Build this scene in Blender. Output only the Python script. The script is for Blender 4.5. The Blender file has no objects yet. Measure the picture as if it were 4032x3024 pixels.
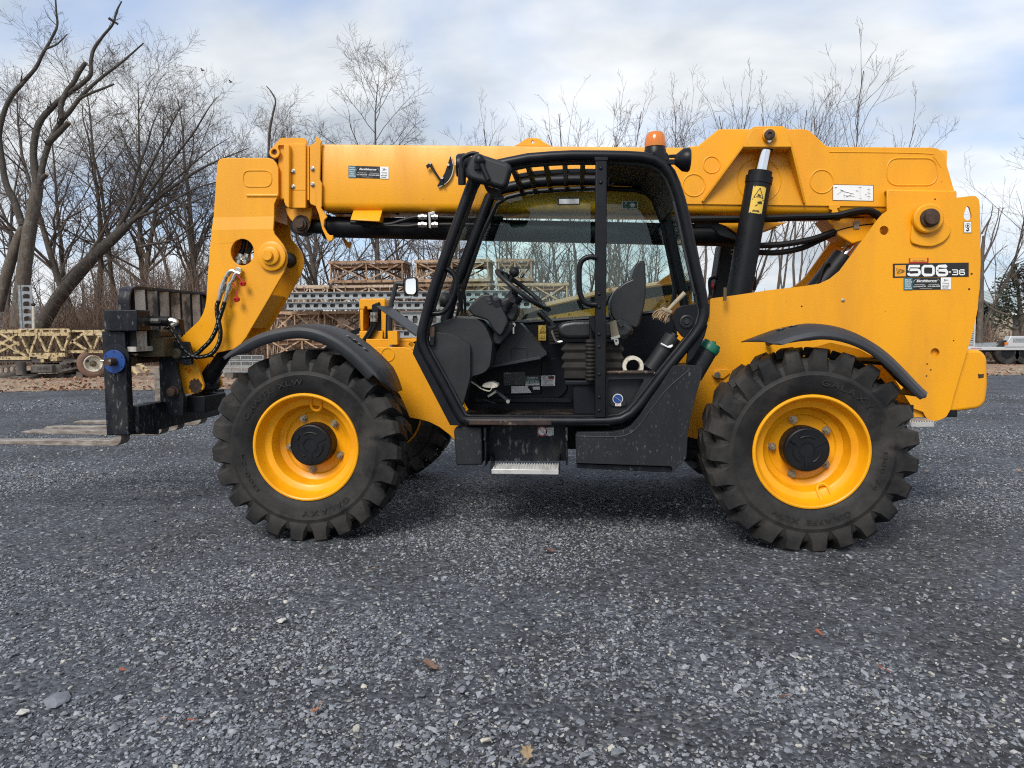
import bpy, bmesh, math, random
import numpy as np
from mathutils import Vector, Matrix
from mathutils.geometry import tessellate_polygon
R_ = math.radians
rng = random.Random(7)
SC = bpy.context.scene
COL = SC.collection

# ------------------------------------------------------------------ camera
FPX = 2880.0                                   # focal length in pixels of the 4032 wide photograph
CAM = Vector((1.756, -5.711, 1.389))
YAW, PITCH, ROLL = 0.0883, 0.0767, -0.0053
_F = Vector((-math.sin(YAW)*math.cos(PITCH), math.cos(YAW)*math.cos(PITCH), -math.sin(PITCH)))
_R0 = Vector((math.cos(YAW), math.sin(YAW), 0)); _U0 = _R0.cross(_F)
_c, _s = math.cos(ROLL), math.sin(ROLL)
_R = _c*_R0 + _s*_U0; _U = _c*_U0 - _s*_R0
cd = bpy.data.cameras.new('camera'); cam = bpy.data.objects.new('camera', cd); COL.objects.link(cam)
cd.sensor_width = 36; cd.lens = 36*FPX/4032; cd.clip_end = 3000; cd.clip_start = .05
m = Matrix((_R, _U, -_F)).transposed().to_4x4(); m.translation = CAM; cam.matrix_world = m
SC.camera = cam

# ------------------------------------------------------------------ world, sun, exposure
SUN_EL, SUN_AZ = R_(44), R_(200)               # azimuth clockwise from +Y: behind the camera, a little to its left
world = bpy.data.worlds.new('World'); SC.world = world; world.use_nodes = True
def nd(nt, t, **kw):
    n = nt.nodes.new(t)
    for k, v in kw.items():
        if False: pass
        else: setattr(n, k, v)
    return n
def build_world():
    nt = world.node_tree; nt.nodes.clear(); L = nt.links.new
    out = nd(nt, 'ShaderNodeOutputWorld'); bg = nd(nt, 'ShaderNodeBackground'); bg.inputs[1].default_value = 0.1
    L(bg.outputs[0], out.inputs[0])
    sky = nd(nt, 'ShaderNodeTexSky'); sky.sky_type = 'NISHITA'; sky.sun_disc = False
    sky.sun_elevation = SUN_EL; sky.sun_rotation = SUN_AZ; sky.air_density = 1.0; sky.dust_density = 1.5
    tc = nd(nt, 'ShaderNodeTexCoord'); sep = nd(nt, 'ShaderNodeSeparateXYZ'); L(tc.outputs['Generated'], sep.inputs[0])
    ad = nd(nt, 'ShaderNodeMath', operation='ADD'); L(sep.outputs[2], ad.inputs[0]); ad.inputs[1].default_value = .32
    mx = nd(nt, 'ShaderNodeMath', operation='MAXIMUM'); L(ad.outputs[0], mx.inputs[0]); mx.inputs[1].default_value = .12
    dx = nd(nt, 'ShaderNodeMath', operation='DIVIDE'); L(sep.outputs[0], dx.inputs[0]); L(mx.outputs[0], dx.inputs[1])
    dy = nd(nt, 'ShaderNodeMath', operation='DIVIDE'); L(sep.outputs[1], dy.inputs[0]); L(mx.outputs[0], dy.inputs[1])
    cb = nd(nt, 'ShaderNodeCombineXYZ'); L(dx.outputs[0], cb.inputs[0]); L(dy.outputs[0], cb.inputs[1])
    mp = nd(nt, 'ShaderNodeMapping'); L(cb.outputs[0], mp.inputs[0])
    mp.inputs['Location'].default_value = (-2.02, 4.62, 1.308); mp.inputs['Scale'].default_value = (1.0, 1.35, 1)
    mp.inputs['Rotation'].default_value = (0, 0, .35)
    n1 = nd(nt, 'ShaderNodeTexNoise'); L(mp.outputs[0], n1.inputs['Vector'])
    n1.inputs['Scale'].default_value = 1.25; n1.inputs['Detail'].default_value = 7; n1.inputs['Roughness'].default_value = .47; n1.inputs['Distortion'].default_value = .35
    r1 = nd(nt, 'ShaderNodeValToRGB'); L(n1.outputs[0], r1.inputs[0])
    r1.color_ramp.elements[0].position = .355; r1.color_ramp.elements[0].color = (0.12, .12, .12, 1)
    r1.color_ramp.elements[1].position = .54; r1.color_ramp.elements[1].color = (1, 1, 1, 1)
    n2 = nd(nt, 'ShaderNodeTexNoise'); L(mp.outputs[0], n2.inputs['Vector'])
    n2.inputs['Scale'].default_value = 1.9; n2.inputs['Detail'].default_value = 6; n2.inputs['Roughness'].default_value = .5; n2.inputs['Distortion'].default_value = .25
    r2 = nd(nt, 'ShaderNodeValToRGB'); L(n2.outputs[0], r2.inputs[0])
    e = r2.color_ramp.elements
    e[0].position = .33; e[0].color = (2.75, 3.05, 3.4, 1)
    e[1].position = .66; e[1].color = (5.35, 5.45, 5.5, 1)
    gain = nd(nt, 'ShaderNodeMixRGB', blend_type='MIX'); gain.inputs[0].default_value = .55
    L(sky.outputs[0], gain.inputs[1]); gain.inputs[2].default_value = (2.0, 2.75, 4.4, 1)
    mix = nd(nt, 'ShaderNodeMixRGB'); L(r1.outputs[0], mix.inputs[0]); L(gain.outputs[0], mix.inputs[1]); L(r2.outputs[0], mix.inputs[2])
    L(mix.outputs[0], bg.inputs[0])
build_world()
sd = bpy.data.lights.new('sun', 'SUN'); sd.energy = 1.5; sd.angle = R_(24); sd.color = (1, .96, .9)
sun = bpy.data.objects.new('sun', sd); COL.objects.link(sun)
sv = Vector((math.sin(SUN_AZ)*math.cos(SUN_EL), math.cos(SUN_AZ)*math.cos(SUN_EL), math.sin(SUN_EL)))
sun.rotation_euler = sv.to_track_quat('Z', 'Y').to_euler()
SC.view_settings.view_transform = 'Standard'; SC.view_settings.look = 'None'
SC.view_settings.exposure = 1.05; SC.view_settings.gamma = 1; SC.view_settings.use_curve_mapping = False
SC.render.engine = 'CYCLES'; SC.cycles.use_denoising = False; SC.cycles.filter_width = 1.15; SC.cycles.sample_clamp_indirect = 4; SC.cycles.max_bounces = 6
SC.cycles.transparent_max_bounces = 12

# ------------------------------------------------------------------ picture point -> place on a plane y = const
CR = dict(A=(0,900,1.659), B=(700,450,1.9518), C=(1550,550,1.7015), D=(1600,950,1.7464), E=(2500,450,1.4439),
          F=(2600,1150,1.5084), G=(780,1150,1.5804), H=(0,0,1.2759), I=(1200,950,3.3183), J=(3600,850,2.5532),
          K=(0,1100,3.318), L=(400,1050,2.765), M=(1950,1000,4.1467), N=(950,800,4.1486), S=(0,0,1.0), V=(0,0,.54861),
          T=(1700,0,.94854))
def Q(c, p, y):
    x0, y0, s = CR[c]
    u = x0+p[0]/s; v = y0+p[1]/s
    d = _F + _R*((u-2016)/FPX) - _U*((v-1512)/FPX)
    t = (y-CAM.y)/d.y
    return CAM + d*t
def P(c, pts, y):
    return [(q.x, q.z) for q in (Q(c, p, y) for p in pts)]
def gx(u, y):                                   # world x of picture column u (4032 px) at depth y
    return Q('S', (u, 1289), y).x
def gz(v, y, u=2016): return Q('S', (u, v), y).z

# ------------------------------------------------------------------ materials
def mat(name, col, rough=.5, metal=0., col2=None, nscale=6., nlo=.4, nhi=.7, bump=0., bscale=60., stretch=None,
        col3=None, n3scale=30., n3lo=.62, n3hi=.7, st3=None, spec=.5, coat=0., rough2=None):
    ma = bpy.data.materials.new(name); ma.use_nodes = True; nt = ma.node_tree; L = nt.links.new
    b = nt.nodes['Principled BSDF']
    b.inputs['Roughness'].default_value = rough; b.inputs['Metallic'].default_value = metal
    b.inputs['Specular IOR Level'].default_value = spec; b.inputs['Coat Weight'].default_value = coat
    b.inputs['Base Color'].default_value = (*col, 1)
    tc = nd(nt, 'ShaderNodeTexCoord'); vec = tc.outputs['Object']
    def layer(prev, c, sc, lo, hi, st=None):
        v = vec
        if st:
            mp = nd(nt, 'ShaderNodeMapping'); L(vec, mp.inputs[0]); mp.inputs['Scale'].default_value = st; v = mp.outputs[0]
        n = nd(nt, 'ShaderNodeTexNoise'); L(v, n.inputs['Vector']); n.inputs['Scale'].default_value = sc; n.inputs['Detail'].default_value = 6
        n.inputs['Roughness'].default_value = .6
        r = nd(nt, 'ShaderNodeMapRange'); L(n.outputs[0], r.inputs[0]); r.inputs[1].default_value = lo; r.inputs[2].default_value = hi
        mx = nd(nt, 'ShaderNodeMixRGB'); L(r.outputs[0], mx.inputs[0])
        if isinstance(prev, tuple): mx.inputs[1].default_value = (*prev, 1)
        else: L(prev, mx.inputs[1])
        mx.inputs[2].default_value = (*c, 1)
        return mx.outputs[0], r.outputs[0]
    cur = col
    if col2: 
        cur, f = layer(cur, col2, nscale, nlo, nhi, stretch); L(cur, b.inputs['Base Color'])
        if rough2 is not None:
            rr = nd(nt, 'ShaderNodeMapRange'); L(f, rr.inputs[0]); rr.inputs[3].default_value = rough; rr.inputs[4].default_value = rough2
            L(rr.outputs[0], b.inputs['Roughness'])
    if col3: cur, f = layer(cur, col3, n3scale, n3lo, n3hi, st3); L(cur, b.inputs['Base Color'])
    if bump:
        n = nd(nt, 'ShaderNodeTexNoise'); L(vec, n.inputs['Vector']); n.inputs['Scale'].default_value = bscale; n.inputs['Detail'].default_value = 4
        bp = nd(nt, 'ShaderNodeBump'); L(n.outputs[0], bp.inputs['Height']); bp.inputs['Strength'].default_value = bump; bp.inputs['Distance'].default_value = .01
        L(bp.outputs[0], b.inputs['Normal'])
    return ma
M = {}
YEL = (.81, .346, .004)
M['yellow'] = mat('yellow_paint', YEL, .36, spec=.45, col2=(.69, .288, .008), nscale=2.6, nlo=.42, nhi=.68, stretch=(1.4, 1.4, .28), bump=.09, bscale=110,
                  col3=(.34, .14, .02), n3scale=21, n3lo=.695, n3hi=.76, rough2=.52)
M['yellow_rim'] = mat('rim_paint', (.84, .368, .004), .36, spec=.4, col2=(.73, .29, .005), nscale=5, nlo=.42, nhi=.68, col3=(.16, .075, .03), n3scale=24, n3lo=.69, n3hi=.76, bump=.04, bscale=60)
M['black'] = mat('black_paint', (.006, .0065, .008), .42, spec=.22, col2=(.012, .013, .015), nscale=5, nlo=.4, nhi=.7, bump=.05, bscale=50, rough2=.55)
M['frame'] = mat('cab_frame_paint', (.0045, .005, .007), .38, spec=.25, col2=(.009, .010, .012), nscale=8, nlo=.45, nhi=.7, col3=(.035, .035, .035), n3scale=60, n3lo=.72, n3hi=.76)
M['black_worn'] = mat('worn_black_paint', (.006, .0075, .012), .45, spec=.25, col2=(.035, .034, .031), nscale=7, nlo=.5, nhi=.75, stretch=(1, 1, .4),
                      col3=(.36, .35, .33), n3scale=34, n3lo=.58, n3hi=.92, st3=(1, 1, .4), bump=.15, bscale=50)
M['dusty'] = mat('dusty_black', (.06, .06, .058), .6, col2=(.56, .54, .48), nscale=7, nlo=.36, nhi=.58, stretch=(1, 1, .5), bump=.1)
M['plastic'] = mat('grey_plastic', (.026, .028, .032), .5, spec=.35, col2=(.038, .040, .044), nscale=4, nlo=.4, nhi=.7, bump=.04, bscale=300, col3=(.15, .15, .15), n3scale=70, n3lo=.74, n3hi=.78)
M['tank'] = mat('tank_plastic', (.011, .0125, .0145), .5, spec=.25, col2=(.024, .026, .028), nscale=3, nlo=.4, nhi=.7, bump=.05, bscale=200, col3=(.22, .22, .21), n3scale=75, n3lo=.60, n3hi=.95, st3=(1, 1, .45), stretch=(1, 1, .35))
M['dash'] = mat('dash_plastic', (.014, .0145, .016), .46, spec=.36, col2=(.025, .0255, .027), nscale=5, nlo=.4, nhi=.7, bump=.05, bscale=400)
M['navy'] = mat('dark_cab_panel', (.004, .0055, .010), .45, spec=.22, col2=(.008, .010, .014), nscale=4, nlo=.4, nhi=.7)
M['vinyl'] = mat('seat_vinyl', (.009, .009, .0095), .34, spec=.5, col2=(.016, .016, .0165), nscale=9, bump=.06, bscale=120)
M['rubber'] = mat('tyre_rubber', (.013, .013, .0135), .6, spec=.25, col2=(.050, .045, .039), nscale=3.4, nlo=.40, nhi=.70, bump=.12, bscale=40, col3=(.008, .008, .0085), n3scale=5, n3lo=.52, n3hi=.66)
M['rubber_old'] = mat('old_tyre_rubber', (.19, .10, .065), .8, col2=(.13, .09, .07), nscale=8, bump=.1)
M['boot'] = mat('bellows_rubber', (.017, .016, .0145), .7, spec=.2, col2=(.032, .029, .025), nscale=10)
M['hose'] = mat('hose_rubber', (.006, .006, .0065), .5, spec=.25)
M['hose_print'] = mat('hose_print', (.30, .30, .29), .6)
M['steel'] = mat('zinc_steel', (.55, .54, .50), .3, .9, col2=(.42, .40, .34), nscale=20)
M['chrome'] = mat('chrome_rod', (.75, .76, .78), .12, 1.)
M['rust'] = mat('rusty_steel', (.075, .040, .024), .7, .2, col2=(.025, .016, .012), nscale=30, bump=.2, bscale=60)
M['rustpale'] = mat('rust_brown_paint', (.10, .075, .035), .65, col2=(.035, .028, .02), nscale=9, bump=.1)
M['tine'] = mat('fork_tine_steel', (.19, .15, .12), .5, .3, col2=(.42, .39, .34), nscale=16, nlo=.40, nhi=.72, stretch=(.6, 1.5, 2), bump=.15, bscale=40)
M['galv'] = mat('galvanised_steel', (.33, .355, .365), .5, .4, col2=(.23, .245, .25), nscale=14, nlo=.4, nhi=.65, bump=.05)
M['alu'] = mat('grating_aluminium', (.60, .59, .56), .45, .5, col2=(.42, .40, .36), nscale=15, nlo=.5, nhi=.7)
M['white'] = mat('white_print', (.78, .78, .76), .45)
M['cream'] = mat('cream_plastic', (.62, .58, .48), .5, col2=(.35, .28, .2), nscale=40, nlo=.5, nhi=.6)
M['decal_black'] = mat('decal_black', (.012, .012, .013), .3)
M['decal_teal'] = mat('decal_teal', (.03, .16, .20), .4)
M['decal_green'] = mat('decal_green', (.01, .13, .09), .4)
M['decal_yellow'] = mat('decal_yellow', (.72, .47, .06), .4)
M['decal_orange'] = mat('decal_orange', (.78, .34, .02), .4)
M['decal_grey'] = mat('decal_grey', (.5, .52, .53), .4)
M['red'] = mat('red_plastic', (.42, .02, .02), .4)
M['blue'] = mat('blue_disc_paint', (.010, .055, .24), .45, col2=(.012, .045, .16), nscale=12)
M['green_cap'] = mat('green_cap_plastic', (.004, .11, .062), .4)
M['orange'] = mat('beacon_lens', (.85, .24, .012), .15, coat=.5)
M['orange'].node_tree.nodes['Principled BSDF'].inputs['Transmission Weight'].default_value = .35
M['belt'] = mat('belt_webbing', (.16, .135, .095), .8)
M['wood'] = mat('broom_wood', (.36, .31, .22), .7, col2=(.25, .2, .13), nscale=20)
M['bristle'] = mat('broom_bristle', (.30, .21, .12), .9, bump=.6, bscale=120)
M['truss'] = mat('faded_truss_paint', (.45, .31, .20), .8, col2=(.24, .145, .085), nscale=6, nlo=.42, nhi=.68, col3=(.07, .035, .02), n3scale=16, n3lo=.58, n3hi=.66, bump=.15)
M['truss_rusty'] = mat('rusty_truss_paint', (.38, .24, .145), .8, col2=(.20, .115, .065), nscale=4, nlo=.40, nhi=.66, col3=(.06, .03, .02), n3scale=12, n3lo=.53, n3hi=.63, bump=.2)
M['truss_pale'] = mat('pale_truss_paint', (.50, .385, .285), .75, col2=(.40, .27, .17), nscale=6, nlo=.46, nhi=.70, col3=(.06, .03, .02), n3scale=14, n3lo=.56, n3hi=.65, bump=.2)
M['truss_deck'] = mat('rusty_truss_deck', (.19, .10, .05), .8, col2=(.09, .05, .03), nscale=5)
M['truss_yellow'] = mat('faded_crane_paint', (.52, .41, .23), .75, col2=(.33, .24, .12), nscale=7, nlo=.42, nhi=.64, col3=(.05, .032, .02), n3scale=12, n3lo=.53, n3hi=.62, bump=.15)
M['grime'] = mat('grimy_steel', (.06, .052, .045), .8, col2=(.16, .14, .12), nscale=4, bump=.1)
M['bark'] = mat('grey_brown_bark', (.115, .092, .072), .9, col2=(.045, .036, .029), nscale=7, stretch=(3, 3, .5), bump=1.0, bscale=22, col3=(.14, .145, .12), n3scale=5, n3lo=.55, n3hi=.68)
M['bark_dark'] = mat('dark_bark', (.062, .052, .043), .9, col2=(.032, .026, .021), nscale=8, stretch=(3, 3, .5), bump=1.0, bscale=22, col3=(.13, .12, .10), n3scale=6, n3lo=.55, n3hi=.7)
M['twig'] = mat('twig_bark', (.105, .080, .064), .9, col2=(.07, .055, .045), nscale=2)
M['cutwood'] = mat('cut_branch_wood', (.36, .26, .17), .8)
M['brush'] = mat('brown_brush_twigs', (.165, .105, .075), .95, col2=(.11, .085, .065), nscale=.8)
M['dryleaf'] = mat('dry_leaf', (.22, .095, .055), .85, col2=(.33, .19, .11), nscale=1.3, nlo=.4, nhi=.6)
M['needles'] = mat('cedar_foliage', (.045, .062, .042), .9, col2=(.085, .080, .055), nscale=1.1)
M['roofing'] = mat('metal_roofing', (.38, .42, .41), .5, .2)
M['wallbeige'] = mat('beige_wall', (.42, .36, .27), .8)
M['walldark'] = mat('dark_bay', (.06, .07, .08), .7)
M['trailer'] = mat('trailer_aluminium', (.62, .63, .63), .35, .5)
M['birdm'] = mat('dark_feathers', (.02, .02, .022), .8)
def glass_mat(name, tint, gloss):
    ma = bpy.data.materials.new(name); ma.use_nodes = True; nt = ma.node_tree; nt.nodes.clear(); L = nt.links.new
    o = nd(nt, 'ShaderNodeOutputMaterial'); mx = nd(nt, 'ShaderNodeMixShader'); t = nd(nt, 'ShaderNodeBsdfTransparent'); g = nd(nt, 'ShaderNodeBsdfGlossy')
    t.inputs[0].default_value = (*tint, 1); g.inputs['Roughness'].default_value = .03
    fr = nd(nt, 'ShaderNodeLayerWeight'); fr.inputs[0].default_value = .5; pw = nd(nt, 'ShaderNodeMath', operation='POWER'); pw.inputs[1].default_value = 5; L(fr.outputs['Facing'], pw.inputs[0])
    mu = nd(nt, 'ShaderNodeMath', operation='MULTIPLY_ADD'); L(pw.outputs[0], mu.inputs[0]); mu.inputs[1].default_value = gloss; mu.inputs[2].default_value = .03
    L(mu.outputs[0], mx.inputs[0]); L(t.outputs[0], mx.inputs[1]); L(g.outputs[0], mx.inputs[2]); L(mx.outputs[0], o.inputs[0])
    return ma
M['glass'] = glass_mat('tinted_window_glass', (.84, .95, .93), .7)
M['glass_clear'] = glass_mat('windscreen_glass', (.97, .98, .98), .6)
M['mirror'] = mat('mirror_glass', (.8, .82, .84), .04, 1.)

# ------------------------------------------------------------------ mesh builder
def sm(pts, n=6):                               # Catmull-Rom through points of any dimension
    pts = [np.array(p, float) for p in pts]; out = []
    for i in range(len(pts)-1):
        p0 = pts[i-1] if i else 2*pts[0]-pts[1]; p1, p2 = pts[i], pts[i+1]
        p3 = pts[i+2] if i+2 < len(pts) else 2*pts[-1]-pts[-2]
        for k in range(n):
            t = k/n
            out.append(.5*((2*p1)+(-p0+p2)*t+(2*p0-5*p1+4*p2-p3)*t*t+(-p0+3*p1-3*p2+p3)*t**3))
    out.append(pts[-1]); return [tuple(p) for p in out]
def rnd(poly, r, n=4):                          # round the corners of a closed polygon
    out = []; N = len(poly)
    for i in range(N):
        p = np.array(poly[i]); a = np.array(poly[i-1])-p; b = np.array(poly[(i+1) % N])-p
        la, lb = np.linalg.norm(a), np.linalg.norm(b); d = min(r, la*.45, lb*.45)
        A = p+a/la*d; B = p+b/lb*d
        for k in range(n+1):
            t = k/n; out.append(tuple((1-t)**2*A+2*t*(1-t)*p+t*t*B))
    return out
def ell(cx, cy, rx, ry=None, n=28):
    ry = ry or rx
    return [(cx+rx*math.cos(2*math.pi*k/n), cy+ry*math.sin(2*math.pi*k/n)) for k in range(n)]
def perp(d):
    d = Vector(d).normalized(); a = Vector((0, 0, 1)) if abs(d.z) < .9 else Vector((1, 0, 0))
    u = d.cross(a).normalized(); return u, d.cross(u).normalized()
class MB:
    def __init__(s): s.v = []; s.f = []
    def add(s, vs, fs):
        o = len(s.v); s.v += [tuple(v) for v in vs]; s.f += [tuple(i+o for i in f) for f in fs]; return s
    def prism(s, poly, y0, y1, holes=()):
        loops = [list(poly)]+[list(h) for h in holes]; flat = [p for l in loops for p in l]; n = len(flat)
        vs = [(p[0], y0, p[1]) for p in flat]+[(p[0], y1, p[1]) for p in flat]
        fs = []
        if holes:
            tri = tessellate_polygon([[Vector((p[0], p[1], 0)) for p in l] for l in loops])
            for t in tri:
                a, b, c = (flat[i] for i in t)
                cr = (b[0]-a[0])*(c[1]-a[1])-(b[1]-a[1])*(c[0]-a[0])
                if abs(cr) < 1e-12: continue
                t = tuple(t) if cr > 0 else tuple(reversed(t))
                fs += [t, tuple(i+n for i in reversed(t))]
        else:
            ar = sum(flat[i][0]*flat[(i+1) % n][1]-flat[(i+1) % n][0]*flat[i][1] for i in range(n))
            t = tuple(range(n)) if ar > 0 else tuple(reversed(range(n)))
            fs += [t, tuple(i+n for i in reversed(t))]
        o = 0
        for li, l in enumerate(loops):
            k = len(l); ar = sum(l[i][0]*l[(i+1) % k][1]-l[(i+1) % k][0]*l[i][1] for i in range(k))
            ccw = (ar > 0) == (li == 0)
            for i in range(k):
                a, b = o+i, o+(i+1) % k
                fs.append((a, a+n, b+n, b) if ccw else (b, b+n, a+n, a))
            o += k
        return s.add(vs, fs)
    def strip(s, path, y0, y1, t):              # a bent plate: path in x,z, width along y, thickness t
        pa = [np.array(p, float) for p in path]; up = []; lo = []
        for i in range(len(pa)):
            d = pa[min(i+1, len(pa)-1)]-pa[max(i-1, 0)]; d = d/(np.linalg.norm(d)+1e-9); nrm = np.array((-d[1], d[0]))
            up.append(pa[i]+nrm*t/2); lo.append(pa[i]-nrm*t/2)
        return s.prism([tuple(p) for p in up]+[tuple(p) for p in reversed(lo)], y0, y1)
    def box(s, x0, x1, y0, y1, z0, z1):
        vs = [(x, y, z) for x in (x0, x1) for y in (y0, y1) for z in (z0, z1)]
        return s.add(vs, [(0, 1, 3, 2), (4, 6, 7, 5), (0, 4, 5, 1), (2, 3, 7, 6), (0, 2, 6, 4), (1, 5, 7, 3)])
    def bar(s, p, q, w, h, up=(0, 0, 1)):
        p, q = Vector(p), Vector(q); d = (q-p).normalized(); u = Vector(up)
        if abs(d.dot(u)) > .97: u = Vector((0, 1, 0))
        a = d.cross(u).normalized(); b = a.cross(d).normalized(); vs = []
        for e in (p, q):
            for i, j in ((-1, -1), (1, -1), (1, 1), (-1, 1)): vs.append(e+a*(i*w/2)+b*(j*h/2))
        return s.add(vs, [(3, 2, 1, 0), (4, 5, 6, 7), (0, 1, 5, 4), (1, 2, 6, 5), (2, 3, 7, 6), (3, 0, 4, 7)])
    def tube(s, pts, r, n=10, caps=True, closed=False):
        pts = [Vector(p) for p in pts]; N = len(pts)
        rs = r if isinstance(r, (list, tuple)) else [r]*N
        d0 = (pts[1]-pts[0]).normalized(); u, _ = perp(d0); vs = []
        for i in range(N):
            if closed: d = (pts[(i+1) % N]-pts[i-1])
            else: d = pts[min(i+1, N-1)]-pts[max(i-1, 0)]
            d = d.normalized() if d.length > 1e-9 else d0
            u = (u-d*u.dot(d)); u = u.normalized() if u.length > 1e-6 else perp(d)[0]; w = d.cross(u)
            for k in range(n):
                a = 2*math.pi*k/n; vs.append(pts[i]+(u*math.cos(a)+w*math.sin(a))*rs[i])
        fs = []
        for i in range(N if closed else N-1):
            j = (i+1) % N
            for k in range(n): fs.append((i*n+k, i*n+(k+1) % n, j*n+(k+1) % n, j*n+k))
        if caps and not closed: fs += [tuple(reversed(range(n))), tuple(range((N-1)*n, N*n))]
        return s.add(vs, fs)
    def lathe(s, c, prof, n=32, axis=(0, 1, 0), caps=True):   # profile of (radius, distance along axis)
        c = Vector(c); ax = Vector(axis).normalized(); u, w = perp(ax); vs = []; fs = []; N = len(prof)
        for r, t in prof:
            for k in range(n):
                a = 2*math.pi*k/n; vs.append(c+ax*t+(u*math.cos(a)+w*math.sin(a))*r)
        for i in range(N-1):
            for k in range(n): fs.append((i*n+k, i*n+(k+1) % n, (i+1)*n+(k+1) % n, (i+1)*n+k))
        if caps: fs += [tuple(reversed(range(n))), tuple(range((N-1)*n, N*n))]
        return s.add(vs, fs)
    def cyl(s, p, q, r, n=20, r2=None):
        p, q = Vector(p), Vector(q); return s.lathe(p, [(r, 0), (r if r2 is None else r2, (q-p).length)], n, q-p)
    def ball(s, c, rx, ry, rz, n=14, m=8):
        vs = []; fs = []
        for i in range(m+1):
            t = math.pi*i/m
            for k in range(n):
                a = 2*math.pi*k/n; vs.append((c[0]+rx*math.sin(t)*math.cos(a), c[1]+ry*math.sin(t)*math.sin(a), c[2]+rz*math.cos(t)))
        for i in range(m):
            for k in range(n): fs.append((i*n+k, (i+1)*n+k, (i+1)*n+(k+1) % n, i*n+(k+1) % n))
        return s.add(vs, fs)
    def quad(s, a, b, c, d): return s.add([a, b, c, d], [(0, 1, 2, 3)])
    def mesh(s, name, ang=35, flat=False):
        me = bpy.data.meshes.new(name); me.from_pydata(s.v, [], s.f); me.validate(); me.update()
        if not flat:
            me.shade_smooth(); me.set_sharp_from_angle(angle=R_(ang))
        return me
def obj(name, mb, ma, parent=None, bevel=0., seg=2, ang=35, label=None, solid=0., flat=False):
    me = mb.mesh(name, ang, flat) if isinstance(mb, MB) else mb
    if ma is not None and not me.materials: me.materials.append(M[ma] if isinstance(ma, str) else ma)
    o = bpy.data.objects.new(name, me); COL.objects.link(o)
    if parent is not None:
        o.parent = parent; root = parent
        while root.parent: root = root.parent
        if parent.type == 'EMPTY': o.matrix_parent_inverse = Matrix.Translation(-Vector(root.location))
    if solid:
        md = o.modifiers.new('solid', 'SOLIDIFY'); md.thickness = solid; md.offset = 0
    if bevel:
        md = o.modifiers.new('bevel', 'BEVEL'); md.width = bevel; md.segments = seg; md.limit_method = 'ANGLE'; md.angle_limit = R_(40); md.use_clamp_overlap = True
    if label: o['label'] = label
    return o
def thing(name, label, cat, loc=(0, 0, 0), group=None, rz=0):
    o = bpy.data.objects.new(name, None); COL.objects.link(o); o.location = loc; o.rotation_euler = (0, 0, rz)
    o.empty_display_size = .2
    o['label'] = label; o['category'] = cat
    if group: o['group'] = group
    return o
def tag(o, label, cat, group=None):
    o['label'] = label; o['category'] = cat
    if group: o['group'] = group
    return o
def struct(o): o['kind'] = 'structure'; return o
def stuff(o): o['kind'] = 'stuff'; return o
def copy_tree(o, parent=None):
    c = o.copy(); COL.objects.link(c)
    if parent is not None: c.parent = parent
    for ch in list(o.children): copy_tree(ch, c)
    return c
# lettering: flat text fitted into a box on a plane facing the viewer (-y)
_tc = {}
def text_geo(t, bold=0., shear=0.):
    k = (t, bold, shear)
    if k in _tc: return _tc[k]
    cu = bpy.data.curves.new('t', 'FONT'); cu.body = t; cu.size = 1; cu.offset = bold; cu.shear = shear; cu.resolution_u = 3; cu.fill_mode = 'BOTH'
    o = bpy.data.objects.new('t', cu); COL.objects.link(o)
    dg = bpy.context.evaluated_depsgraph_get(); me = o.evaluated_get(dg).to_mesh()
    v = [tuple(x.co) for x in me.vertices]; f = [tuple(p.vertices) for p in me.polygons]
    o.evaluated_get(dg).to_mesh_clear(); bpy.data.objects.remove(o); bpy.data.curves.remove(cu)
    _tc[k] = (v, f); return v, f
def fit_text(mb, t, x0, x1, z0, z1, y, bold=0., shear=0., tilt=0.):
    v, f = text_geo(t, bold, shear); xs = [a[0] for a in v]; ys = [a[1] for a in v]
    a, b, c, d = min(xs), max(xs), min(ys), max(ys)
    vs = []
    for p in v:
        X = x0+(p[0]-a)/(b-a)*(x1-x0); Z = z0+(p[1]-c)/(d-c)*(z1-z0)+tilt*((p[0]-a)/(b-a))
        vs.append((X, y, Z))
    mb.add(vs, f)
def decal_text(mb, t, c, x0, y0, x1, y1, y, **kw):
    a = Q(c, (x0, y1), y); b = Q(c, (x1, y0), y); fit_text(mb, t, a.x, b.x, a.z, b.z, y, **kw)

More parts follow.
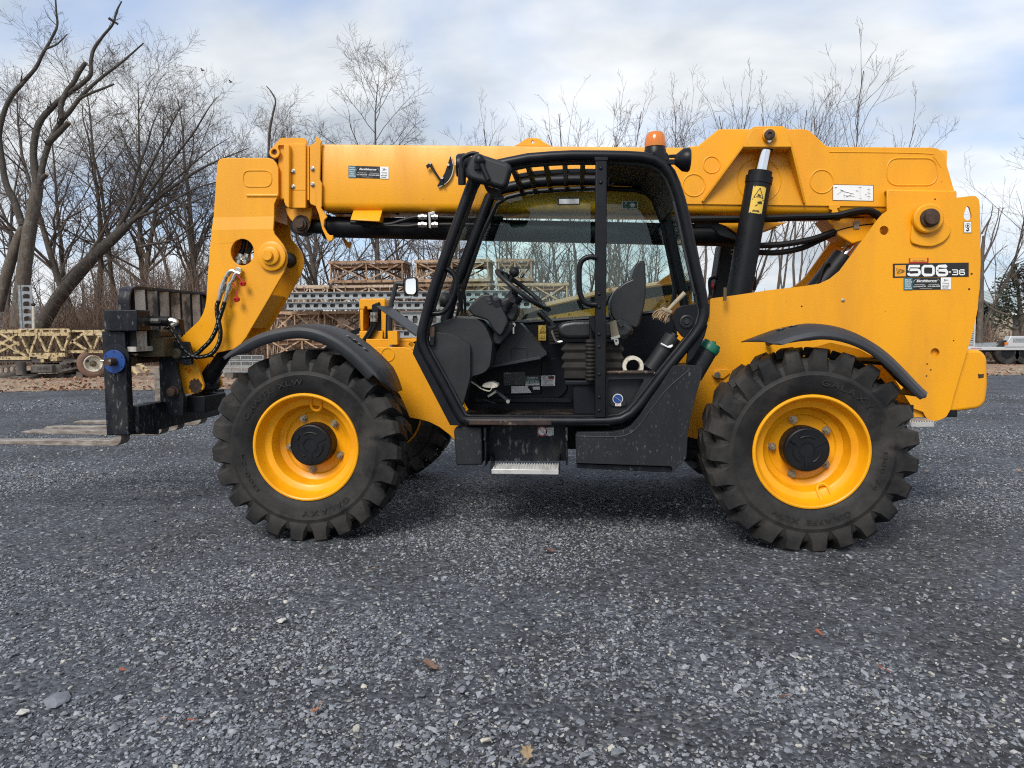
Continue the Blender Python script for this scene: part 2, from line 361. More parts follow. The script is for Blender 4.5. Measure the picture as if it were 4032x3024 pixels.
# ================================================================== setting: ground
def ground_mat():
    ma = bpy.data.materials.new('gravel_ground'); ma.use_nodes = True; nt = ma.node_tree; L = nt.links.new
    b = nt.nodes['Principled BSDF']; b.inputs['Roughness'].default_value = .85; b.inputs['Specular IOR Level'].default_value = .3
    tc = nd(nt, 'ShaderNodeTexCoord'); vec = tc.outputs['Object']
    vo = nd(nt, 'ShaderNodeTexVoronoi'); L(vec, vo.inputs['Vector']); vo.inputs['Scale'].default_value = 55
    vs = nd(nt, 'ShaderNodeTexVoronoi'); L(vec, vs.inputs['Vector']); vs.inputs['Scale'].default_value = 24
    sep = nd(nt, 'ShaderNodeSeparateColor'); L(vo.outputs['Color'], sep.inputs[0])
    ra = nd(nt, 'ShaderNodeValToRGB'); L(sep.outputs[0], ra.inputs[0]); e = ra.color_ramp.elements
    e[0].position = 0; e[0].color = (.012, .013, .015, 1); e[1].position = 1; e[1].color = (.20, .215, .245, 1)
    x = ra.color_ramp.elements.new(.93); x.color = (.12, .131, .152, 1); x = ra.color_ramp.elements.new(.985); x.color = (.45, .44, .40, 1)
    sep2 = nd(nt, 'ShaderNodeSeparateColor'); L(vs.outputs['Color'], sep2.inputs[0])
    rb = nd(nt, 'ShaderNodeValToRGB'); L(sep2.outputs[1], rb.inputs[0]); e = rb.color_ramp.elements
    e[0].position = 0; e[0].color = (.028, .031, .036, 1); e[1].position = 1; e[1].color = (.12, .131, .15, 1)
    m1 = nd(nt, 'ShaderNodeMixRGB'); m1.inputs[0].default_value = .35; L(ra.outputs[0], m1.inputs[1]); L(rb.outputs[0], m1.inputs[2])
    n = nd(nt, 'ShaderNodeTexNoise'); L(vec, n.inputs['Vector']); n.inputs['Scale'].default_value = .75; n.inputs['Detail'].default_value = 6; n.inputs['Roughness'].default_value = .62
    mr = nd(nt, 'ShaderNodeMapRange'); L(n.outputs[0], mr.inputs[0]); mr.inputs[1].default_value = .42; mr.inputs[2].default_value = .60
    m2 = nd(nt, 'ShaderNodeMixRGB'); L(mr.outputs[0], m2.inputs[0]); L(m1.outputs[0], m2.inputs[1])
    m3 = nd(nt, 'ShaderNodeMixRGB', blend_type='MULTIPLY'); m3.inputs[0].default_value = 1; L(m1.outputs[0], m3.inputs[1]); m3.inputs[2].default_value = (.66, .64, .61, 1)
    L(m3.outputs[0], m2.inputs[2]); L(m2.outputs[0], b.inputs['Base Color'])
    bp = nd(nt, 'ShaderNodeBump'); bp.inputs['Strength'].default_value = .7; bp.inputs['Distance'].default_value = .012; L(vo.outputs['Distance'], bp.inputs['Height']); bp.invert = True
    L(bp.outputs[0], b.inputs['Normal']); return ma
M['ground'] = ground_mat()
g = MB(); g.quad((-400, -60, 0), (400, -60, 0), (400, 900, 0), (-400, 900, 0))
struct(obj('ground', g, 'ground', flat=True))
# leaf strewn verge in front of the wood
def verge_mat():
    ma = mat('verge_earth', (.30, .24, .17), .95, col2=(.20, .11, .075), nscale=1.3, nlo=.42, nhi=.6, col3=(.40, .34, .25), n3scale=9, n3lo=.55, n3hi=.65, bump=.5, bscale=12)
    return ma
M['verge'] = verge_mat()
def vy(x): return 10.3+.35*math.sin(x*.7)+.25*math.sin(x*1.9+1)+max(0, x-4)*.55
ve = MB(); xs = [-30+i*.7 for i in range(140)]
vv = [(x, vy(x)+rng.uniform(-.18, .18), .004) for x in xs]+[(x, 140, .004) for x in xs]; n_ = len(xs)
ve.add(vv, [(i, i+1, n_+i+1, n_+i) for i in range(n_-1)])
struct(obj('verge', ve, 'verge', flat=True))

# scattered gravel: one object, stones instanced on points
def gravel():
    src = bpy.data.collections.new('stone_shapes')
    smat = bpy.data.materials.new('gravel_stone'); smat.use_nodes = True; nt = smat.node_tree; L = nt.links.new; b = nt.nodes['Principled BSDF']
    oi = nd(nt, 'ShaderNodeObjectInfo'); ra = nd(nt, 'ShaderNodeValToRGB'); L(oi.outputs['Random'], ra.inputs[0]); e = ra.color_ramp.elements
    e[0].position = 0; e[0].color = (.032, .034, .039, 1); e[1].position = 1; e[1].color = (.48, .46, .41, 1)
    for p, c in ((.30, (.11, .118, .132)), (.80, (.225, .237, .26)), (.966, (.30, .31, .32)), (.988, (.40, .375, .31))):
        x = ra.color_ramp.elements.new(p); x.color = (*c, 1)
    tc = nd(nt, 'ShaderNodeTexCoord'); no = nd(nt, 'ShaderNodeTexNoise'); L(tc.outputs['Object'], no.inputs['Vector']); no.inputs['Scale'].default_value = 2.2; no.inputs['Detail'].default_value = 5
    mr = nd(nt, 'ShaderNodeMapRange'); L(no.outputs[0], mr.inputs[0]); mr.inputs[1].default_value = .3; mr.inputs[2].default_value = .7; mr.inputs[3].default_value = .75; mr.inputs[4].default_value = 1.2
    mu = nd(nt, 'ShaderNodeMixRGB', blend_type='MULTIPLY'); mu.inputs[0].default_value = 1; L(ra.outputs[0], mu.inputs[1]); L(mr.outputs[0], mu.inputs[2])
    L(mu.outputs[0], b.inputs['Base Color']); b.inputs['Roughness'].default_value = .75
    for k in range(9):
        bm = bmesh.new(); rr = random.Random(100+k)
        for _ in range(13):
            v = Vector((rr.gauss(0, 1), rr.gauss(0, 1), rr.gauss(0, 1))).normalized()
            bm.verts.new((v.x*rr.uniform(.8, 1.15), v.y*rr.uniform(.55, .85), v.z*rr.uniform(.35, .55)))
        bmesh.ops.convex_hull(bm, input=bm.verts); bmesh.ops.delete(bm, geom=[v for v in bm.verts if not v.link_faces], context='VERTS')
        me = bpy.data.meshes.new('stone'); bm.to_mesh(me); bm.free(); me.materials.append(smat)
        o = bpy.data.objects.new('stone_shape', me); src.objects.link(o)
    r = np.random.default_rng(5)
    def patch(x, y):                            # loose stone lies in patches between bare fines
        return (np.sin(x*1.3+.8*np.sin(y*1.1)+.4)+np.sin(y*1.9+.9*np.sin(x*.8)+1.2)+.8*np.sin((x-1.6*y)*.9)+.5*np.sin(3.1*x+2.2*y)+.4*np.sin(5.3*x-4.1*y))/3.1
    X = []; Y = []; Sz = []
    for (x0, x1, y0, y1, dens) in ((-2.6, 6.2, -4.4, -1.6, 7900), (-4.4, 7.6, -1.6, 1.2, 4000), (-6, 9.5, 1.2, 4.5, 1150), (-9, 12, 4.5, 9.6, 520)):
        n = int((x1-x0)*(y1-y0)*dens); x = r.uniform(x0, x1, n); y = r.uniform(y0, y1, n)
        keep = r.random(n) < np.clip(.50+1.15*patch(x, y)-.06*(y > -1), .10, 1)
        lane = np.minimum(np.abs(y+2.35-.22*x-.12*np.sin(x)), np.abs(y+.75-.25*x-.1*np.sin(x*1.3+1))); lane = np.minimum(lane, np.abs(y+3.1+.12*x-.15*np.sin(x*.9)))
        keep &= r.random(n) < np.clip(.30+lane/.30, 0, 1)
        x, y = x[keep], y[keep]; s = np.exp(r.normal(math.log(.0065), .44, len(x))); s = np.clip(s, .003, .024)
        if dens < 2000: s = s*(1.12 if dens > 600 else 1.45)
        X.append(x); Y.append(y); Sz.append(s)
    X = np.concatenate(X); Y = np.concatenate(Y); Sz = np.concatenate(Sz); n = len(X)
    me = bpy.data.meshes.new('gravel'); me.vertices.add(n)
    co = np.stack([X, Y, Sz*.22], 1).astype(np.float32); me.vertices.foreach_set('co', co.ravel())
    a = me.attributes.new('size', 'FLOAT', 'POINT'); a.data.foreach_set('value', Sz.astype(np.float32))
    ro = np.stack([r.uniform(-.35, .35, n), r.uniform(-.35, .35, n), r.uniform(0, 6.283, n)], 1).astype(np.float32)
    a = me.attributes.new('turn', 'FLOAT_VECTOR', 'POINT'); a.data.foreach_set('vector', ro.ravel())
    o = bpy.data.objects.new('gravel', me); COL.objects.link(o); o['kind'] = 'stuff'
    ng = bpy.data.node_groups.new('scatter_stones', 'GeometryNodeTree')
    ng.interface.new_socket('Geometry', in_out='INPUT', socket_type='NodeSocketGeometry'); ng.interface.new_socket('Geometry', in_out='OUTPUT', socket_type='NodeSocketGeometry')
    gi = ng.nodes.new('NodeGroupInput'); go = ng.nodes.new('NodeGroupOutput'); ip = ng.nodes.new('GeometryNodeInstanceOnPoints')
    ci = ng.nodes.new('GeometryNodeCollectionInfo'); ci.inputs['Collection'].default_value = src; ci.inputs['Separate Children'].default_value = True; ci.inputs['Reset Children'].default_value = True
    a1 = ng.nodes.new('GeometryNodeInputNamedAttribute'); a1.data_type = 'FLOAT'; a1.inputs['Name'].default_value = 'size'
    a2 = ng.nodes.new('GeometryNodeInputNamedAttribute'); a2.data_type = 'FLOAT_VECTOR'; a2.inputs['Name'].default_value = 'turn'
    er = ng.nodes.new('FunctionNodeEulerToRotation'); L = ng.links.new
    L(gi.outputs[0], ip.inputs['Points']); L(ci.outputs[0], ip.inputs['Instance']); ip.inputs['Pick Instance'].default_value = True
    L(a2.outputs['Attribute'], er.inputs[0]); L(er.outputs[0], ip.inputs['Rotation']); L(a1.outputs['Attribute'], ip.inputs['Scale'])
    L(ip.outputs[0], go.inputs[0])
    md = o.modifiers.new('scatter', 'NODES'); md.node_group = ng
gravel()
# ================================================================== trees
def grow(mb, p, d, length, r, level, rr, kids, spread, up, maxlev, sides, nseg=None):
    n = nseg or max(3, 6-level); pts = [Vector(p)]; rad = [r]; d = Vector(d).normalized(); seg = length/n
    tipr = max(.0028, r*(.45 if level == 0 else .3))
    for i in range(n):
        j = .10+.06*level
        d = (d+Vector((rr.gauss(0, j), rr.gauss(0, j), rr.gauss(0, j)*.6+up))).normalized()
        pts.append(pts[-1]+d*seg); rad.append(r+(tipr-r)*(i+1)/n)
    mb.tube(pts, rad, sides[min(level, len(sides)-1)], caps=False)
    if level >= maxlev: return pts, rad
    k = kids[level]; k = rr.randint(int(k*.8), int(k*1.2)+1)
    for c in range(k):
        t = rr.uniform(.25 if level else .32, 1.0); i = min(int(t*n), n-1); f = t*n-i
        q = pts[i]*(1-f)+pts[i+1]*f; base = (pts[i+1]-pts[i]).normalized()
        u, w = perp(base); a = rr.uniform(0, 2*math.pi); s = math.radians(rr.uniform(*spread[level]))
        dd = base*math.cos(s)+(u*math.cos(a)+w*math.sin(a))*math.sin(s)
        rl = (rad[i]*(1-f)+rad[i+1]*f)
        grow(mb, q, dd, length*rr.uniform(.30, .58)*(1.12-.5*t), max(.003, rl*rr.uniform(.4, .62)), level+1, rr, kids, spread, up*1.1, maxlev, sides)
    return pts, rad
def tree_meshes(seed, h, r, kids=(13, 8, 6), up=.05, spread=((28, 60), (30, 65), (30, 70)), multi=1, trunk_h=.9):
    rr = random.Random(seed); tb = MB(); cb = MB()
    for k in range(multi):
        lean = Vector((rr.gauss(0, .10 if multi > 1 else .04), rr.gauss(0, .06), 1)).normalized(); p = Vector((rr.uniform(-.15, .15)*(multi > 1), rr.uniform(-.1, .1)*(multi > 1), -.05))
        n = 9; L = h*rr.uniform(.85, 1)*trunk_h; r *= .8; pts = [p]; rad = [r*1.25]
        d = lean
        for i in range(n):
            d = (d+Vector((rr.gauss(0, .085), rr.gauss(0, .085), .05))).normalized(); pts.append(pts[-1]+d*(L/n)); rad.append(max(.012, r*(1-.93*((i+1)/n)**.9)))
        tb.tube(pts, rad, 8, caps=False)
        for c in range(int(kids[0]/(1 if multi == 1 else multi*.7))):
            t = rr.uniform(.26, 1.0)**.9; i = min(int(t*n), n-1); f = t*n-i; q = pts[i]*(1-f)+pts[i+1]*f; base = (pts[i+1]-pts[i]).normalized()
            u, w = perp(base); a = rr.uniform(0, 6.283); s = math.radians(rr.uniform(*spread[0])); dd = base*math.cos(s)+(u*math.cos(a)+w*math.sin(a))*math.sin(s)
            rl = rad[i]*(1-f)+rad[i+1]*f
            grow(cb, q, dd, h*rr.uniform(.22, .42)*(1.25-.75*t), max(.008, rl*rr.uniform(.35, .6)), 1, rr, kids, spread, up, 3, (6, 5, 4, 3))
    return tb.mesh('trunk', 60), cb.mesh('crown', 60)
KINDS_ = []
for k, (sd_, h, r, kids, up, multi) in enumerate(((1, 10, .14, (20, 9, 7), .07, 1), (2, 10, .16, (22, 10, 7), .05, 1), (3, 10, .11, (18, 9, 6), .09, 1), (4, 9, .10, (26, 8, 6), .10, 3), (5, 10, .20, (20, 10, 8), .04, 1), (6, 10, .09, (16, 8, 6), .11, 2))):
    t_, c_ = tree_meshes(sd_, h, r, kids, up, multi=multi); t_.materials.append(M['bark']); c_.materials.append(M['twig']); KINDS_.append((t_, c_, h))
def tree(u, vtop, y, kind, rz, label, wide=1., name='bare_tree', group='bare trees of the wood behind the yard'):
    q = Q('V', (u, 700), y); ztop = Q('V', (u, vtop), y).z; t_, c_, h = KINDS_[kind]; s = ztop/h/(.97, .97, .97, .97, .97, .97, .90, .90, .92)[kind]
    r = thing(name, label, 'tree', (q.x, y, 0), group, rz)
    for n_, me in (('trunk', t_), ('crown', c_)):
        o = bpy.data.objects.new(n_, me); COL.objects.link(o); o.parent = r; o.scale = (s*wide, s*wide, s)
    return r
for k, (sd_, h, r, kids, up, multi) in enumerate(((21, 9, .085, (20, 4, 3), .10, 3), (22, 10, .10, (18, 6, 3), .09, 1), (23, 9, .08, (22, 4, 3), .10, 4))):
    t_, c_ = tree_meshes(sd_, h, r, kids, up, spread=((24, 50), (25, 50), (25, 55)), multi=multi, trunk_h=.86); t_.materials.append(M['bark']); c_.materials.append(M['twig']); KINDS_.append((t_, c_, h))
TREES = [  # picture column, top row, depth, kind, turn, label
 (18, 150, 23, 0, .3, 'slim bare tree at the edge of the picture behind the pruned trunk'),
 (70, 95, 25.5, 2, 1.2, 'tall thin bare tree rising between the two pruned stems'),
 (118, 170, 27, 1, 2.0, 'bare tree with fine twigs just behind the pruned tree'),
 (168, 128, 24, 4, .7, 'thick bare tree with upright limbs right of the pruned tree'),
 (205, 82, 26, 1, 2.7, 'tallest twiggy bare tree left of the dark leaning trunk'),
 (248, 98, 28, 0, 3.5, 'slender straight bare tree behind the leaning dark trunk'),
 (290, 128, 25, 4, 4.1, 'broad bare tree above the black load backrest'),
 (335, 108, 27.5, 1, 5.0, 'bare tree whose crown fans out above the leaning trunk'),
 (372, 165, 24, 2, .9, 'thin bare tree directly above the far end of the backrest'),
 (408, 152, 28, 4, 1.9, 'large bare tree left of the boom head'),
 (445, 205, 25, 0, 2.6, 'bare tree close beside the left edge of the boom head'),
 (500, 270, 29, 1, 3.3, 'bare tree hidden mostly behind the boom head'),
 (545, 262, 27, 3, .4, 'low multi stemmed bare tree showing over the boom head'),
 (610, 235, 30, 1, 4.4, 'bare tree rising just behind the boom collar'),
 (655, 232, 27, 0, 5.3, 'bare tree with thin crown over the boom left of the round crowned tree'),
 (700, 245, 24, 4, 1.0, 'stout bare trunk standing under the boom left of the truss stack'),
 (738, 290, 29, 2, 2.2, 'slim bare trunk seen below the extension ram'),
 (815, 112, 27, 1, .2, 'round crowned bare tree standing clear above the boom'),
 (870, 262, 30, 0, 3.0, 'bare tree low over the boom right of the round crowned tree'),
 (930, 330, 26, 4, 4.0, 'bare tree between the round mirror and the cab pillar'),
 (1000, 320, 28, 1, 5.1, 'bare tree seen behind the steering wheel'),
 (1085, 250, 31, 6, .8, 'small bare tree top peeping over the middle of the boom'),
 (1150, 330, 27, 2, 1.7, 'bare tree seen through the side window left of the door pillar'),
 (1215, 322, 29, 0, 2.4, 'thin bare tree seen through the cab grab handle'),
 (1275, 165, 26, 8, 3.1, 'many stemmed bare tree over the boom left of the beacon'),
 (1345, 112, 28, 7, .5, 'tallest bare tree close left of the orange beacon'),
 (1400, 300, 25, 5, 4.6, 'bare tree seen through the window behind the seat'),
 (1440, 225, 29, 6, 1.3, 'small bare tree right beside the orange beacon'),
 (1530, 180, 27, 6, 2.9, 'two stemmed bare tree above the cab work lamp'),
 (1600, 250, 30, 7, 3.9, 'bare tree behind the lift cylinder bracket'),
 (1655, 160, 28, 8, 5.6, 'bushy many stemmed bare tree above the bracket pin'),
 (1700, 205, 24.5, 6, .1, 'pale twin trunk standing between the boom and the rear chassis'),
 (1785, 128, 27, 6, 1.6, 'high forked bare tree over the hump of the boom'),
 (1880, 235, 29, 6, 2.3, 'spreading bare tree over the rear end of the boom'),
 (2120, 290, 24, 7, 3.7, 'bare tree standing close to the rear edge of the machine'),
 (2205, 430, 27, 2, 4.9, 'bare tree at the far edge above the trailer'),
]
for a in TREES: tree(*a)
# hand placed limbs: a limb is a list of picture points at one depth
def limb(mb, cr, pts, y, r0, r1, n=5, sides=9, dy=0., knots=.0, seed=0):
    rr = random.Random(seed+len(pts)); sp = sm(pts, n); N = len(sp); out = []; rad = []
    for i, p in enumerate(sp):
        q = Q(cr, p, y); q.y += dy*i/N; out.append(q); rad.append((r0+(r1-r0)*i/(N-1))*(1+rr.uniform(-knots, knots)))
    mb.tube(out, rad, sides); return out, rad
def twigs(mb, pts, rad, count, ln, seed, lev=2, t0=.3, up=.08):
    rr = random.Random(seed); n = len(pts)-1
    for _ in range(count):
        t = rr.uniform(t0, 1); i = min(int(t*n), n-1); base = (pts[i+1]-pts[i]).normalized(); u, w = perp(base); a = rr.uniform(0, 6.283); s = R_(rr.uniform(30, 75))
        d = base*math.cos(s)+(u*math.cos(a)+w*math.sin(a))*math.sin(s)
        grow(mb, pts[i], d, ln*rr.uniform(.5, 1.2)*(1.1-.4*t), max(.006, rad[i]*rr.uniform(.2, .4)), lev, rr, (0, 8, 7, 5), ((30, 60),)*4, up, 3 if lev < 3 else 3, (6, 5, 4, 3))
py = 18.5
base = Q('H', (110, 1560), py)
pt = thing('pruned_tree', 'big pruned bare tree with thick forked trunk and sawn off branch stubs', 'tree', (base.x, py, 0))
tb = MB(); limb(tb, 'H', [(95, 1640), (105, 1500), (125, 1330), (150, 1150), (175, 1020), (190, 930)], py, .26, .19, knots=.05)
limb(tb, 'H', [(-10, 1560), (25, 1400), (70, 1240), (115, 1120)], py, .19, .16, knots=.05, dy=.1)
obj('trunk', tb, 'bark', pt, ang=60)
cb = MB(); tw = MB()
LB = [([(112, 1130), (75, 1020), (30, 920), (10, 800), (-4, 680), (22, 560), (60, 480), (120, 410), (180, 340), (215, 270), (255, 200), (287, 130), (283, 60), (278, -20)], .12, .025),
      ([(188, 940), (172, 850), (162, 760), (172, 660), (200, 590), (250, 530), (320, 465), (380, 420), (432, 365), (432, 300), (445, 230), (490, 160), (535, 100), (553, 30), (575, -20)], .135, .024),
      ([(198, 930), (215, 820), (250, 700), (300, 610), (340, 560), (390, 490), (450, 425), (520, 365), (590, 310), (640, 265), (703, 206)], .11, .024),
      ([(310, 600), (300, 530), (320, 460), (350, 410), (375, 350), (403, 298)], .095, .07), ([(400, 495), (460, 465), (510, 445), (568, 420)], .05, .035), ([(240, 720), (290, 670), (345, 612)], .11, .085),
      ([(545, 90), (575, 110)], .045, .035), ([(230, 245), (280, 225), (310, 200), (340, 170)], .04, .015), ([(205, 905), (240, 875)], .09, .07)]
cuts = []
for k, (pts, a, b_) in enumerate(LB):
    o_, r_ = limb(cb, 'H', pts, py, a, b_, knots=.06, seed=k, dy=(0, .4, .2, .3, .05, .02, .25, 0, -.05)[k])
    if k in (3, 5, 8): cuts.append((o_[-1], (o_[-1]-o_[-2]).normalized(), b_))
    if k < 3: twigs(cb, o_, r_, (11, 10, 10)[k], .9, 40+k, 2, .12)
obj('crown', cb, 'bark_dark', pt, ang=60)
for p, d, r in cuts: obj('branch_stub', MB().lathe(p-d*.005, [(r*.98, 0), (r*.9, .02), (.01, .025)], 10, d), 'cutwood', pt)
ly = 20.5
base = Q('H', (240, 1560), ly); lt = thing('leaning_tree', 'dark leaning bare tree whose long limbs sweep over toward the boom head', 'tree', (base.x, ly, 0))
tb = MB(); t1, r1_ = limb(tb, 'H', [(205, 1640), (290, 1500), (380, 1390), (470, 1290), (560, 1205), (640, 1130)], ly, .27, .17, knots=.05); obj('trunk', tb, 'bark_dark', lt, ang=60)
cb = MB()
for k, (pts, a, b_) in enumerate([([(640, 1130), (720, 1060), (800, 980), (900, 905), (1000, 840), (1100, 790), (1230, 735)], .105, .016), ([(560, 1205), (640, 1080), (700, 980), (760, 880), (830, 760), (900, 640), (950, 560)], .09, .014),
      ([(690, 1090), (760, 1060), (860, 1000), (960, 940), (1060, 905), (1110, 880)], .07, .013), ([(600, 1170), (640, 1000), (660, 860), (700, 720), (720, 600), (760, 480)], .075, .012), ([(700, 1240), (800, 1225), (900, 1210), (1000, 1150), (1080, 1085)], .06, .015),
      ([(640, 1130), (760, 960), (880, 800), (980, 680), (1060, 560), (1110, 500)], .07, .010), ([(620, 1150), (740, 1010), (860, 880), (1000, 740), (1100, 660)], .06, .010)]):
    o_, r_ = limb(cb, 'H', pts, ly, a, b_, knots=.04, seed=k, dy=(.3, -.6, .5, .8, -.8, -.3, .9)[k]); twigs(cb, o_, r_, 17, 1.6, 70+k, 1 if k < 2 else 2, .2)
obj('crown', cb, 'bark_dark', lt, ang=60)
sy = 25.; base = Q('H', (1350, 1400), sy); sg = thing('bare_snag', 'thin dead snag with bent tip poking up behind the boom head', 'tree', (base.x, sy, 0))
sb_ = MB(); limb(sb_, 'H', [(1335, 1560), (1345, 1200), (1352, 900), (1350, 760), (1355, 660), (1372, 570), (1384, 510), (1365, 465), (1338, 432)], sy, .085, .018, knots=.12); obj('trunk', sb_, 'bark_dark', sg)
sb_ = MB(); limb(sb_, 'H', [(1372, 570), (1384, 520), (1385, 490)], sy, .025, .010); obj('branch', sb_, 'bark_dark', sg)
# cedar at the far right and the trunk with sweeping stems beside the machine
cy = 31.; base = Q('J', (1000, 1240), cy); ced = thing('cedar_tree', 'dark evergreen cedar with ragged crown beside the pale roofed building', 'tree', (base.x, cy, 0))
tb = MB(); limb(tb, 'J', [(1090, 1300), (1080, 1100), (1060, 900), (1040, 700), (1035, 540)], cy, .16, .03); obj('trunk', tb, 'bark', ced)
cb = MB(); rr = random.Random(9); top_ = Q('J', (1045, 515), cy)
for k in range(5200):
    t = rr.random()**.8; z = .9+t*(top_.z-.9); R__ = (.35+2.1*(1-t)**.8)*rr.uniform(.15, 1)**.6; a = rr.uniform(0, 6.283)
    lump = .72+.4*math.sin(a*3+z*2.1)*math.cos(z*2.9+a)
    c = Vector((top_.x+.1+math.cos(a)*R__*lump, cy+math.sin(a)*R__*lump, z+.25*R__*.4-.15*math.sin(a*5)))
    if math.sin(c.x*3.1+1)+math.sin(c.z*4.3)+math.sin(c.y*2.7+c.z*2) < -.9: continue
    d = Vector((math.cos(a), math.sin(a), rr.uniform(-.1, .6))).normalized(); u, w = perp(d); s = rr.uniform(.06, .15); wd = s*rr.uniform(.3, .5)
    q = u*rr.uniform(-1, 1)+w*rr.uniform(-1, 1); q = q.normalized()
    cb.add([c, c+d*s*.5+q*wd, c+d*s, c+d*s*.5-q*wd], [(0, 1, 2, 3)])
for k in range(46):
    z = rr.uniform(1, top_.z-.3); a = rr.uniform(0, 6.283); t = (z-.9)/(top_.z-.9); p = Vector((top_.x+.05, cy, z)); cb.tube([p, p+Vector((math.cos(a), math.sin(a), .25))*(.4+1.9*(1-t))*.8], [.03, .008], 4)
obj('crown', cb, 'needles', ced, flat=True)
ty_ = 22.5; base = Q('J', (665, 1250), ty_); br3 = thing('sucker_tree', 'broken pole like trunk with long sucker shoots next to the rear plate', 'tree', (base.x, ty_, 0))
tb = MB(); limb(tb, 'J', [(655, 1300), (660, 1100), (668, 900), (675, 650), (682, 400), (700, 200)], ty_, .115, .055, knots=.08); obj('trunk', tb, 'bark', br3, ang=60)
cb = MB()
for k, pts in enumerate([[(668, 520), (740, 360), (800, 240), (840, 120), (865, 0), (895, -90)], [(672, 560), (700, 430), (760, 300), (800, 150), (840, 20), (850, -80)], [(672, 480), (690, 300), (730, 120), (770, 10), (790, -110)], [(675, 180), (720, 100), (770, 10), (780, -40)], [(660, 620), (720, 540), (790, 430), (850, 360), (935, 295)]]):
    o_, r_ = limb(cb, 'J', pts, ty_, .035, .010, seed=k); twigs(cb, o_, r_, 5, .5, 90+k, 3, .3)
limb(cb, 'J', [(690, 850), (760, 920), (850, 965), (960, 990)], ty_, .05, .02)
obj('crown', cb, 'twig', br3, ang=60)
# ---- undergrowth, far wood and bushes: masses
def brushmass(name, x0, x1, y0, y1, h, count, ma, seed, r0=.006, density=None, leaf=0):
    rr = random.Random(seed); b = MB(); lf = MB()
    for _ in range(count):
        x, y = rr.uniform(x0, x1), rr.uniform(y0, y1); hh = h*rr.uniform(.35, 1)*(density(x) if density else 1)
        if hh < .15: continue
        p = Vector((x, y, 0)); d = Vector((rr.gauss(0, .35), rr.gauss(0, .3), 1)).normalized(); pts = [p]; 
        for i in range(4): d = (d+Vector((rr.gauss(0, .2), rr.gauss(0, .2), rr.gauss(0, .12)))).normalized(); pts.append(pts[-1]+d*hh/4)
        b.tube(pts, [r0*1.6, r0*1.3, r0, r0*.8, r0*.5], 3, caps=False)
        for k in range(3):
            i = rr.randint(1, 3); dd = (d+Vector((rr.gauss(0, .7), rr.gauss(0, .6), rr.gauss(.1, .4)))).normalized(); q = pts[i]; b.tube([q, q+dd*hh*.18, q+(dd+Vector((0, 0, .2)))*hh*.34], [r0*.8, r0*.6, r0*.3], 3, caps=False)
        for k in range(leaf):
            c = pts[rr.randint(1, 4)]+Vector((rr.gauss(0, .12), rr.gauss(0, .12), rr.gauss(0, .1))); u = Vector((rr.gauss(0, 1), rr.gauss(0, 1), rr.gauss(0, 1))).normalized()*.04; w = Vector((rr.gauss(0, 1), rr.gauss(0, 1), rr.gauss(0, 1))).normalized()*.03
            b.add([c-u, c+w, c+u, c-w], [(0, 1, 2, 3)])
    return stuff(obj(name, b, ma, None, flat=True))
brushmass('undergrowth', -25, 3, 20.8, 26, 4.9, 5600, 'brush', 3, .011, lambda x: .42+.58*math.exp(-((x+14.5)/3.6)**2)+.12*math.sin(x*2.3), 2)
brushmass('undergrowth', -1, 18, 23, 31, 2.8, 1900, 'brush', 4, .011, lambda x: .6+.3*math.sin(x*1.1+.5), 1)
brushmass('brown_bushes', 10.5, 22, 24.5, 27, 1.7, 1300, 'brush', 6, .008, lambda x: .7+.25*math.sin(x*1.7), 5)
def farwood():
    rr = random.Random(31); b = MB()
    for _ in range(560):
        y = rr.uniform(36, 60); x = rr.uniform(-42, 40)
        h = rr.uniform(5, 8.6)*(1 if x < 9 else .42); d = Vector((rr.gauss(0, .06), rr.gauss(0, .06), 1)).normalized(); p = Vector((x, y, 0)); r = rr.uniform(.05, .14); pts = [p]
        for i in range(5): d = (d+Vector((rr.gauss(0, .06), rr.gauss(0, .06), .02))).normalized(); pts.append(pts[-1]+d*h/5)
        b.tube(pts, [r, r*.85, r*.65, r*.45, r*.25, .012], 4, caps=False)
        for k in range(22):
            t = rr.uniform(.2, .98); i = min(int(t*5), 4); q = pts[i]*(1-(t*5-i))+pts[i+1]*(t*5-i); a = rr.uniform(0, 6.283); l = h*rr.uniform(.1, .24)*(1.2-.7*t)
            dd = Vector((math.cos(a), math.sin(a), rr.uniform(.3, 1.3))).normalized(); m_ = q+dd*l*.5; e = m_+(dd+Vector((rr.gauss(0, .3), rr.gauss(0, .3), .2)))*l*.5; b.tube([q, m_, e], [.03*(1.1-t)+.008, .015, .006], 3, caps=False)
            for j in range(3):
                q2 = m_*(1-j/3)+e*(j/3); d2 = (dd+Vector((rr.gauss(0, .7), rr.gauss(0, .7), rr.gauss(.2, .4)))).normalized(); b.tube([q2, q2+d2*l*.4], [.008, .004], 3, caps=False)
    return stuff(obj('distant_wood', b, 'twig', None, flat=True))
farwood()
hx = MB(); vs = []; xs = [-260+i*8 for i in range(66)]
for x in xs: vs.append((x, 210, -1))
for x in xs: vs.append((x, 210, 7.5+1.6*math.sin(x*.02)+.8*math.sin(x*.09+1)+.5*math.sin(x*.31)))
for x in xs: vs.append((x, 300, 10+2*math.sin(x*.02+.3)))
n_ = len(xs); hx.add(vs, [(r*n_+i, r*n_+i+1, (r+1)*n_+i+1, (r+1)*n_+i) for r in range(2) for i in range(n_-1)])
M['hill'] = mat('wooded_hill', (.16, .165, .175), .95, col2=(.12, .12, .125), nscale=.12, bump=.5, bscale=.4); struct(obj('hills', hx, 'hill', flat=True))
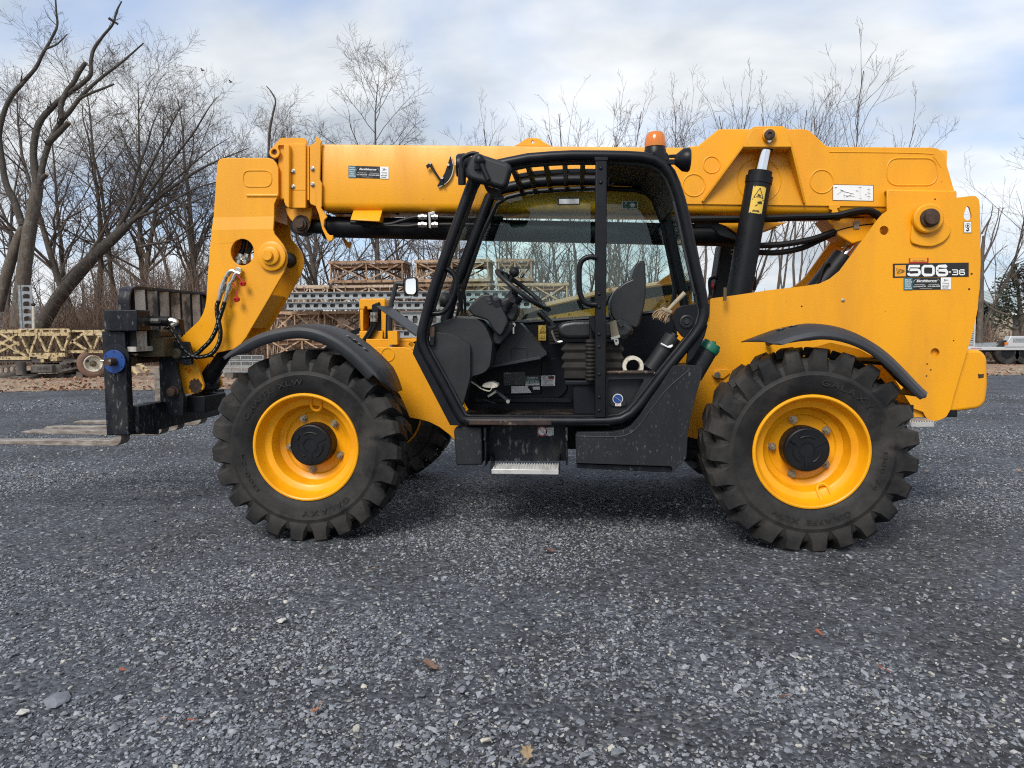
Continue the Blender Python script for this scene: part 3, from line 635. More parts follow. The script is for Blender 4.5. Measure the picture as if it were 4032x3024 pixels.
# ---- leaf litter on the verge and single leaves on the gravel
def litter():
    rr = random.Random(12); b = MB()
    for _ in range(9000):
        x = rr.uniform(-19, 17); f = rr.random()**1.5; y = vy(x)-.2+f*6.5
        if rr.random() > .45+.55*math.sin(x*.9+y*.7)**2 or (x > -2 and rr.random() > .45): continue
        s = rr.uniform(.035, .075); a = rr.uniform(0, 6.283); u = Vector((math.cos(a), math.sin(a), rr.gauss(0, .35)))*s; w = Vector((-math.sin(a), math.cos(a), rr.gauss(0, .35)))*s*.6; c = Vector((x, y, .012+rr.random()*.045))
        b.add([c-u, c-w*.9, c+u, c+w], [(0, 1, 2, 3)])
    stuff(obj('leaf_litter', b, 'dryleaf', None, flat=True))
    b = MB()
    for _ in range(5200):
        x = rr.uniform(-18, 17); y = vy(x)+rr.uniform(-.35, 2.4); h = rr.uniform(.03, .11); p = Vector((x, y, 0)); d = Vector((rr.gauss(0, .8), rr.gauss(0, .8), 1)); w = Vector((rr.gauss(0, 1), rr.gauss(0, .3), 0)).normalized()*.006
        b.add([p-w, p+w, p+d*h], [(0, 1, 2)])
    M['deadgrass'] = mat('dead_grass', (.42, .34, .22), .9, col2=(.30, .24, .15), nscale=2); stuff(obj('dead_grass', b, 'deadgrass', None, flat=True))
litter()
# loose stones along the yard edge are part of the gravel; single oak leaves lie on it
LEAF = [((67, 1036), 'pale tan oak leaf lying farthest forward of the front tyre', (.40, .27, .15), .11), ((315, 2585-1660+700), '', (0, 0, 0), 0)]
LEAVES = [(120, 1885, .12, (.42, .30, .17), 'large tan leaf on the gravel under the fork tips'), (2157, 2182, .12, (.23, .10, .05), 'curled brown oak leaf on the gravel between the wheels'), (1690, 2642, .12, (.22, .13, .09), 'grey brown leaf below and right of the front wheel'),
          (480, 2660, .05, (.36, .11, .05), 'small orange leaf scrap low on the left gravel'), (1245, 2820, .075, (.42, .20, .13), 'pinkish leaf scrap close to the camera left of centre'), (2080, 2990, .08, (.36, .25, .14), 'pale ragged leaf at the very bottom of the picture'), (625, 2862, .03, (.42, .25, .18), 'tiny pale pink leaf bit low on the left'),
          (750, 2860, .035, (.36, .09, .04), 'tiny red leaf bit beside the pale pink one'), (3220, 2507, .05, (.34, .09, .05), 'small red leaf on the gravel below the rear wheel'), (3465, 2650, .04, (.36, .08, .04), 'small red leaf scrap low right of the rear wheel'), (3078, 2768, .05, (.26, .08, .04), 'dark red leaf on the gravel well below the rear wheel'),
          (1455, 2258, .05, (.42, .28, .2), 'pale leaf just right below the front tyre'), (3655, 1865, .08, (.40, .27, .16), 'tan leaf right of the rear tyre'), (4015, 1862, .07, (.42, .25, .14), 'tan leaf at the right edge of the gravel')]
def ground_pt(u, v):
    d = _F+_R*((u-2016)/FPX)-_U*((v-1512)/FPX); t = -CAM.z/d.z; return CAM+d*t
for k, (u, v, s, c, lab) in enumerate(LEAVES):
    s *= .8; c = tuple(x*.8 for x in c); p = ground_pt(u, v); rr = random.Random(k); mk = 'leafcol%d' % k; M[mk] = mat('fallen_leaf_colour', c, .8, col2=tuple(x*.6 for x in c), nscale=40)
    pts = []
    for i in range(16): a = 2*math.pi*i/16; r = s*.5*(1 if i % 2 == 0 else .62)*rr.uniform(.85, 1.1); pts.append((r*math.cos(a), .72*r*math.sin(a)))
    b = MB(); vs = [(x, y, .012+.35*s*abs(y)/s+.1*s*math.sin(x/s*5)) for x, y in pts]+[(0, 0, .012)]
    b.add(vs, [(i, (i+1) % 16, 16) for i in range(16)]); b.tube([(-s*.5, 0, .014), (-s*.8, .02, .012)], .002, 4)
    o = obj('fallen_leaf', b, mk, None, flat=True); o.location = (p.x, p.y, .012); o.rotation_euler = (rr.uniform(-.2, .2), rr.uniform(-.2, .2), rr.uniform(0, 6)); tag(o, lab, 'leaf', 'fallen leaves on the gravel')
for (u, v, s, lab) in ((222, 2764, .12, 'large flat grey stone half sunk in the gravel low on the left'), (1110, 2455, .05, 'pale pebble larger than the gravel around it below the front wheel'), (88, 2820, .05, 'whitish angular stone near the bottom left'), (1820, 2730, .05, 'round grey stone low in the middle of the gravel')):
    p = ground_pt(u, v); bm = bmesh.new(); rr = random.Random(int(u))
    for _ in range(18):
        q = Vector((rr.gauss(0, 1), rr.gauss(0, 1), rr.gauss(0, 1))).normalized(); bm.verts.new((q.x*s*.55, q.y*s*.4, q.z*s*(.10 if s > .1 else .18)))
    bmesh.ops.convex_hull(bm, input=bm.verts); bmesh.ops.delete(bm, geom=[x for x in bm.verts if not x.link_faces], context='VERTS'); me = bpy.data.meshes.new('loose_stone'); bm.to_mesh(me); bm.free()
    if 'stone1' not in M: M['stone1'] = mat('grey_stone', (.17, .18, .205), .8, col2=(.12, .13, .15), nscale=20, bump=.3); M['stone2'] = mat('pale_stone', (.46, .45, .41), .8, col2=(.36, .35, .32), nscale=25, bump=.3)
    o = obj('loose_stone', me, 'stone1' if s > .1 or u == 1820 else 'stone2'); o.location = (p.x, p.y, .008 if s > .1 else .016); o.rotation_euler[2] = u; tag(o, lab, 'stone')
# ================================================================== stack of truss sections
def truss(L, H, D, y0, z0, x0, label, group, deck=True, ma='truss', rz=0, handles=True, bays=2):
    root = thing('truss_section', label, 'truss', (x0, y0, z0), group, rz)
    def part(n_, mb, mm=ma): 
        o = bpy.data.objects.new(n_, mb.mesh(n_, flat=True)); o.data.materials.append(M[mm]); COL.objects.link(o); o.parent = root; return o
    c = .075
    for z in (0, H-c):
        for y in (0, D-c): part('chord', MB().box(0, L, y, y+c, z, z+c))
        for x in (c*0, L-c): part('cross_rail', MB().box(x, x+c, c+.001, D-c-.001, z, z+c))
    if deck: part('deck_panel', MB().box(.03, L-.03, c+.004, D-c-.004, H-.20, H-.095), 'truss_deck')
    nv = bays+1
    for i in range(nv):
        x = .06+(L-.12)*i/(nv-1)
        for y in (c*.5, D-c*.5): part('post', MB().bar((x, y, c), (x, y, H-c), .04, .04))
    for i in range(bays):
        xa, xb = .06+(L-.12)*i/bays, .06+(L-.12)*(i+1)/bays
        for y, fl in ((c*.5-.001, 0), (D-c*.5, 1)):
            for s in ((0, 1) if (i+fl) % 2 == 0 or bays < 3 else (0,)):
                p, q = ((xa+.04, H-c), (xb-.04, c)) if s == 0 else ((xa+.04, c), (xb-.04, H-c)); part('brace', MB().bar((p[0], y+.012*s, p[1]), (q[0], y+.012*s, q[1]), .028, .04))
    for x in (.05, L-.05):
        for k in range(3):
            ya, yb = c+(D-2*c)*k/3, c+(D-2*c)*(k+1)/3; ym = (ya+yb)/2
            part('end_brace', MB().bar((x, ya, c), (x, ym, H-c), .03, .04)); part('end_brace', MB().bar((x, ym, H-c), (x, yb, c), .03, .04))
    if handles:
        for x in (L*.25, L*.72): part('handle', MB().tube([(x-.14, -.012, H-c), (x-.14, -.02, H-.20), (x+.14, -.02, H-.20), (x+.14, -.012, H-c)], .011, 5))
    return root
ys = 15.0
def X15(u): return gx(u, ys)
def Z15(v): return Q('S', (1500, v), ys).z
rows = [(1024, 1112, [(1300, 1595, 'topmost weathered truss section left of the cab pillar'), (1634, 1930, 'topmost truss section seen between the two cab front pillars'), (1956, 2100, 'short topmost truss section seen behind the steering wheel')]),
        (1119, 1214, [(1150, 1302, 'second tier truss section, end one beside the boom head'), (1308, 1600, 'second tier truss section under the topmost left one'), (1634, 1935, 'second tier truss section behind the cab front pillars'), (1956, 2240, 'second tier truss section reaching to the engine hood')]),
        (1222, 1318, [(1060, 1262, 'third tier truss section just above the front fender'), (1268, 1560, 'third tier truss section behind the yellow valve tower'), (1570, 1880, 'third tier truss section behind the front of the cab')]),
        (1326, 1424, [(1040, 1330, 'lowest tier truss section above the front tyre'), (1340, 1640, 'lowest tier truss section behind the front wheel')])]
for v0, v1, lst in rows:
    zt, zb = Z15(v0), Z15(v1)
    for (u0, u1, lab) in lst:
        truss(X15(u1)-X15(u0), zt-zb-.012, 1.15+rng.uniform(-.05, .05), ys+rng.uniform(-.06, .06), zb, X15(u0), lab, 'stacked truss sections behind the machine', ma=('truss', 'truss_rusty', 'truss_pale')[rng.randrange(3)], rz=rng.uniform(-.02, .02))
dz = Z15(1424)
for (u0, lab) in ((1075, 'grey steel support block under the truss stack nearest the boom head'), (1300, 'grey steel support block under the middle of the truss stack'), (1560, 'grey steel support block under the truss stack end behind the cab')):
    x = X15(u0); o = thing('support_block', lab, 'block', (x, ys, 0), 'support blocks under the truss stack')
    b = MB().box(x, x+.35, ys+.1, ys+1.0, 0, dz); obj('block', b, 'grime', o)
# galvanised slotted beams in two rows in front of the second tier
yg = 14.6
def gbeam(u0, u1, v0, v1, y, label):
    x0, x1 = gx(u0, y), gx(u1, y); zt, zb = Q('S', (1500, v0), y).z, Q('S', (1500, v1), y).z; h = zt-zb; L = x1-x0; n = int(L/.235)
    o = thing('slotted_beam', label, 'steel beam', (x0, y, zb), 'galvanised slotted beams in the stack')
    hs = []
    for i in range(n):
        cx = x0+L*(i+.5)/n; hs.append([(cx-.075, zb+h*.5), (cx-.055, zb+h*.74), (cx+.055, zb+h*.74), (cx+.080, zb+h*.5), (cx+.06, zb+h*.27), (cx-.06, zb+h*.27)])
    obj('web', MB().prism([(x0, zb+.012), (x1, zb+.012), (x1, zt-.012), (x0, zt-.012)], y, y+.008, hs), 'galv', o, flat=True)
    obj('channel_shade_back', MB().box(x0+.01, x1-.01, y+.07, y+.08, zb+.02, zt-.02), 'grime', o)  # dark plate added behind the holes, puts in the shade of the interior
    for z in (zb, zt-.018): obj('flange', MB().box(x0, x1, y-.07, y+.02, z, z+.018), 'galv', o)
    return o
gbeam(1120, 1620, 1148, 1176, yg, 'upper slotted galvanised beam between boom head and cab pillar'); gbeam(1622, 2110, 1148, 1178, yg, 'upper slotted galvanised beam behind the cab windscreen')
gbeam(1132, 1560, 1187, 1217, yg, 'lower slotted galvanised beam between boom head and valve tower'); gbeam(1562, 2090, 1188, 1218, yg, 'lower slotted galvanised beam behind the cab windscreen')
o = gbeam(1580, 1800, 1228, 1290, 14.3, 'short deep galvanised beam piece below the two slotted rows behind the cab pillar')
o = gbeam(1540, 1660, 1300, 1330, 14.3, 'stubby galvanised beam piece showing under the sloping grey plate')
# silver mesh panels on the ground left of the front tyre
yp = 14.2; x0, x1 = gx(855, yp), gx(1040, yp)
for k, lab in enumerate(('lowest of the silver mesh panels piled left of the front tyre', 'middle one of the silver mesh panels piled left of the front tyre', 'top one of the silver mesh panels piled left of the front tyre')):
    z0 = .17+k*.17; o = thing('mesh_panel', lab, 'mesh panel', (x0, yp, z0), 'silver mesh panels piled on the ground')
    b = MB(); xw = x1-.03*k
    obj('panel_frame', MB().box(x0, xw, yp, yp+.03, z0, z0+.03).box(x0, xw, yp, yp+.03, z0+.12, z0+.15), 'galv', o)
    for i in range(5): xx = x0+(xw-x0)*i/4; obj('stile', MB().box(xx-.015, xx+.015, yp-.004, yp+.034, z0, z0+.15), 'galv', o)
    b = MB()
    for i in range(40): xx = x0+(xw-x0)*i/40; b.bar((xx, yp+.015, z0+.03), (xx+.06, yp+.015, z0+.12), .005, .005); b.bar((xx+.06, yp+.02, z0+.03), (xx, yp+.02, z0+.12), .005, .005)
    stuff(obj('wire_mesh', b, 'galv', o, flat=True))
for u in (880, 1010): x = gx(u, yp); o = thing('timber_skid', 'dark timber skid under the mesh panels, '+('outer end' if u < 900 else 'end next to the tyre'), 'timber', (x, yp, 0)); obj('skid', MB().box(x, x+.25, yp-.05, yp+.9, 0, .165), 'grime', o)
# ================================================================== old crane base on the left
yk = 14.2
cr0 = thing('crane_base', 'faded yellow lattice crane base standing on dark steel rails at the wood edge', 'crane base', (gx(150, yk), yk, 0))
def kz(v, y=yk): return Q('K', (500, v), y).z
def kx(u, y=yk): return Q('K', (u, 900), y).x
def kbar(n_, p, q, y, w=.06, h=.06, ma='truss_yellow', y2=None): return obj(n_, MB().bar(Q('K', p, y), Q('K', q, y if y2 is None else y2), w, h), ma, cr0, flat=True)
# left bay
obj('top_chord', MB().box(kx(-260), kx(262), yk, yk+.09, kz(702), kz(655)), 'truss_yellow', cr0); obj('bottom_chord', MB().box(kx(-260), kx(385), yk, yk+.09, kz(1052), kz(1008)), 'truss_yellow', cr0)
for p, q in (((-240, 1000), (235, 712)), ((-200, 712), (355, 1005)), ((-30, 960), (250, 820)), ((0, 700), (260, 860))): kbar('brace', p, q, yk+.03+.02*(p[1] > 900), .05, .06)
# middle bay
obj('top_chord', MB().box(kx(262), kx(920), yk-.05, yk+.04, kz(738), kz(692)), 'truss_yellow', cr0); obj('bottom_chord', MB().box(kx(388), kx(860), yk-.05, yk+.04, kz(1010), kz(960)), 'truss_yellow', cr0)
obj('top_rail', MB().box(kx(262), kx(920), yk-.03, yk+.02, kz(660), kz(644)), 'truss_yellow', cr0)
for u in (262, 372, 470, 545, 665, 815, 900): obj('rail_block', MB().box(kx(u), kx(u+42), yk-.045, yk+.02, kz(692), kz(660)), 'truss_yellow', cr0)
W_ = [(275, 742), (385, 965), (490, 742), (618, 955), (710, 735), (830, 945), (905, 725)]
for p, q in ((W_[0], W_[1]), ((400, 965), (485, 742)), ((510, 742), (608, 952)), ((632, 952), (708, 735)), ((728, 735), (822, 938)), ((840, 930), (908, 725))): kbar('brace', p, q, yk-.02, .055, .06)
# third bay
obj('top_chord', MB().box(kx(1090), kx(1480), yk, yk+.08, kz(735), kz(695)), 'truss_yellow', cr0); obj('bottom_chord', MB().box(kx(860), kx(1480), yk+.1, yk+.18, kz(965), kz(930)), 'truss_yellow', cr0); obj('top_rail', MB().box(kx(925), kx(1480), yk+.02, yk+.06, kz(690), kz(665)), 'truss_yellow', cr0)
for u in (1095, 1190, 1290, 1400): obj('rail_block', MB().box(kx(u), kx(u+34), yk, yk+.06, kz(695), kz(665)), 'truss_yellow', cr0)
for p, q in (((885, 860), (1085, 712)), ((940, 800), (1130, 920)), ((1110, 735), (1205, 905)), ((1230, 905), (1295, 738)), ((1318, 735), (1400, 920)), ((1420, 920), (1480, 740))): kbar('brace', p, q, yk+.03, .05, .06)
# the lattice behind
rr = random.Random(77)
for k in range(16):
    u = -200+k*105; y_ = yk+.7+.5*(k % 2); kbar('brace', (u, 720), (u+120*(1 if k % 2 else -1), 950), y_, .05, .055)
for z in (700, 960): obj('rear_chord', MB().box(kx(-260), kx(1480), yk+1.25, yk+1.33, kz(z+30), kz(z)), 'truss_yellow', cr0)
obj('deck', MB().box(kx(-260), kx(1480), yk+.15, yk+1.24, kz(690), kz(675)), 'truss_deck', cr0)
obj('undertray', MB().box(kx(-260), kx(1100), yk+.05, yk+1.2, kz(1085), kz(1055)), 'grime', cr0)
def railbeam(p, q, y, y2, n):
    a, b_ = Q('K', p, y), Q('K', q, y2); d = b_-a; h = .26
    mb = MB(); L = d.length; hs = [[(L*(i+.6)/n+.07*math.cos(t), h*.5+.08*math.sin(t)) for t in [2*math.pi*j/10 for j in range(10)]] for i in range(n)]
    mb.prism([(0, 0), (L, 0), (L, h), (0, h)], -.02, .02, hs); dx = d.normalized()
    mb.v = [tuple(a+dx*x+Vector((-dx.y, dx.x, 0))*y_+Vector((0, 0, z-h*.5))) for x, y_, z in mb.v]; obj('rail_beam', mb, 'grime', cr0, flat=True)
railbeam((-200, 1220), (330, 1150), yk-.2, yk-.1, 7); railbeam((780, 1150), (1100, 1090), yk-.1, yk+.2, 5)
obj('swivel_drum', MB().lathe((kx(620), yk+.45, kz(1220)), [(.62, 0), (.62, kz(1110)-kz(1220))], 32, (0, 0, 1)), 'grime', cr0)
bp2 = obj('base_block', MB().box(kx(465), kx(745), yk-.25, yk-.1, kz(1215), kz(1115)), 'grime', cr0, .02)
b = MB(); decal_text(b, 'DENNU', 'K', 485, 1150, 640, 1185, yk-.254, bold=.0); obj('lettering', b, 'decal_black', bp2, flat=True)
for (u0, v0, u1, v1) in ((515, 1035, 660, 1005), (690, 1065, 775, 1010), (560, 1080, 600, 1030)): obj('cross_plate', MB().box(kx(u0), kx(u1), yk-.12, yk+.1, kz(v0), kz(v1)), 'truss_yellow', cr0)
obj('jack_post', MB().lathe((kx(365), yk-.3, kz(1235)), [(.13, 0), (.13, kz(1070)-kz(1235))], 20, (0, 0, 1)), 'grime', cr0); obj('jack_foot', MB().box(kx(300), kx(520), yk-.55, yk-.1, 0, kz(1255)), 'grime', cr0, .01)
obj('ground_skid', MB().box(kx(-260), kx(1050), yk+.2, yk+.5, 0, kz(1250)), 'grime', cr0)
for u in (100, 700, 950): obj('foot_block', MB().box(kx(u), kx(u+80), yk+.1, yk+.9, 0, kz(1210)), 'grime', cr0)
# axle with tyre
ya = 14.5; wc_ = Q('K', (1215, 1098), ya); ax_ = Vector((.62, -.78, 0)).normalized()
wt = thing('trailer_wheel', 'dusty brown spare axle tyre with cream rim next to the yellow crane base', 'wheel', (wc_.x, ya, 0))
rw = wc_.z-.0; obj('tyre', MB().lathe(wc_-ax_*.13, [(rw*.55, 0), (rw*.62, -.02), (rw*.85, -.025), (rw*.97, .01), (rw, .05), (rw, .095), (rw*.985, .10), (rw*.985, .108), (rw, .113), (rw, .155), (rw*.985, .16), (rw*.985, .168), (rw, .173), (rw, .22), (rw*.97, .255), (rw*.85, .285), (rw*.62, .28), (rw*.55, .26)], 40, ax_, caps=False), 'rubber_old', wt)
obj('rim', MB().lathe(wc_+ax_*.125, [(rw*.60, .02), (rw*.56, .035), (rw*.50, .02), (rw*.44, -.05), (rw*.20, -.06), (.01, -.06)], 32, ax_, caps=False), 'cream', wt); obj('hub', MB().lathe(wc_+ax_*.06, [(.085, 0), (.085, .06), (.06, .1), (.03, .11), (.03, .45)], 18, ax_), 'rustpale', wt)
# slotted galvanised column and post standing on the base
yc2 = 14.8; zb_ = kz(655, yc2)
gcx = [Q('K', p, yc2) for p in ((212, 645), (290, 645), (405, 645))]; gct = Q('K', (290, 75), yc2).z
col_ = thing('slotted_column', 'upright galvanised column with rows of arched holes on the crane base', 'steel column', (gcx[1].x, yc2, zb_))
def slot_face(name, a, b_, n, w):
    d = b_-a; L = math.hypot(d.x, d.y); H = gct-zb_; dx = Vector((d.x, d.y, 0))/L; hs = []
    for i in range(n):
        cz = H*(i+.5)/n; hh = H/n*.31; hs.append([(L/2-L*w, cz-hh), (L/2+L*w, cz-hh), (L/2+L*w, cz+hh*.5), (L/2+L*w*.5, cz+hh), (L/2-L*w*.5, cz+hh), (L/2-L*w, cz+hh*.5)])
    mb = MB().prism([(0, 0), (L, 0), (L, H), (0, H)], -.008, .008, hs); nx_ = Vector((-dx.y, dx.x, 0)); mb.v = [tuple(Vector((a.x, a.y, zb_))+dx*x+nx_*y_+Vector((0, 0, z))) for x, y_, z in mb.v]; return obj(name, mb, 'galv', col_, flat=True)
f0 = Vector((gcx[0].x, yc2+.16, 0)); f1 = Vector((gcx[1].x, yc2, 0)); f2 = Vector((gcx[2].x, yc2+.13, 0))
slot_face('flange', f0, f1, 6, .26); slot_face('web', f1, f2, 6, .30); obj('corner_rib', MB().tube([(f1.x, f1.y-.005, zb_), (f1.x, f1.y-.005, gct)], .03, 10), 'galv', col_)
obj('base_plate', MB().box(f0.x-.05, f2.x+.08, yc2-.1, yc2+.3, zb_-.03, zb_-.002), 'black', col_)
q0 = Q('K', (442, 645), yc2); q1 = Q('K', (436, 330), yc2); pr = thing('valve_post', 'thin pale post with a dark cap beside the slotted column', 'post', (q0.x, yc2, q0.z)); obj('post', MB().cyl(q0, q1, .035, 10, .03), 'cream', pr); obj('cap', MB().ball(q1, .07, .06, .05, 10, 6), 'black', pr)
# yellow scraps of lattice lying right of the carriage
for k, (p, q, lab) in enumerate((((835, 880), (905, 950), 'short yellow lattice bar leaning on the ground behind the fork carriage'), ((890, 870), (965, 935), 'second yellow lattice bar on the ground behind the fork carriage, right one'))):
    a, c = Q('A', p, 13.8), Q('A', q, 13.6); o = thing('lattice_bar', lab, 'steel bar', (c.x, 13.6, 0)); obj('bar', MB().bar(a, c, .09, .09), 'truss_yellow', o)
# ================================================================== far right: flat trailer and building
yt = 21.5
JX = lambda u, y=yt: Q('J', (u, 1300), y).x
JZ = lambda v, y=yt: Q('J', (900, v), y).z
tr_ = thing('flat_trailer', 'silver aluminium flatbed trailer with tandem wheels parked beyond the rear of the machine', 'trailer', (JX(900), yt, 0))
obj('deck', MB().box(JX(535), JX(1700), yt, yt+2.1, JZ(1350), JZ(1318)), 'trailer', tr_, .01); obj('deck_top', MB().box(JX(600), JX(1690), yt+.1, yt+2.0, JZ(1317), JZ(1285)), 'galv', tr_)
obj('underframe', MB().box(JX(560), JX(1700), yt+.2, yt+1.9, JZ(1372), JZ(1352)), 'black', tr_)
obj('wheel_arch', MB().prism([(JX(905), JZ(1317)), (JX(962), JZ(1210)), (JX(1700), JZ(1210)), (JX(1700), JZ(1317))], yt-.03, yt+.3), 'trailer', tr_, .01)
obj('arch_panel', MB().box(JX(985), JX(1690), yt-.04, yt-.031, JZ(1272), JZ(1232)), 'galv', tr_)
q = Q('J', (925, 1283), yt-.05); obj('marker_lamp', MB().box(q.x-.06, q.x+.06, yt-.06, yt-.031, q.z-.04, q.z+.04), 'orange', tr_)
for u in (935, 1122):
    c = Q('J', (u, 1372), yt+.1); rw = c.z; w_ = obj('wheel', MB().lathe((c.x, yt+.08, rw), [(rw*.5, 0), (rw*.62, -.03), (rw*.95, -.03), (rw, .01), (rw, .20), (rw*.9, .22)], 30), 'rubber', tr_)
    obj('rim', MB().lathe((c.x, yt+.075, rw), [(rw*.55, 0), (rw*.5, -.01), (rw*.4, .03), (.05, .02)], 20), 'black', w_)
obj('ramp_post', MB().box(JX(598), JX(612), yt+.02, yt+.08, JZ(1318), JZ(1035)), 'trailer', tr_)
obj('ramp_post', MB().box(JX(430), JX(444), yt+.9, yt+.96, JZ(1318), JZ(1035)), 'trailer', tr_)
for k in range(12): z = JZ(1310-k*23); obj('ramp_slat', MB().bar((JX(437), yt+.93, z), (JX(600), yt+.05, z), .03, .05), 'trailer', tr_)
b = MB(); decal_text(b, 'SPORT HAVEN', 'J', 572, 1326, 678, 1342, yt-.003, shear=.25, bold=.02); obj('lettering', b, 'red', tr_, flat=True)
yb_ = 44.; bx0_, bx1_ = Q('J', (520, 900), yb_).x, Q('J', (1500, 900), yb_).x; zr = Q('J', (900, 748), yb_).z; ze = Q('J', (900, 965), yb_-5).z
bd_ = thing('shed_building', 'low industrial shed with pale green metal roof far beyond the trailer', 'building', (bx0_, yb_, 0))
b = MB(); b.add([(bx0_, yb_-5, ze), (bx1_, yb_-5, ze), (bx1_, yb_+1, zr), (bx0_, yb_+1, zr), (bx0_, yb_+7, ze), (bx1_, yb_+7, ze)], [(0, 1, 2, 3), (3, 2, 5, 4)]); rf = obj('roof', b, 'roofing', bd_, flat=True, solid=.08)
for k in range(14): x = bx0_+(bx1_-bx0_)*k/13; obj('roof_seam', MB().bar((x, yb_-5, ze+.05), (x, yb_+1, zr+.05), .06, .05), 'roofing', rf)
obj('wall', MB().box(bx0_+.2, Q('J', (770, 900), yb_-4.8).x, yb_-4.8, yb_+6.8, 0, ze-.06), 'wallbeige', bd_); obj('wall', MB().box(Q('J', (770, 900), yb_-4.8).x, bx1_-.2, yb_-4.7, yb_+6.8, 0, ze-.06), 'walldark', bd_)
obj('fascia', MB().box(bx0_, bx1_, yb_-5.06, yb_-4.99, ze-.18, ze+.02), 'white', bd_)
# ---- two birds
for (u, v, lab) in ((1017, 355, 'tiny dark bird flying high left of the other bird'), (1158, 413, 'tiny dark bird flying lower and nearer the boom head')):
    p = Q('H', (u, v), 60); o = thing('bird', lab, 'bird', tuple(p), 'birds in the sky')
    obj('body', MB().ball(p, .13, .06, .05, 10, 6), 'birdm', o)
    obj('wing', MB().add([p+Vector((-.05, 0, .02)), p+Vector((.06, 0, .02)), p+Vector((.03, -.15, .16)), p+Vector((-.06, -.28, .12))], [(0, 1, 2, 3)]), 'birdm', o, solid=.01); obj('wing', MB().add([p+Vector((-.05, 0, .02)), p+Vector((.06, 0, .02)), p+Vector((.05, .15, .16)), p+Vector((-.02, .28, .10))], [(0, 1, 2, 3)]), 'birdm', o, solid=.01)
    obj('tail', MB().add([p+Vector((.1, -.02, 0)), p+Vector((.22, -.05, .01)), p+Vector((.22, .05, .01)), p+Vector((.1, .02, 0))], [(0, 1, 2, 3)]), 'birdm', o, solid=.01)
# ================================================================== the machine
T = thing('telehandler', 'big yellow telescopic handler with an open black cab and forks, parked on the gravel', 'telehandler', (1.6, 0, 0))
WB = 3.19; HUBZ = .62
# ---- wheels
def tyre_mb():
    b = MB(); half = [(.345, -.150), (.36, -.166), (.40, -.180), (.455, -.187), (.475, -.191), (.483, -.187), (.52, -.184), (.552, -.172), (.573, -.142), (.578, -.08), (.580, 0)]
    prof = half+[(r, -y) for r, y in reversed(half[:-1])]
    b.lathe((0, 0, 0), prof, 92, (0, 1, 0), caps=False)
    N = 23
    st = [((.500, .1855), (.506, .1870), .128, .118, 0), ((.535, .178), (.548, .194), .118, .078, 0.0), ((.572, .150), (.612, .188), .108, .064, .005),
          ((.580, .13), (.636, .160), .098, .060, .015), ((.582, .08), (.639, .095), .090, .056, .06), ((.588, 0), (.639, .0), .080, .056, .135), ((.588, -.03), (.632, -.02), .07, .05, .16)]
    for s in (-1, 1):
        for i in range(N):
            a0 = 2*math.pi*(i+(.5 if s > 0 else 0))/N; vs = []
            for (ri, yi), (ro, yo), hb, ht, sk in st:
                for (r, y, h) in ((ri, yi, -hb), (ro, yo, -ht), (ro, yo, ht), (ri, yi, hb)):
                    a = a0+sk*s+h; 
                    vs.append((r*math.cos(a), s*y, r*math.sin(a)))
            fs = []
            for j in range(len(st)-1):
                for k in range(3):
                    q = (j*4+k, j*4+k+1, j*4+4+k+1, j*4+4+k); fs.append(q if s > 0 else tuple(reversed(q)))
            fs.append((0, 1, 2, 3)); e = (len(st)-1)*4; fs.append((e+3, e+2, e+1, e))
            b.add(vs, fs)
    return b
def curved_text(mb, t, r, mid, span, h, y):
    total = 0; items = []
    for ch in t:
        if ch == ' ': items.append((None, .5)); total += .5; continue
        v, f = text_geo(ch, .012); w = max(a[0] for a in v)-min(a[0] for a in v)+.12; items.append(((v, f), w)); total += w
    pos = 0
    for it, w in items:
        a = mid+span/2-span*(pos+w/2)/total; pos += w
        if it is None: continue
        v, f = it; xa = min(p[0] for p in v); xb = max(p[0] for p in v); vs = []
        sx = span*r/total
        for p in v:
            X = (p[0]-(xa+xb)/2)*sx; Z = p[1]/.72*h
            ra = r+Z-h/2; ang = a-X/r
            vs.append((ra*math.cos(ang), y, ra*math.sin(ang)))
        mb.add(vs, f)
tyre_me = tyre_mb().mesh('tyre', 30); tyre_me.materials.append(M['rubber'])
rim_b = MB().lathe((0, 0, 0), [(.338, -.120), (.349, -.150), (.355, -.163), (.351, -.170), (.342, -.172), (.335, -.168), (.331, -.155), (.326, -.135), (.318, -.105), (.306, -.085), (.283, -.078),
      (.268, -.070), (.262, -.045), (.255, -.015), (.247, .012), (.228, .024), (.212, .030), (.206, .042), (.200, .045), (.13, .045), (.12, .07), (.31, .08), (.33, .12), (.349, .150), (.355, .163), (.342, .17), (.325, .14), (.30, .08), (.1, .075)], 72, caps=False)
rim_me = rim_b.mesh('rim', 40); rim_me.materials.append(M['yellow_rim'])
hub_b = MB().lathe((0, 0, 0), [(.142, .05), (.142, -.055), (.140, -.058), (.140, -.066), (.136, -.074), (.128, -.078), (.128, -.076), (.052, -.076), (.050, -.080), (.046, -.080), (.044, -.074), (.0005, -.074)], 48)
for k in range(3):                              # raised webs on the hub cover
    a = 2*math.pi*k/3+.5
    hub_b.bar((.05*math.cos(a), -.077, .05*math.sin(a)), (.125*math.cos(a), -.077, .125*math.sin(a)), .022, .008, (0, 1, 0))
    a2 = a+math.pi/3
    hub_b.tube([(.085*math.cos(a2+q), -.077, .085*math.sin(a2+q)) for q in (-.55, -.3, 0, .3, .55)], .006, 6)
hub_b.cyl((-.085, -.07, .055), (-.085, -.09, .055), .014, 8)
hub_me = hub_b.mesh('hub', 30); hub_me.materials.append(M['black'])
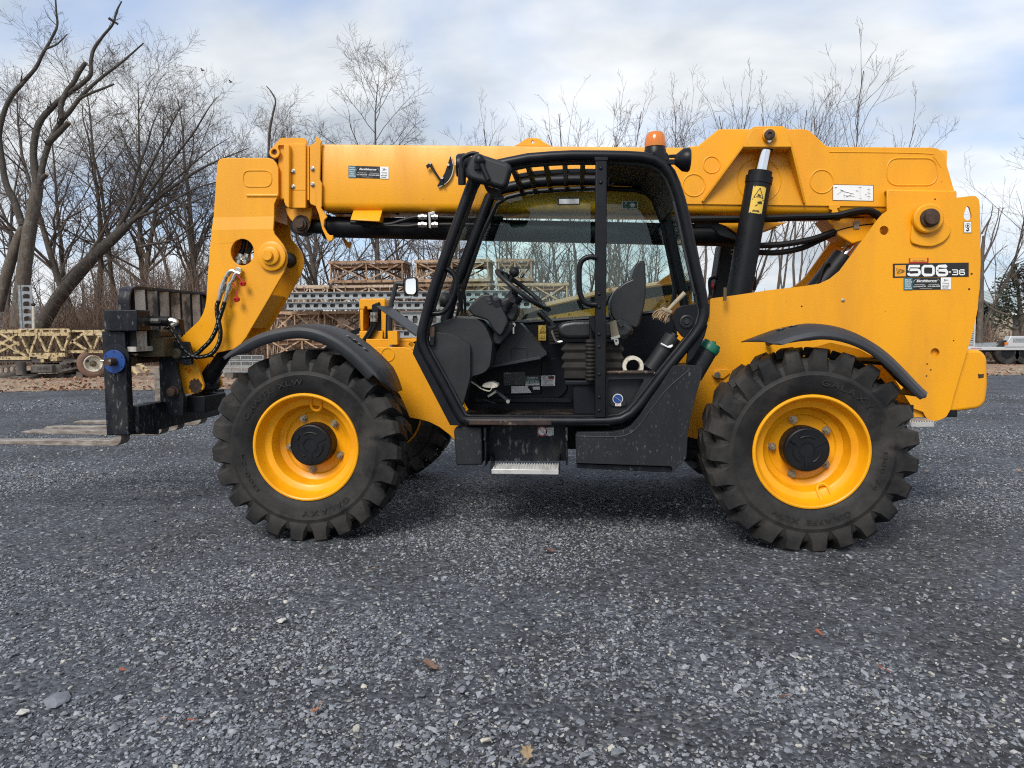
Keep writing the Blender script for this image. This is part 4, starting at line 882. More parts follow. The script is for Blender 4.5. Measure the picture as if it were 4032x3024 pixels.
nut_me = MB().cyl((0, 0, 0), (0, -.03, 0), .021, 6).cyl((0, -.028, 0), (0, -.05, 0), .011, 8).cyl((0, .002, 0), (0, -.006, 0), .027, 14).mesh('lug_nut', 30); nut_me.materials.append(M['rustpale'])
M['lugm'] = mat('nut_steel', (.42, .36, .25), .35, .8); nut_me.materials[0] = M['lugm']
def wheel(x, y, nut0, guard_a, texts, rot=0.):
    w = obj('wheel', MB().lathe((x, y, HUBZ), [(.10, -.02), (.10, .12)], 20), 'black', T)      # axle end carries the wheel
    def put(name, me):
        o = bpy.data.objects.new(name, me); COL.objects.link(o); o.parent = w; o.location = (x, y, HUBZ); return o
    flip = y > 0
    for n_, me in (('tyre', tyre_me), ('rim', rim_me), ('hub', hub_me)):
        o = put(n_, me); o.rotation_euler = (0, rot if n_ == 'tyre' else 0, math.pi if flip else 0)
    for k in range(5):
        a = R_(nut0+72*k); o = put('lug_nut', nut_me); sg = -1 if flip else 1
        o.location = (x+.185*math.cos(a), y+.043*sg, HUBZ+.185*math.sin(a)); o.rotation_euler = (0, 0, math.pi if flip else 0)
    if flip: obj('rim_shade_disc', MB().lathe((x, y-.150, HUBZ), [(.338, 0), (.338, -.018), (.1, -.03)], 40), 'black', w)  # added black disc covers the far yellow rim, standing in for its shade
    if not flip:
        a = R_(guard_a); c = math.cos(a); s_ = math.sin(a)
        def L3(r, t, d): return (x+c*r-s_*t, y+d, HUBZ+s_*r+c*t)
        obj('valve_guard', MB().tube([L3(.325, .034, -.10), L3(.262, .034, -.075), L3(.240, .022, -.066), L3(.234, .0, -.064), L3(.240, -.022, -.066), L3(.262, -.034, -.075), L3(.325, -.034, -.10)], .009, 8), 'yellow_rim', w)
        obj('valve', MB().cyl(L3(.265, 0, -.02), L3(.285, 0, -.05), .008, 8), 'black', w)
        tb = MB()
        for (t, r, mid, span, h) in texts: curved_text(tb, t, r, R_(mid), R_(span), h, 0)
        for i, v in enumerate(tb.v):
            r = math.hypot(v[0], v[2]); tb.v[i] = (v[0]+x, y-(.1893 if r < .47 else .1865)-.0025, v[2]+HUBZ)
        o = obj('lettering', tb, 'lettr', w, flat=True)
M['lettr'] = mat('raised_tyre_letters', (.024, .0225, .021), .65, spec=.3, col2=(.016, .0155, .015), nscale=6)
YW = -.972
wheel(0, YW, 45, 80, [('GALAXY', .432, 289, 47, .036), ('GIRAFFE XLW', .432, 122, 66, .034), ('1300-24', .425, 203, 38, .026)], .04)
wheel(WB, YW, 36, -68, [('GALAXY', .432, 62, 47, .036), ('GIRAFFE XLW', .432, 270, 66, .034), ('1300-24', .425, 345, 34, .026)], .11)
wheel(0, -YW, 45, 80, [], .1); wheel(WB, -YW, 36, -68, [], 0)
# ---- axles and belly
b = MB()
for x in (0, WB):
    b.box(x-.11, x+.11, -.7, .7, .52, .72); b.cyl((x, -.80, HUBZ), (x, .80, HUBZ), .13, 20); b.ball((x, 0, .62), .26, .22, .26)
obj('axle', b, 'black', T, .02)
b = MB().box(.95, 2.75, -.40, .40, .50, .78)
obj('belly', b, 'black', T, .02)
b = MB().box(.95, 2.7, .45, 1.05, .55, .95)
obj('engine_belly', b, 'black', T, .03)

# ---- rear chassis plate
pl = [('E', (423, 1180)), ('E', (428, 1052)), ('E', (440, 1046)), ('E', (560, 1030)), ('E', (760, 1000)), ('E', (950, 978)), ('E', (1050, 963)), ('E', (1110, 935)), ('E', (1165, 890)), ('E', (1210, 830)),
      ('E', (1290, 720)), ('E', (1375, 606)), ('E', (1410, 566)), ('E', (1450, 540)), ('E', (1510, 517)), ('E', (1620, 497)), ('E', (1780, 480)), ('E', (1910, 464)), ('E', (1938, 466)), ('E', (1955, 482)),
      ('E', (1961, 520)), ('E', (1966, 850)), ('E', (1960, 990)), ('E', (1945, 1110)), ('F', (1893, 0)), ('F', (1885, 100)), ('F', (1862, 215)), ('F', (1822, 350)), ('F', (1780, 490)), ('F', (1740, 625)),
      ('F', (1722, 700)), ('F', (1700, 738)), ('F', (1660, 760)), ('F', (1620, 768)), ('F', (1590, 758)), ('F', (1572, 735)), ('F', (1562, 712)), ('F', (1500, 690)), ('F', (1450, 610)), ('F', (1330, 420)), ('F', (1180, 340)), ('F', (1010, 300)),
      ('F', (800, 360)), ('F', (600, 540)), ('F', (430, 760)), ('F', (330, 900)), ('F', (165, 860)), ('F', (150, 900)), ('F', (100, 800)), ('F', (100, 200))]
YC = -.42
def PX(lst, y): return [(q.x, q.z) for q in (Q(c, p, y) for c, p in lst)]
chassis = PX(pl, YC)
kh = P('E', [(1892, 520), (1902, 530), (1908, 550), (1915, 575), (1912, 592), (1900, 602), (1884, 602), (1872, 592), (1869, 575), (1876, 550), (1882, 530)], YC)
h1 = P('E', ell(1417, 660, 26), YC); h2 = P('F', ell(1632, 360, 27), YC)
obj('rear_chassis_plate', MB().prism(chassis, YC, YC+.016, [kh, h1, h2]), 'yellow', T)
far = [(x, z) for x, z in chassis if z > .9]
obj('far_chassis_plate', MB().prism(PX(pl[:31], YC)[1:]+[(2.9, .85), (2.5, .9)], .38, .41, [kh, h1]), 'yellow', T)
# cross members between the plates
q = Q('F', (1740, 500), YC); obj('cross_member', MB().box(q.x-.25, q.x-.05, YC+.03, .38, .75, 1.25), 'yellow', T)
b = MB(); b.box(2.55, 2.62, YC+.03, .38, .8, 1.3)
obj('cross_member', b, 'yellow', T)
# pivot boss and pin
b = MB().prism(rnd(P('E', [(1572, 600), (1580, 570), (1615, 530), (1665, 520), (1705, 540), (1740, 585), (1790, 645), (1788, 680), (1755, 725), (1690, 755), (1620, 752), (1570, 735), (1562, 715)], YC), .03), YC-.02, YC-.001)
obj('pivot_plate', b, 'yellow', T, .006)
c = Q('E', (1650, 598), YC); pb = obj('pivot_boss', MB().lathe((c.x, YC-.018, c.z), [(.098, 0), (.098, -.035), (.09, -.042), (.055, -.042)], 36), 'yellow', T)
obj('pivot_pin', MB().lathe((c.x+.0, YC-.05, c.z), [(.062, 0), (.062, -.03), (.048, -.032), (.046, -.06), (.02, -.062)], 28), 'rust', pb)
obj('drip_stain', MB().prism(rnd(P('E', [(1640, 640), (1668, 640), (1672, 665), (1650, 668)], YC), .01), YC-.0225, YC-.0205), 'rust', pb)
# small bolts and holes
for cr, p, r_, m_ in (('E', (1182, 1057), 10, 'steel'), ('E', (948, 1092), 5, 'rust'), ('E', (1914, 907), 6, 'rust'), ('E', (1900, 994), 6, 'rust'), ('F', (1585, 427), 5, 'rust'), ('F', (1606, 462), 5, 'rust'), ('F', (1581, 498), 5, 'rust'), ('F', (1742, 288), 4, 'rust'), ('E', (1706, 483), 5, 'rust')):
    q = Q(cr, p, YC); k = r_/CR[cr][2]/2880*5.0
    obj('bolt_head', MB().lathe((q.x, YC, q.z), [(k, 0), (k, -.006 if m_ == 'steel' else -.001), (k*.5, -.008 if m_ == 'steel' else -.002)], 10), m_, T)
# tow lug by the tank
b = MB().prism(rnd(P('F', [(303, 490), (318, 462), (400, 455), (415, 480), (370, 515), (315, 508)], YC), .012), YC-.018, YC-.001); o = obj('mounting_lug', b, 'yellow', T, .004)
q = Q('F', (332, 490), YC); obj('bolt_head', MB().cyl((q.x, YC-.018, q.z), (q.x, YC-.05, q.z), .022, 8), 'steel', T)
# rear bumper / counterweight
bp = rnd(P('F', [(1700, 342), (1895, 342), (1934, 385), (1938, 560), (1925, 655), (1885, 690), (1690, 716)], -.36), .035, 5)
obj('rear_bumper', MB().prism(bp, -.38, .40), 'yellow', T, .035, 4)
q0 = Q('F', (1888, 485), -.385); q1 = Q('F', (1922, 508), -.385)
obj('rust_patch', MB().prism([(q0.x, q0.z), (q0.x+.005, q1.z-.005), (q1.x, q1.z), (q1.x, q0.z), ((q0.x+q1.x)/2, q0.z-.004)], -.3825, -.3803), 'rust', T)
# rear step
q0 = Q('F', (1490, 765), -.6); q1 = Q('F', (1625, 800), -.6)
b = MB(); nx = 9
b.box(q0.x, q1.x, -.60, -.59, q1.z, q0.z-.01); b.box(q0.x, q1.x, -.44, -.43, q1.z, q0.z-.01)
for i in range(nx+1):
    x = q0.x+(q1.x-q0.x)*i/nx; b.box(x-.004, x+.004, -.589, -.441, q1.z+.01, q0.z)
obj('rear_step', b, 'alu', T)
b = MB().box(q0.x-.05, q1.x-.06, -.43, -.25, q0.z-.01, q0.z+.09); obj('step_bracket', b, 'black', T)

# ---- fenders
def fender(cr, lip, ext, y_in, skirt, holes, ext0=0., rise=1.):
    pts = P(cr, lip, -1.19); pa = [np.array(p) for p in sm(pts, 4)]
    cen = np.array((0., HUBZ)) if cr == 'G' else np.array((WB, HUBZ))
    # extend the crown along the arc
    a = math.atan2(*(pa[-1]-cen)[::-1]); r_end = np.linalg.norm(pa[-1]-cen)
    ex = [cen+(r_end-.01*k)*np.array((math.cos(a-ext*k/5), math.sin(a-ext*k/5))) for k in range(1, 6)]
    d0_ = pa[0]-pa[2]; d0_ = d0_/np.linalg.norm(d0_); pre = [pa[0]+d0_*ext0*k/4 for k in (4, 3, 2, 1)] if ext0 else []; n_pre = len(pre)
    full = pre+pa+ex; n0 = len(pre)+len(pa); N = len(full)
    cols = [(-1.192, -skirt, 0), (-1.195, -.012, 0), (-1.185, .006, .35), (-1.14, .020, .6), (-1.05, .028, .9), (-.95, .030, 1), (-.80, .026, 1)]
    b = MB(); n = N; vs = []
    for (y, dn, e) in cols:
        L0 = n_pre*(1-e); L = (n0-1)+e*(N-n0)
        for i in range(n):
            t = L0+i/(n-1)*(L-L0); j = min(int(t), N-2); p = full[j]*(1-(t-j))+full[j+1]*(t-j)
            d = (p-cen)/np.linalg.norm(p-cen); k = rise if dn > 0 else 1.
            if dn < -.02:
                f = i/(n-1); k = min(1, .15+f*4) if f < .2 else 1
            p = p+d*dn*k; vs.append((p[0], y, p[1]))
    fs = [(c*n+i, c*n+i+1, (c+1)*n+i+1, (c+1)*n+i) for c in range(len(cols)-1) for i in range(n-1)]
    b.add(vs, fs)
    o = obj('fender', b, 'plastic', T, solid=.007, ang=28)
    for (px, py) in holes:                      # recessed fixing holes with a bright bolt
        q = Q(cr, (px, py), -1.02); p = np.array((q.x, q.z)); d = p-cen; r = np.linalg.norm(d); d = d/r
        rr = min(np.linalg.norm(np.array(pp)-cen) for pp in [min(full, key=lambda z: abs(math.atan2(*(z-cen)[::-1])-math.atan2(*d[::-1])))])+.030*rise
        c3 = Vector((cen[0]+d[0]*rr, q.y, cen[1]+d[1]*rr)); ax = Vector((d[0], 0, d[1]))
        obj('fixing_cup', MB().lathe(c3, [(.030, .003), (.026, .0045), (.018, .003), (.0, .002)], 16, ax, caps=False), 'black', o)
        obj('fixing_bolt', MB().lathe(c3, [(.010, .003), (.010, .007), (.004, .008)], 8, ax), 'steel', o)
    return o
fender('G', [(160, 412), (205, 378), (270, 335), (350, 290), (440, 258), (530, 238), (620, 228), (700, 236), (790, 264), (880, 312), (960, 372), (1040, 445), (1098, 506)], .24, -.8, .062, [(928, 283), (985, 268), (1000, 322), (1058, 312)])
fender('F', [(715, 304), (780, 281), (860, 260), (950, 248), (1050, 256), (1150, 284), (1250, 332), (1340, 396), (1420, 472), (1490, 545), (1545, 600), (1572, 622)], .03, -.8, .034, [(715, 224), (790, 205)], .13, 2.0)
# far fenders
for xc in (0., WB):
    path = [(xc+.80*math.cos(R_(a)), HUBZ+.80*math.sin(R_(a))) for a in range(20, 151, 6)]
    obj('fender', MB().strip(path, .80, 1.19, .008), 'plastic', T, label='fender over the wheel on the far side')
# fender brackets
b = MB(); b.tube([(.0, -.5, 1.30), (.02, -.8, 1.38), (.02, -1.05, 1.39)], .02, 8); b.tube([(WB-.1, -.45, 1.27), (WB-.1, -1.05, 1.345)], .02, 8)
b.tube([(WB+.36, -.42, 1.16), (WB+.44, -1.05, 1.17)], .022, 8)
obj('fender_bracket', b, 'black', T)

# ---- front chassis
fp = PX([('I', (900, 1400)), ('I', (955, 1386)), ('I', (1300, 1384)), ('I', (1360, 1398)), ('I', (1420, 1440)), ('S', (1700, 1420)), ('S', (1830, 1480)), ('S', (1830, 1735)), ('G', (1592, 918)), ('G', (1560, 885)), ('G', (1500, 840)), ('G', (1440, 810)), ('G', (1380, 793)),
         ('G', (1316, 782)), ('G', (1255, 640)), ('G', (1170, 545)), ('G', (1080, 470)), ('G', (980, 400))], -.46)
obj('front_chassis_plate', MB().prism(fp, -.46, -.43), 'yellow', T, .004)
obj('far_chassis_plate', MB().prism(fp, .42, .45), 'yellow', T)
up = P('I', [(800, 1278), (1520, 1272), (1520, 1420), (800, 1420)], -.36)
obj('chassis_rail', MB().prism(up, -.36, -.33, [P('I', ell(1392, 1352, 31), -.36)]), 'yellow', T, .004)
obj('chassis_rail', MB().prism(up, .33, .36), 'yellow', T)
b = MB(); b.box(-.3, .30, -.30, .30, .70, 1.12); obj('front_axle_housing', b, 'black', T, .03)
q = Q('I', (1083, 1480), -.462); o = obj('cast_mark', MB().lathe((q.x, -.461, q.z), [(.052, .001), (.052, -.004), (.045, -.004), (.045, .001)], 24, caps=False), 'yellow', T)
q = Q('I', (1145, 1365), -.40); obj('bolt_head', MB().cyl((q.x, -.40, q.z-.01), (q.x, -.40, q.z+.03), .02, 6), 'steel', T)
b = MB().box(q.x-.02, q.x+.05, -.45, -.36, q.z+.01, q.z+.11); obj('rail_bracket', b, 'yellow', T)
# valve tower behind the fender
ty = .12
o = obj('valve_tower', MB().prism(rnd(P('I', [(708, 750), (1052, 745), (1052, 880), (1000, 892), (815, 892), (815, 855), (780, 855), (780, 892), (708, 892)], ty), .02), ty, ty+.22), 'yellow', T, .012)
obj('tower_post', MB().prism(P('I', [(718, 892), (765, 892), (765, 1170), (725, 1170)], ty), ty, ty+.20), 'yellow', o, .006)
obj('tower_post', MB().prism(P('I', [(995, 892), (1075, 892), (1080, 1268), (1030, 1268), (1030, 1170), (998, 1170)], ty), ty, ty+.20), 'yellow', o, .006)
obj('tower_foot', MB().prism(P('I', [(722, 1170), (1030, 1170), (1028, 1290), (725, 1290)], ty), ty-.02, ty+.20), 'yellow', o, .006)
obj('tower_back', MB().prism(P('I', [(760, 880), (1000, 880), (1000, 1175), (760, 1175)], ty), ty+.16, ty+.18), 'black', o)
obj('valve_spool', MB().prism(P('I', [(885, 830), (985, 790), (985, 960), (885, 960)], ty), ty-.03, ty+.1), 'black', o, .01)
for x_ in (884, 922):
    a = Q('I', (x_, 930), ty-.04); c = Q('I', (x_-2, 1055), ty-.04)
    obj('hose_fitting', MB().cyl(a, c, .017, 8).cyl(a+(c-a)*.3, a+(c-a)*.55, .023, 6), 'steel', o)
    pts = [Q('I', p, ty-.05) for p in ((x_-2, 1050), (x_-10, 1120), (x_-60, 1210), (x_-110, 1290))]
    obj('hydraulic_hose', MB().tube(sm(pts, 5), .016, 8), 'hose', o)
# sloping plate in front of the cab
A = [(940, 838), (985, 826), (1110, 852), (1480, 1112), (1465, 1225)]
def Q3(c, p, y): return Q(c, p, y)
tl, tr, br_, bl_ = Q('I', (1110, 846), .02), Q('I', (942, 838), -.30), Q('I', (1462, 1230), -.34), Q('I', (1484, 1106), .02)
b = MB(); c0 = [tr, tl, bl_, br_]; nrm = (tl-tr).cross(br_-tr).normalized()*.012
b.add([*c0, *[v+nrm for v in c0]], [(0, 1, 2, 3), (7, 6, 5, 4), (0, 4, 5, 1), (1, 5, 6, 2), (2, 6, 7, 3), (3, 7, 4, 0)])
obj('wind_deflector', b, 'plastic', T, .004)
# far front mirror
o = obj('mirror_arm', MB().tube(sm([Q('I', p, .05) for p in ((1290, 560), (1215, 550), (1190, 575), (1150, 740), (1122, 850), (1105, 1200))], 5), .02, 8), 'plastic', T)
sh = P('I', [(1282, 500), (1310, 475), (1440, 465), (1470, 490), (1476, 660), (1440, 710), (1340, 710), (1305, 690), (1285, 640)], .05)
obj('mirror_shell', MB().prism(rnd(sh, .02), .04, .10), 'dash', o, .012)
obj('mirror_glass', MB().prism(rnd(P('I', [(1325, 500), (1440, 485), (1455, 510), (1458, 660), (1430, 695), (1345, 690), (1322, 650)], .05), .02), .034, .039), 'mirror', o)
obj('tube_post', MB().tube([Q('I', (1105, 960), .1), Q('I', (1098, 1290), .1)], .028, 10), 'black', T)
# ================================================================== boom
YB = -.20; YF = .20
# inner section and its rear lower lug come first, then the outer boom
oh = P('B', [(1105, 222), (1500, 224), (2147, 238)], YB)
outer = PX([('B', (1105, 222)), ('C', (0, 30)), ('C', (700, 40)), ('C', (1650, 44)), ('E', (340, 184)), ('E', (362, 182)), ('E', (475, 90)), ('E', (495, 86)), ('E', (640, 87)), ('E', (960, 88)), ('E', (990, 94)), ('E', (1085, 183)), ('E', (1110, 187)),
            ('E', (1400, 190)), ('E', (1690, 191)), ('E', (1725, 200)), ('E', (1755, 235)), ('E', (1772, 300)), ('E', (1812, 440)), ('E', (1830, 560)), ('E', (1700, 640)), ('E', (1430, 600)), ('E', (1300, 585)), ('E', (800, 582)), ('E', (0, 562)), ('B', (2147, 742)), ('B', (1105, 736))], YB)
# body of the boom: rounded lower corners come from a wide bevel along the bottom
body = MB(); xl, zl = outer[0]; xr = outer[19][0]
top = [outer[i] for i in (0, 1, 2, 3)]
zt0 = outer[0][1]; zb0 = outer[-1][1]; xe, zbe = outer[22]
xl2 = outer[0][0]; zr_top = outer[14][1]
def boom_sec(x):                                # rectangular section with big lower radii
    f = (x-xl2)/(xe-xl2); zt = zt0+(outer[13][1]-zt0)*f-.004; zb = zb0+(outer[23][1]-zb0)*f
    r = .06; s_ = []
    for (cy, cz, a0) in ((YB+r, zb+r, 180), (YF-r, zb+r, 270)):
        for k in range(5): a = R_(a0+k*22.5); s_.append((cy+r*math.cos(a), cz+r*math.sin(a)))
    for (cy, cz, a0) in ((YF-.02, zt-.02, 0), (YB+.02, zt-.02, 90)):
        for k in range(3): a = R_(a0+k*45); s_.append((cy+.02*math.cos(a), cz+.02*math.sin(a)))
    return [(x, y, z) for y, z in s_]
xend = outer[17][0]
xs_ = [xl2, xend]; rings = [boom_sec(x) for x in xs_]; n = len(rings[0])
body.add([v for r in rings for v in r], [(i, (i+1) % n, n+(i+1) % n, n+i) for i in range(n)]+[tuple(reversed(range(n))), tuple(range(n, 2*n))])
obj('boom', body, 'yellow', T, ang=30)
# rear cheek plates that carry the hump
cheek = PX([('E', (300, 186)), ('E', (362, 182)), ('E', (475, 90)), ('E', (495, 86)), ('E', (960, 88)), ('E', (990, 94)), ('E', (1085, 183)), ('E', (1110, 187)),
            ('E', (1690, 191)), ('E', (1725, 200)), ('E', (1755, 235)), ('E', (1772, 300)), ('E', (1812, 440)), ('E', (1820, 560)), ('E', (1440, 580)), ('E', (1440, 528)), ('E', (230, 512)), ('E', (230, 230))], YB)
def holes_c(y): return []
obj('boom_cheek', MB().prism(cheek, YB-.012, YB+.004), 'yellow', T, .004)
obj('boom_cheek', MB().prism(cheek, YF-.004, YF+.012), 'yellow', T)
hump = PX([('E', (362, 182)), ('E', (475, 90)), ('E', (960, 88)), ('E', (1085, 183))], YB)
obj('hump_deck', MB().strip(hump, YB+.006, YF-.006, .012), 'yellow', T)
ridge = PX([('E', (1105, 214)), ('E', (1640, 222)), ('E', (1700, 245)), ('E', (1740, 300))], YB-.013)
obj('weld_seam', MB().tube([(x, YB-.0125, z) for x, z in sm(ridge, 5)], .004, 6), 'yellow', T)
def ring(pts, name='weld_ring', r=.0055, y=YB-.0125, par=T, m_='yellow'):
    return obj(name, MB().tube([(x, y, z) for x, z in pts], r, 6, closed=True), m_, par)
for (cx, cy, r_) in ((436, 287, 47), (335, 403, 63), (705, 375, 124), (1062, 382, 66)): ring(P('E', ell(cx, cy, r_, n=36), YB-.0125))
ring(rnd(P('E', [(1432, 250), (1718, 250), (1718, 404), (1432, 404)], YB-.0125), .16, 10))
# lower rear folded panel on the boom
fp = PX([('E', (1395, 445)), ('E', (1438, 427)), ('E', (1830, 434)), ('E', (1838, 440)), ('E', (1838, 620)), ('E', (1438, 600))], YB-.1)
obj('boom_side_panel', MB().prism([fp[1], fp[2], fp[3], fp[4], fp[5]], YB-.085, YB-.07), 'yellow', T, .006)
b = MB(); q0 = Q('E', (1438, 427), YB-.085); q1 = Q('E', (1835, 434), YB-.085)
b.bar((q0.x, YB-.045, q0.z-.004), (q1.x, YB-.045, q1.z-.004), .05, .014)
obj('panel_flange', b, 'yellow', T, .004)
# cylinder bracket
YK = -.36
path = rnd(P('E', [(402, 478), (612, 183), (670, 76), (848, 73), (893, 183), (998, 488)], YK), .03, 3)[4:-0 or None]
path = P('E', [(402, 478), (612, 183), (662, 88), (676, 76), (842, 73), (858, 84), (893, 183), (998, 488)], YK-.0)
pa = [np.array(p) for p in path]; up = []; lo = []
b = MB(); t = .016; vs = []; n = len(pa)
for i in range(n):
    d = pa[min(i+1, n-1)]-pa[max(i-1, 0)]; d /= np.linalg.norm(d); nr = np.array((-d[1], d[0]))
    dep = YB-.035 if i in (0, n-1) else YK
    for off, y in ((t/2, dep), (t/2, YB-.005), (-t/2, YB-.005), (-t/2, dep)): p = pa[i]+nr*off; vs.append((p[0], y, p[1]))
b.add(vs, [(i*4+k, i*4+(k+1) % 4, (i+1)*4+(k+1) % 4, (i+1)*4+k) for i in range(n-1) for k in range(4)]+[(3, 2, 1, 0), tuple(range((n-1)*4, n*4))])
br = obj('cylinder_bracket', b, 'yellow', T, .003, ang=20)
fpz = P('E', [(612, 186), (662, 92), (678, 80), (840, 77), (855, 88), (890, 186)], YK)
obj('bracket_face', MB().prism(fpz, YK-.004, YK+.012), 'yellow', br, .003)
obj('bracket_shelf', MB().bar((fpz[0][0], (YK+YB)/2, fpz[0][1]), (fpz[-1][0], (YK+YB)/2, fpz[-1][1]), .14, .012), 'yellow', br)
c = Q('E', (760, 122), YK); obj('pin_boss', MB().lathe((c.x, YK-.004, c.z), [(.046, 0), (.046, -.028), (.040, -.032)], 28), 'yellow', br)
c = Q('E', (763, 118), YK-.03); obj('bracket_pin', MB().lathe((c.x, YK-.03, c.z), [(.036, 0), (.036, -.018), (.030, -.022), (.016, -.022), (.014, -.012), (.001, -.012)], 24), 'rust', br)
c = Q('E', (757, 158), YK); obj('bolt_head', MB().cyl((c.x, YK-.003, c.z), (c.x, YK-.04, c.z), .013, 8), 'steel', br)
# lift cylinder
YL = -.30
a = Q('E', (745, 190), YL); m1 = Q('E', (708, 355), YL); m2 = Q('E', (580, 1080), YL)
lc = obj('lift_cylinder', MB().cyl(m1, m2, .088, 32).cyl(m1-(m2-m1).normalized()*.0, m1+(m2-m1).normalized()*.05, .093, 32), 'black', T)
ax = (m2-m1).normalized()
obj('cylinder_rod', MB().cyl(a-ax*.03, m1+ax*.02, .046, 28), 'chrome', lc)
obj('rod_eye', MB().cyl(a-ax*.06, a+ax*.02, .05, 20).cyl((a.x, YL-.04, a.z+.06), (a.x, YL+.08, a.z+.06), .07, 24), 'black', lc)
obj('gland', MB().cyl(m1-ax*.035, m1+ax*.01, .082, 28), 'black', lc)
obj('oil_pipe', MB().tube(sm([Q('E', p, YL-.03) for p in ((735, 455), (748, 470), (735, 520), (720, 570))], 4), .011, 8), 'hose', lc)
def on_cyl(u0, v0, u1, v1):                     # a patch of decal wrapped on the barrel: half height rows
    pass
# decal on the barrel (a curved sheet)
def cyl_patch(s0, s1, half, r, mid=0.):
    side = ax.cross(Vector((0, 1, 0))).normalized(); b = MB(); vs = []; n = 9
    for s_ in (s0, s1):
        for k in range(n):
            th = mid-half+2*half*k/(n-1); vs.append(m1+ax*s_-Vector((0, 1, 0))*r*math.cos(th)+side*r*math.sin(th))
    b.add(vs, [(k, k+1, n+k+1, n+k) for k in range(n-1)]); return b, side
Ltot = (m2-m1).length
def along(v): 
    p = Q('E', (0, v), YL); return (p.z-m1.z)/ax.z
s0, s1 = along(438), along(586)
sgn_b, side = cyl_patch(s0, s1, .52, .0895, -.02)
dw = obj('warning_decal', sgn_b, 'decal_yellow', lc)
def onb(u, s_): th = u*.5; return m1+ax*(s0+(s1-s0)*s_)-Vector((0, 1, 0))*.0915*math.cos(th)+(-side if side.x < 0 else side)*.0915*math.sin(th)
b = MB()
tri = [onb(0, .06), onb(-.72, .42), onb(.72, .42)]
for i in range(3): b.bar(tri[i], tri[(i+1) % 3], .004, .003, (0, 1, 0))
for s_ in (0.015, .49, .985): b.bar(onb(-.9, s_), onb(.9, s_), .004, .003, (0, 1, 0))
for p_, q_, w in (((-.2, .31), (.25, .34), .009), ((-.35, .39), (.4, .39), .005), ((-.02, .60), (.6, .56), .011), ((.15, .63), (.7, .60), .007), ((-.3, .74), (.05, .67), .004), ((-.6, .93), (.5, .93), .006), ((-.5, .89), (.4, .89), .003)):
    b.bar(onb(*p_), onb(*q_), w, .003, (0, 1, 0))
obj('pictogram', b, 'decal_black', dw)
obj('cylinder_foot', MB().cyl(m2-ax*.05, m2+ax*.12, .06, 20), 'black', lc)
# telescoping nose of the outer boom: end collar with its hook bracket
cp = P('B', [(1015, 238), (1058, 215), (1066, 215), (1066, 712), (1058, 706), (1020, 690), (1014, 670)], YB-.02)
col = obj('boom_collar', MB().prism(cp, YB-.022, YF+.022), 'yellow', T, .005)
hk = P('B', [(1058, 178), (1070, 172), (1108, 208), (1100, 225), (1092, 500), (1108, 530), (1108, 700), (1102, 720), (1150, 790), (1128, 812), (1122, 862), (1150, 912), (1168, 930), (1195, 930), (1192, 965), (1168, 978), (1150, 968), (1110, 880), (1085, 770), (1064, 715)], YB-.03)
obj('guide_bracket', MB().prism(hk, YB-.035, YB-.015), 'yellow', col, .004)
obj('guide_bracket', MB().prism(hk, YF+.015, YF+.035), 'yellow', col)
# inner boom
ib = P('B', [(700, 300), (1060, 235), (1060, 668), (700, 655)], YB+.03)
inner = obj('inner_boom', MB().prism(P('B', [(768, 236), (1060, 238), (1060, 668), (768, 655)], YB+.03), YB+.03, YF-.03), 'yellow', T, .012)
capp = P('B', [(716, 318), (712, 292), (718, 268), (735, 250), (790, 186), (805, 182), (970, 182), (986, 192), (990, 212), (990, 240), (772, 238), (770, 330), (745, 345)], YB+.01)
obj('head_lug', MB().prism(rnd(capp, .01, 2), YB+.005, YB+.028, [P('B', ell(745, 294, 19), YB+.01)]), 'yellow', inner)
obj('head_lug', MB().prism(rnd(capp, .01, 2), YF-.028, YF-.005), 'yellow', inner)
c = Q('B', (745, 294), YB); obj('lug_pin', MB().cyl((c.x, YB+.012, c.z), (c.x, YF, c.z), .022, 18), 'rust', inner); obj('lug_ring', MB().lathe((c.x, YB+.006, c.z), [(.040, 0), (.040, -.012), (.026, -.012), (.026, 0)], 24, caps=False), 'yellow', inner)
obj('chain_sheave', MB().cyl((c.x+.01, YB+.05, c.z-.02), (c.x+.01, YF-.05, c.z-.02), .085, 24), 'black', inner)
face = P('B', [(862, 224), (982, 224), (986, 240), (986, 722), (850, 722), (850, 300)], YB-.005)
wp = obj('wear_pad_plate', MB().prism(face, YB-.008, YB+.025), 'yellow', inner, .006)
obj('plate_seam', MB().bar(Vector((P('B', [(866, 580)], YB)[0][0], YB-.0095, P('B', [(866, 580)], YB)[0][1])), Vector((P('B', [(984, 580)], YB)[0][0], YB-.0095, P('B', [(984, 580)], YB)[0][1])), .004, .006), 'yellow', wp)
rib = P('B', [(818, 245), (826, 234), (852, 232), (860, 245), (862, 718), (852, 722), (832, 702), (820, 672)], YB-.04)
obj('edge_rib', MB().prism(rib, YB-.052, YB+.02), 'yellow', wp, .006)
obj('wear_pad_plate', MB().prism(face, YF-.025, YF+.008), 'yellow', inner)
for (px, py) in ((882, 436), (882, 555), (1037, 420), (1037, 540)):
    c = Q('B', (px, py), YB-.02); obj('bolt_head', MB().lathe((c.x, YB-.008 if px < 1000 else YB-.022, c.z), [(.017, 0), (.017, -.004), (.013, -.005), (.013, -.016), (.009, -.019)], 12), 'steel', T)
pl2 = P('B', [(998, 240), (1008, 240), (1010, 660), (998, 655)], YB)
obj('wear_pad', MB().prism(pl2, YB-.004, YB+.03), 'yellow', inner)
